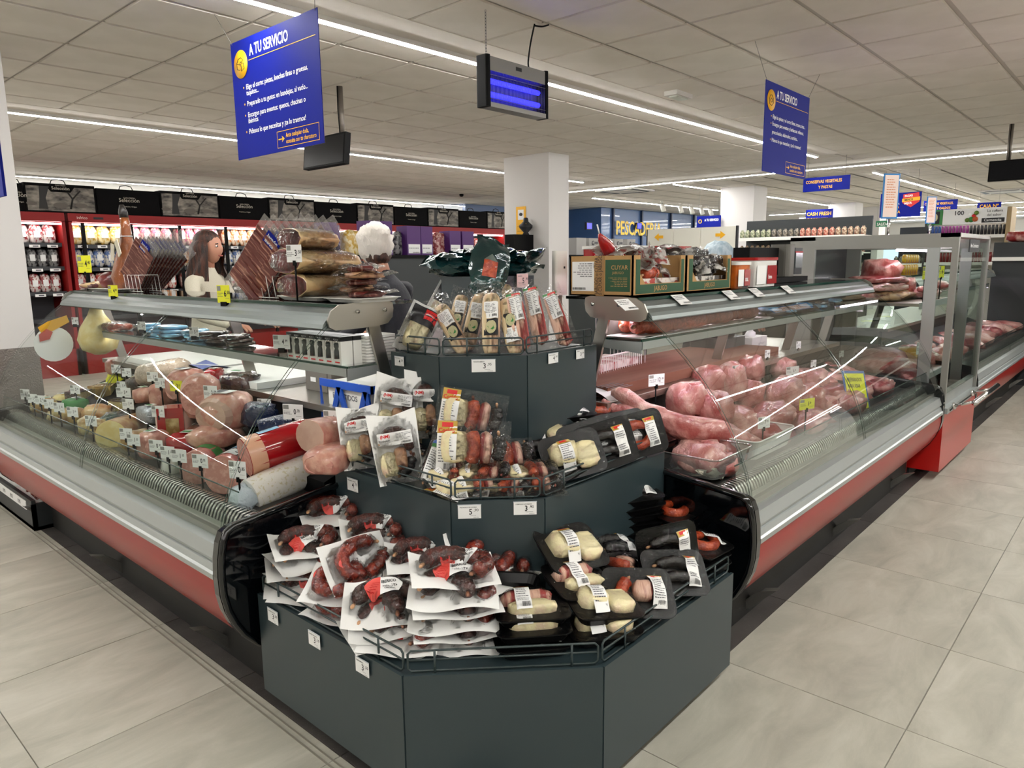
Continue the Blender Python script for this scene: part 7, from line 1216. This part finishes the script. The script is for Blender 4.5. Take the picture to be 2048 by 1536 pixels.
for k in range(5):
    c = ony(1157 + k * 25, 500, GY + .12); m = MB(); m.bx(-.115, .115, -.05, .1, 0, .24, mat('carton_palegrey', 'a9a7a4', .6))
    if k: m.lathe([(.035, 0), (.035, .002)], GREYINK, 14, Matrix.Translation((-.02, -.052, .17)) @ Matrix.Rotation(PI / 2, 4, 'X')); m.lathe([(.02, .002), (.02, .003)], MATS['carton_palegrey'], 12, Matrix.Translation((-.02, -.052, .17)) @ Matrix.Rotation(PI / 2, 4, 'X')); m.bx(.03, .1, -.052, -.05, .16, .19, GREYINK)
    solid('grey_carton', 'pale grey carton with a dark round mark, ' + ORD[k] + ' from the left, under PESCADERIA' if k else 'plain-ended pale grey carton beside the black ones', 'box', m, (c.x, GY + .12, GZ), 0, 'pale grey cartons')
c = ony(1052, 460, GY - .1); t = thing('necklace_bust', 'small black bust wearing a gold chain, standing on a black box', 'ornament', (ony(1052, 500, GY + .1).x, GY + .1, GZ)); m = MB(); m.bx(-.3, .12, -.06, .1, 0, .26, BLACK); obj('black_box', m, t); m = MB(); m.lathe([(.05, .26), (.03, .29), (.085, .35), (.09, .38), (.035, .43), (.03, .47), (.02, .48)], INK, 16); obj('bust', m, t); m = MB(); m.tube([(.05 * math.cos(a), -.045 - .02 * math.sin(a), .40 - .03 * abs(math.sin(a / 1))) for a in [i * PI / 6 for i in range(7)]], .004, GOLD, 5); obj('chain', m, t)
for k, (x, wz, mi, lab) in enumerate(((1280, .06, 4, 'grey film bags'), (1310, .05, 4, 'grey film bags, second heap'))): c = ony(x, 505, GY + .1); m = MB(); m.blob((0, 0, wz * .6), (.3, .1, wz), mat('film_grey', '6a6664', .3, coat=.5, bump=.5, bscale=30), 16, amp=.4, fr=4); solid('film_bags', lab + ' lying on the service unit near the arrows', 'bags', m, (c.x, GY + .1, GZ))
c = ony(1316, 500, GY + .1); m = MB()
for k in range(5): m.rbox((0, 0, .02 + k * .028), (.42, .26, .02), .03, WTRAY)
solid('tray_pile', 'pile of white plastic trays on the service unit before the arrow panel', 'plastic trays', m, (c.x, GY + .2, GZ)); c = ony(1342, 500, GY + .3)
for k in range(3): m = MB(); m.rbox((0, 0, .16), (.2, .16, .32 - .02 * k), .04, BLACK); m.bx(-.05, .05, -.083, -.08, .2, .27, GREYINK); solid('black_canister', 'black carton with a grey label, ' + ORD[k] + ' from the left, behind the white trays', 'box', m, (c.x + (k - 1) * .26, GY + .38, GZ), 0, 'black cartons by the arrows')
# red framed poster and pot on the rear counter
c = ony(657, 545, 4.6); t = thing('poster_stand', 'bright red framed notice board behind the ham halves', 'notice board', (c.x, 4.6, 1.12)); m = MB(); m.rbox((0, 0, .12), (.20, .04, .42), .015, mat('bright_red', 'd31818', .35)); obj('red_frame', m, t); m = MB(); m.bx(-.07, .075, -.024, -.02, -.06, .26, PAPER); printed(m, lambda a, b: (a, -.026, b), -.06, -.04, .065, .2, rows=8, seed=4); m.bx(-.06, -.02, -.026, -.024, .21, .25, mat('logo_brown', '7a3a20')); obj('sheet', m, t); m = MB(); m.bx(-.1, .1, -.03, .03, -1.12, -.09, DARK); obj('stand', m, t)
c = ony(848, 590, 3.4); t = thing('steel_pot', 'steel pot with a ladle and orange contents on the rear worktop', 'pot', (c.x, 3.4, 1.03)); m = MB(); m.lathe([(.05, 0), (.07, .03), (.075, .10), (.08, .105)], STEEL, 20); obj('pot', m, t); m = MB(); m.tube([(0, 0, .05), (.06, -.04, .2)], .006, CHROME, 6); obj('ladle', m, t); m = MB(); m.blob((-.12, 0, .04), (.06, .06, .05), mat('olive_jar', 'c98a2c', .2, coat=.6, col2='7d5a1c', nscale=14), 12); obj('jar', m, t); m = MB(); m.bx(-.3, .3, -.15, .2, -1.03, 0, STEEL); obj('rear_counter', m, t)
m = MB(); m.tube([(0, 0, .0), (0, 0, -.399)], .012, STEEL, 8); m.rbox((0, 0, .10), (.09, .03, .2), .012, WHITE); m.bx(.01, .02, -.017, -.015, .12, .13, INK); solid('white_handset', 'upright white plastic device behind the right end of the teal pouches', 'device', m, (2.62, 2.06, 1.26))
# poster on first column, sign plates
m = MB(); c0 = onx(1032, 414, 7.375); m.bx(0, .004, 0, .17, -.52, 0, GOLD); m.bx(-.002, 0, .035, .135, -.17, -.04, PAPER); m.blob((-.003, .085, -.10), (.002, .03, .022), INK, 10, amp=.3)
for k in range(4): m.bx(-.001, 0, .02, .15, -.26 - k * .06, -.255 - k * .06, mat('gold_dark', '8a6a18', .6))
solid('yellow_notice', 'yellow notice with a small dark picture on the first white column', 'notice', m, (7.375, c0.y - .17, c0.z))
# fish counter room in blue glass
BG = mat('blue_wall', '33507c', .35, coat=.3); t = thing('fish_counter_room', 'blue-walled fish counter room lettered PESCADERIA', 'shop unit', (18, 11, 0)); m = MB(); m.bx(15.8, 24, 11, 11.08, 0, CEIL - .01, BG); m.bx(15.72, 15.8, 11.0, 12.5, 0, CEIL - .01, BG); obj('blue_wall', m, t, world=True); m = MB(); m.bx(12.2, 15.8, 12.4, 12.5, 0, CEIL - .01, BG); obj('side_wall', m, t, world=True)
for x in (16.2, 17.6, 19.2, 20.6, 22): m = MB(); m.bx(x, x + .06, 10.94, 11, 0, CEIL - .01, mat('mullion_navy', '16233f', .4)); obj('mullion', m, t, world=True)
a, b = ony(1232, 461, 10.9), ony(1335, 431, 10.9); m = MB(); m.text('PESCADERIA', .50, mat('letter_yellow', 'e0b81e', .4), basis((a.x, 10.9, 2.10), (1, 0, 0), (0, 0, 1)), .02, sx=.82); obj('lettering', m, t, 'tall yellow letters PESCADERIA', world=True)
NEON = mat('neon_white', (.75, .9, 1, 1), .4, emit=2.5); c = ony(1150, 445, 12.3); m = MB(); s_ = .42; F = lambda pts, cl=False: m.tube([(c.x + a * s_, 12.3, c.z + b * s_) for a, b in pts], .022, NEON, 6, closed=cl); F([(-1.2, 0), (-.6, .35), (0, .4), (.4, .1), (.75, .4), (.7, 0), (.75, -.35), (.4, -.1), (0, -.35), (-.6, -.35)], True); F([(-.5, .38), (-.3, .6), (.05, .42)]); F([(-.4, -.36), (-.25, -.6), (.0, -.38)]); solid('neon_fish', 'white neon fish outline on the blue wall beside the first column', 'neon sign', m)
for k, x in enumerate((1177, 1277)): c = ony(x, 452, 10.91); m = MB(); m.bx(-.12, .12, -.03, .03, -.09, .09, INK); m.bx(-.1, .1, -.032, -.03, -.07, .07, mat('screen_blue', (.05, .05, .8, 1), .5, emit=1.2)); solid('small_screen', ['small blue screen between the fish and the PESCADERIA letters', 'small blue screen under the PESCADERIA letters'][k], 'screen', m, c)
m = MB(); m.bx(-.004, .0, 4.19, 5.5, .6, 1.835, mat('panel_white', 'e4e2d6', .6)); t = thing('arrow_panel', 'white partition with two yellow arrows pointing left and right', 'panel', (9, 0, 0)); 
for y0, y1 in ((4.19, 4.68), (4.69, 5.09), (5.10, 5.5)): m = MB(); m.bx(0, .03, y0, y1, .6, 1.835, MATS['panel_white']); obj('panel_board', m, t)
m = MB(); m.bx(-.004, .034, 4.165, 4.19, .0, 1.84, INK); m.bx(0, .03, 5.5, 5.52, 0, 1.84, INK); obj('post', m, t)
for yc, d in ((4.40, -1), (5.32, 1)): m = MB(); m.prism([(0, .02), (0, -.02), (.07, -.02), (.07, -.05), (.14, 0), (.07, .05), (.07, .02)], -.006, -.001, lambda a, b, x: (x, yc + d * (a - .07), 1.73 + b), GOLD); obj('arrow', m, t, 'yellow arrow')
# grocery shelving right of the arrow panel
def shelving(label, X, y0, y1, zs, cols, grp, cat='tin', n=16, h=.14, names=('tin',)):
    t = thing('grocery_shelving', label, 'shelving', (X, (y0 + y1) / 2, 0)); m = MB(); m.bx(X + .35, X + .38, y0, y1, 0, zs[-1] + .3, DARK); obj('back_panel', m, t, world=True)
    for z in zs: m = MB(); m.bx(X, X + .35, y0, y1, z - .02, z, WHITE); m.bx(X - .01, X, y0, y1, z - .045, z + .01, WHITE); obj('shelf', m, t, world=True)
    for s_, z in enumerate(zs):
        L = (y1 - y0) / n; me = {}
        for k in range(n):
            c = cols[(s_ + k * len(cols) // n) % len(cols)]
            if c not in me: m = MB(); m.lathe([(L * .4, 0), (L * .42, .01), (L * .42, h * .75), (L * .22, h * .9), (L * .22, h)], c, 10); me[c] = m.mesh('jar')
            o = link(bpy.data.objects.new('jar', me[c])); o.location = (X + .08, y1 - (k + .5) * L, z); tag(o, ORD[k] + ' ' + names[0] + ' on the ' + ('lowest', 'middle', 'upper', 'top')[s_ + 4 - len(zs)] + ' shelf of ' + grp, cat, names[0] + 's on ' + grp)
REDJ = [mat('jar_red', '8c2a1c', .4, col2='c9a08a', nscale=30), mat('jar_brown', '6a3a26', .4, col2='c2b196', nscale=30), mat('jar_green', '4a5a3a', .4, col2='a8a68c', nscale=30), mat('jar_dark', '2a2624', .4, col2='8a8070', nscale=30)]
shelving('shelving of red tins and jars right of the arrow panel', 12, 3.5, 5.55, (1.2, 1.5, 1.76), REDJ, 'the arrow panel shelving', 'tin', 22, .14, ('small red or brown jar',))
shelving('long far shelving of green and dark jars under the CASH FRESH sign', 13.2, 1.9, 3.4, (1.3, 1.6), REDJ[::-1], 'the far shelving', 'tin', 18, .13, ('small dark or green jar',))
# spice stand with printed header
X = 11.2; p, q = onx(1857, 424, X), onx(2012, 446, X); t = thing('spice_stand', 'spice stand with a white printed header reading La cultura del sabor, Carmencita', 'display stand', (X, (p.y + q.y) / 2, 0)); y1, y0 = p.y, q.y; m = MB(); zt = onx(1940, 417, X).z; zb = onx(1940, 448, X).z; w = y1 - y0
m.bx(X - .01, X + .01, y0, y1, zb, zt, PAPER); T = basis((X - .012, y1, zb), (0, -1, 0), (0, 0, 1)); h = zt - zb; m.bx(0, w * .2, 0, h, 0, .001, LGRN, T); m.bx(.02, w * .16, h * .08, h * .9, .001, .002, INK, T); m.blob(tuple(T @ Vector((w * .10, h * .5, .004))), (.003, w * .035, h * .25), mat('cream_face', 'd9cfa8', .6), 12, amp=0)
m.text('100', h * .4, INK, T @ Matrix.Translation((w * .34, h * .6, .002)), .01); m.text('La cultura', h * .24, INK, T @ Matrix.Translation((w * .76, h * .72, .002)), 0, sx=.9); m.text('del sabor', h * .24, INK, T @ Matrix.Translation((w * .76, h * .46, .002)), 0, sx=.9); m.bx(w * .70, w * .98, h * .06, h * .34, .001, .002, INK, T); m.text('Carmencita', h * .24, PAPER, T @ Matrix.Translation((w * .73, h * .13, .003)), .01, sx=.85)
for k, (a, b, r, cm) in enumerate(((.56, .6, .1, PAPER), (.60, .5, .09, LRED), (.57, .28, .13, LGRN), (.62, .3, .12, mat('tomato', 'b5521e', .5)), (.52, .25, .1, mat('leafy', '5d7a2a', .6)), (.63, .7, .1, mat('leafy', '5d7a2a')))): m.lathe([(h * r * 1.4, 0), (h * r * 1.4, .001)], cm, 12, T @ Matrix.Translation((w * a, h * b, .002 + k * .001)))
obj('printed_header', m, t, world=True); m = MB(); m.bx(X, X + .4, y0 - .05, y0, 0, zt, mat('wood_side', 'a08a66', .6)); m.bx(X, X + .4, y1, y1 + .03, 0, zt, DARK); m.bx(X + .38, X + .4, y0, y1, 0, zt, WHITE); obj('side_board', m, t, world=True)
zsh = onx(1940, 470, X).z
for z in (zsh, zsh - .35): m = MB(); m.bx(X - .02, X + .38, y0, y1, z - .04, z, WHITE); obj('shelf', m, t, world=True)
JB = [mat('spice_blue', '2f4f8f', .3), mat('spice_magenta', '8a2f7a', .3), mat('spice_black', '18161a', .3), mat('spice_red', '7a1a1c', .3)]
for s_, z in enumerate((zsh, zsh - .35)):
    for k in range(22):
        c = JB[(0 if k < 4 else 1 if k < 12 else 2) if s_ == 0 else 3]; m = MB(); r = w / 22 * .45; m.lathe([(r, 0), (r, .085), (r * .8, .1), (r * .8, .125)], c, 10); o = solid('spice_jar', ('blue', 'magenta', 'black', 'red')[JB.index(c)] + ' capped spice jar, ' + ORD[k] + ' from the left on the ' + ('upper' if s_ == 0 else 'lower') + ' shelf of the spice stand', 'jar', m, (X + .05, y1 - (k + .5) * w / 22, z), 0, 'spice jars')
# dark aisle gondola at the right edge and bin of meat under the left case
m = MB(); m.bx(9.6, 9.9, -1.2, 1.45, 0, 1.56, DARK); m.bx(9.55, 9.6, -1.2, 1.45, 1.36, 1.40, WHITE); t = solid('dark_shelving', 'dark shelving end at the right edge beyond the farthest counter', 'shelving', m)
for k in range(8): m = MB(); m.blob((.1, .1, .06), (.09, .11, .06), mat('red_pack', '7a1414', .35, coat=.4, col2='b98f86', nscale=14, lo=.5, hi=.7), 12, amp=.2, sq=.5); solid('red_packet', 'red packet, ' + ORD[k] + ' along the top of the dark shelving at the right edge', 'packet', m, (9.64, -.4 + k * .22, 1.56), .1 * (k % 3), 'red packets on the right edge shelving')
t = thing('floor_bin', 'low black bin with a white price strip under the left case', 'bin', (1.03, 4.43, 0)); m = MB(); m.bx(0, .02, 0, 1.0, 0, .17, DARK); m.bx(0, .34, 0, .02, 0, .15, DARK); m.bx(.32, .34, 0, 1.0, 0, .2, DARK); m.bx(0, .34, 0, 1.0, 0, .02, DARK); obj('bin', m, t); m = MB(); m.bx(-.003, 0, .1, .95, .10, .15, PAPER)
for k in range(5): m.text('8,95', .03, INK, basis((-.004, .25 + k * .15, .115), (0, -1, 0), (0, 0, 1)), .01)
obj('price_strip', m, t)
for k in range(6): m = MB(); m.grid(lambda u, v: ((u - .5) * .22, (v - .5) * .17, .01 * math.sin(u * 7) + .01 * math.cos(v * 6 + k)), 8, 6, SLICE); m.grid(lambda u, v: ((u - .5) * .26, (v - .5) * .2, -.003 + .01 * math.sin(u * 7) + .01 * math.cos(v * 6 + k)), 8, 6, BACKW); solid('sliced_ham_pack', 'pack of sliced cured ham in the low black bin, ' + ORD[k] + ' from the near end', 'cold cut pack', m, (1.2, 4.55 + k * .145, .16), (.5, -.35, .2), 'ham packs in the low bin')
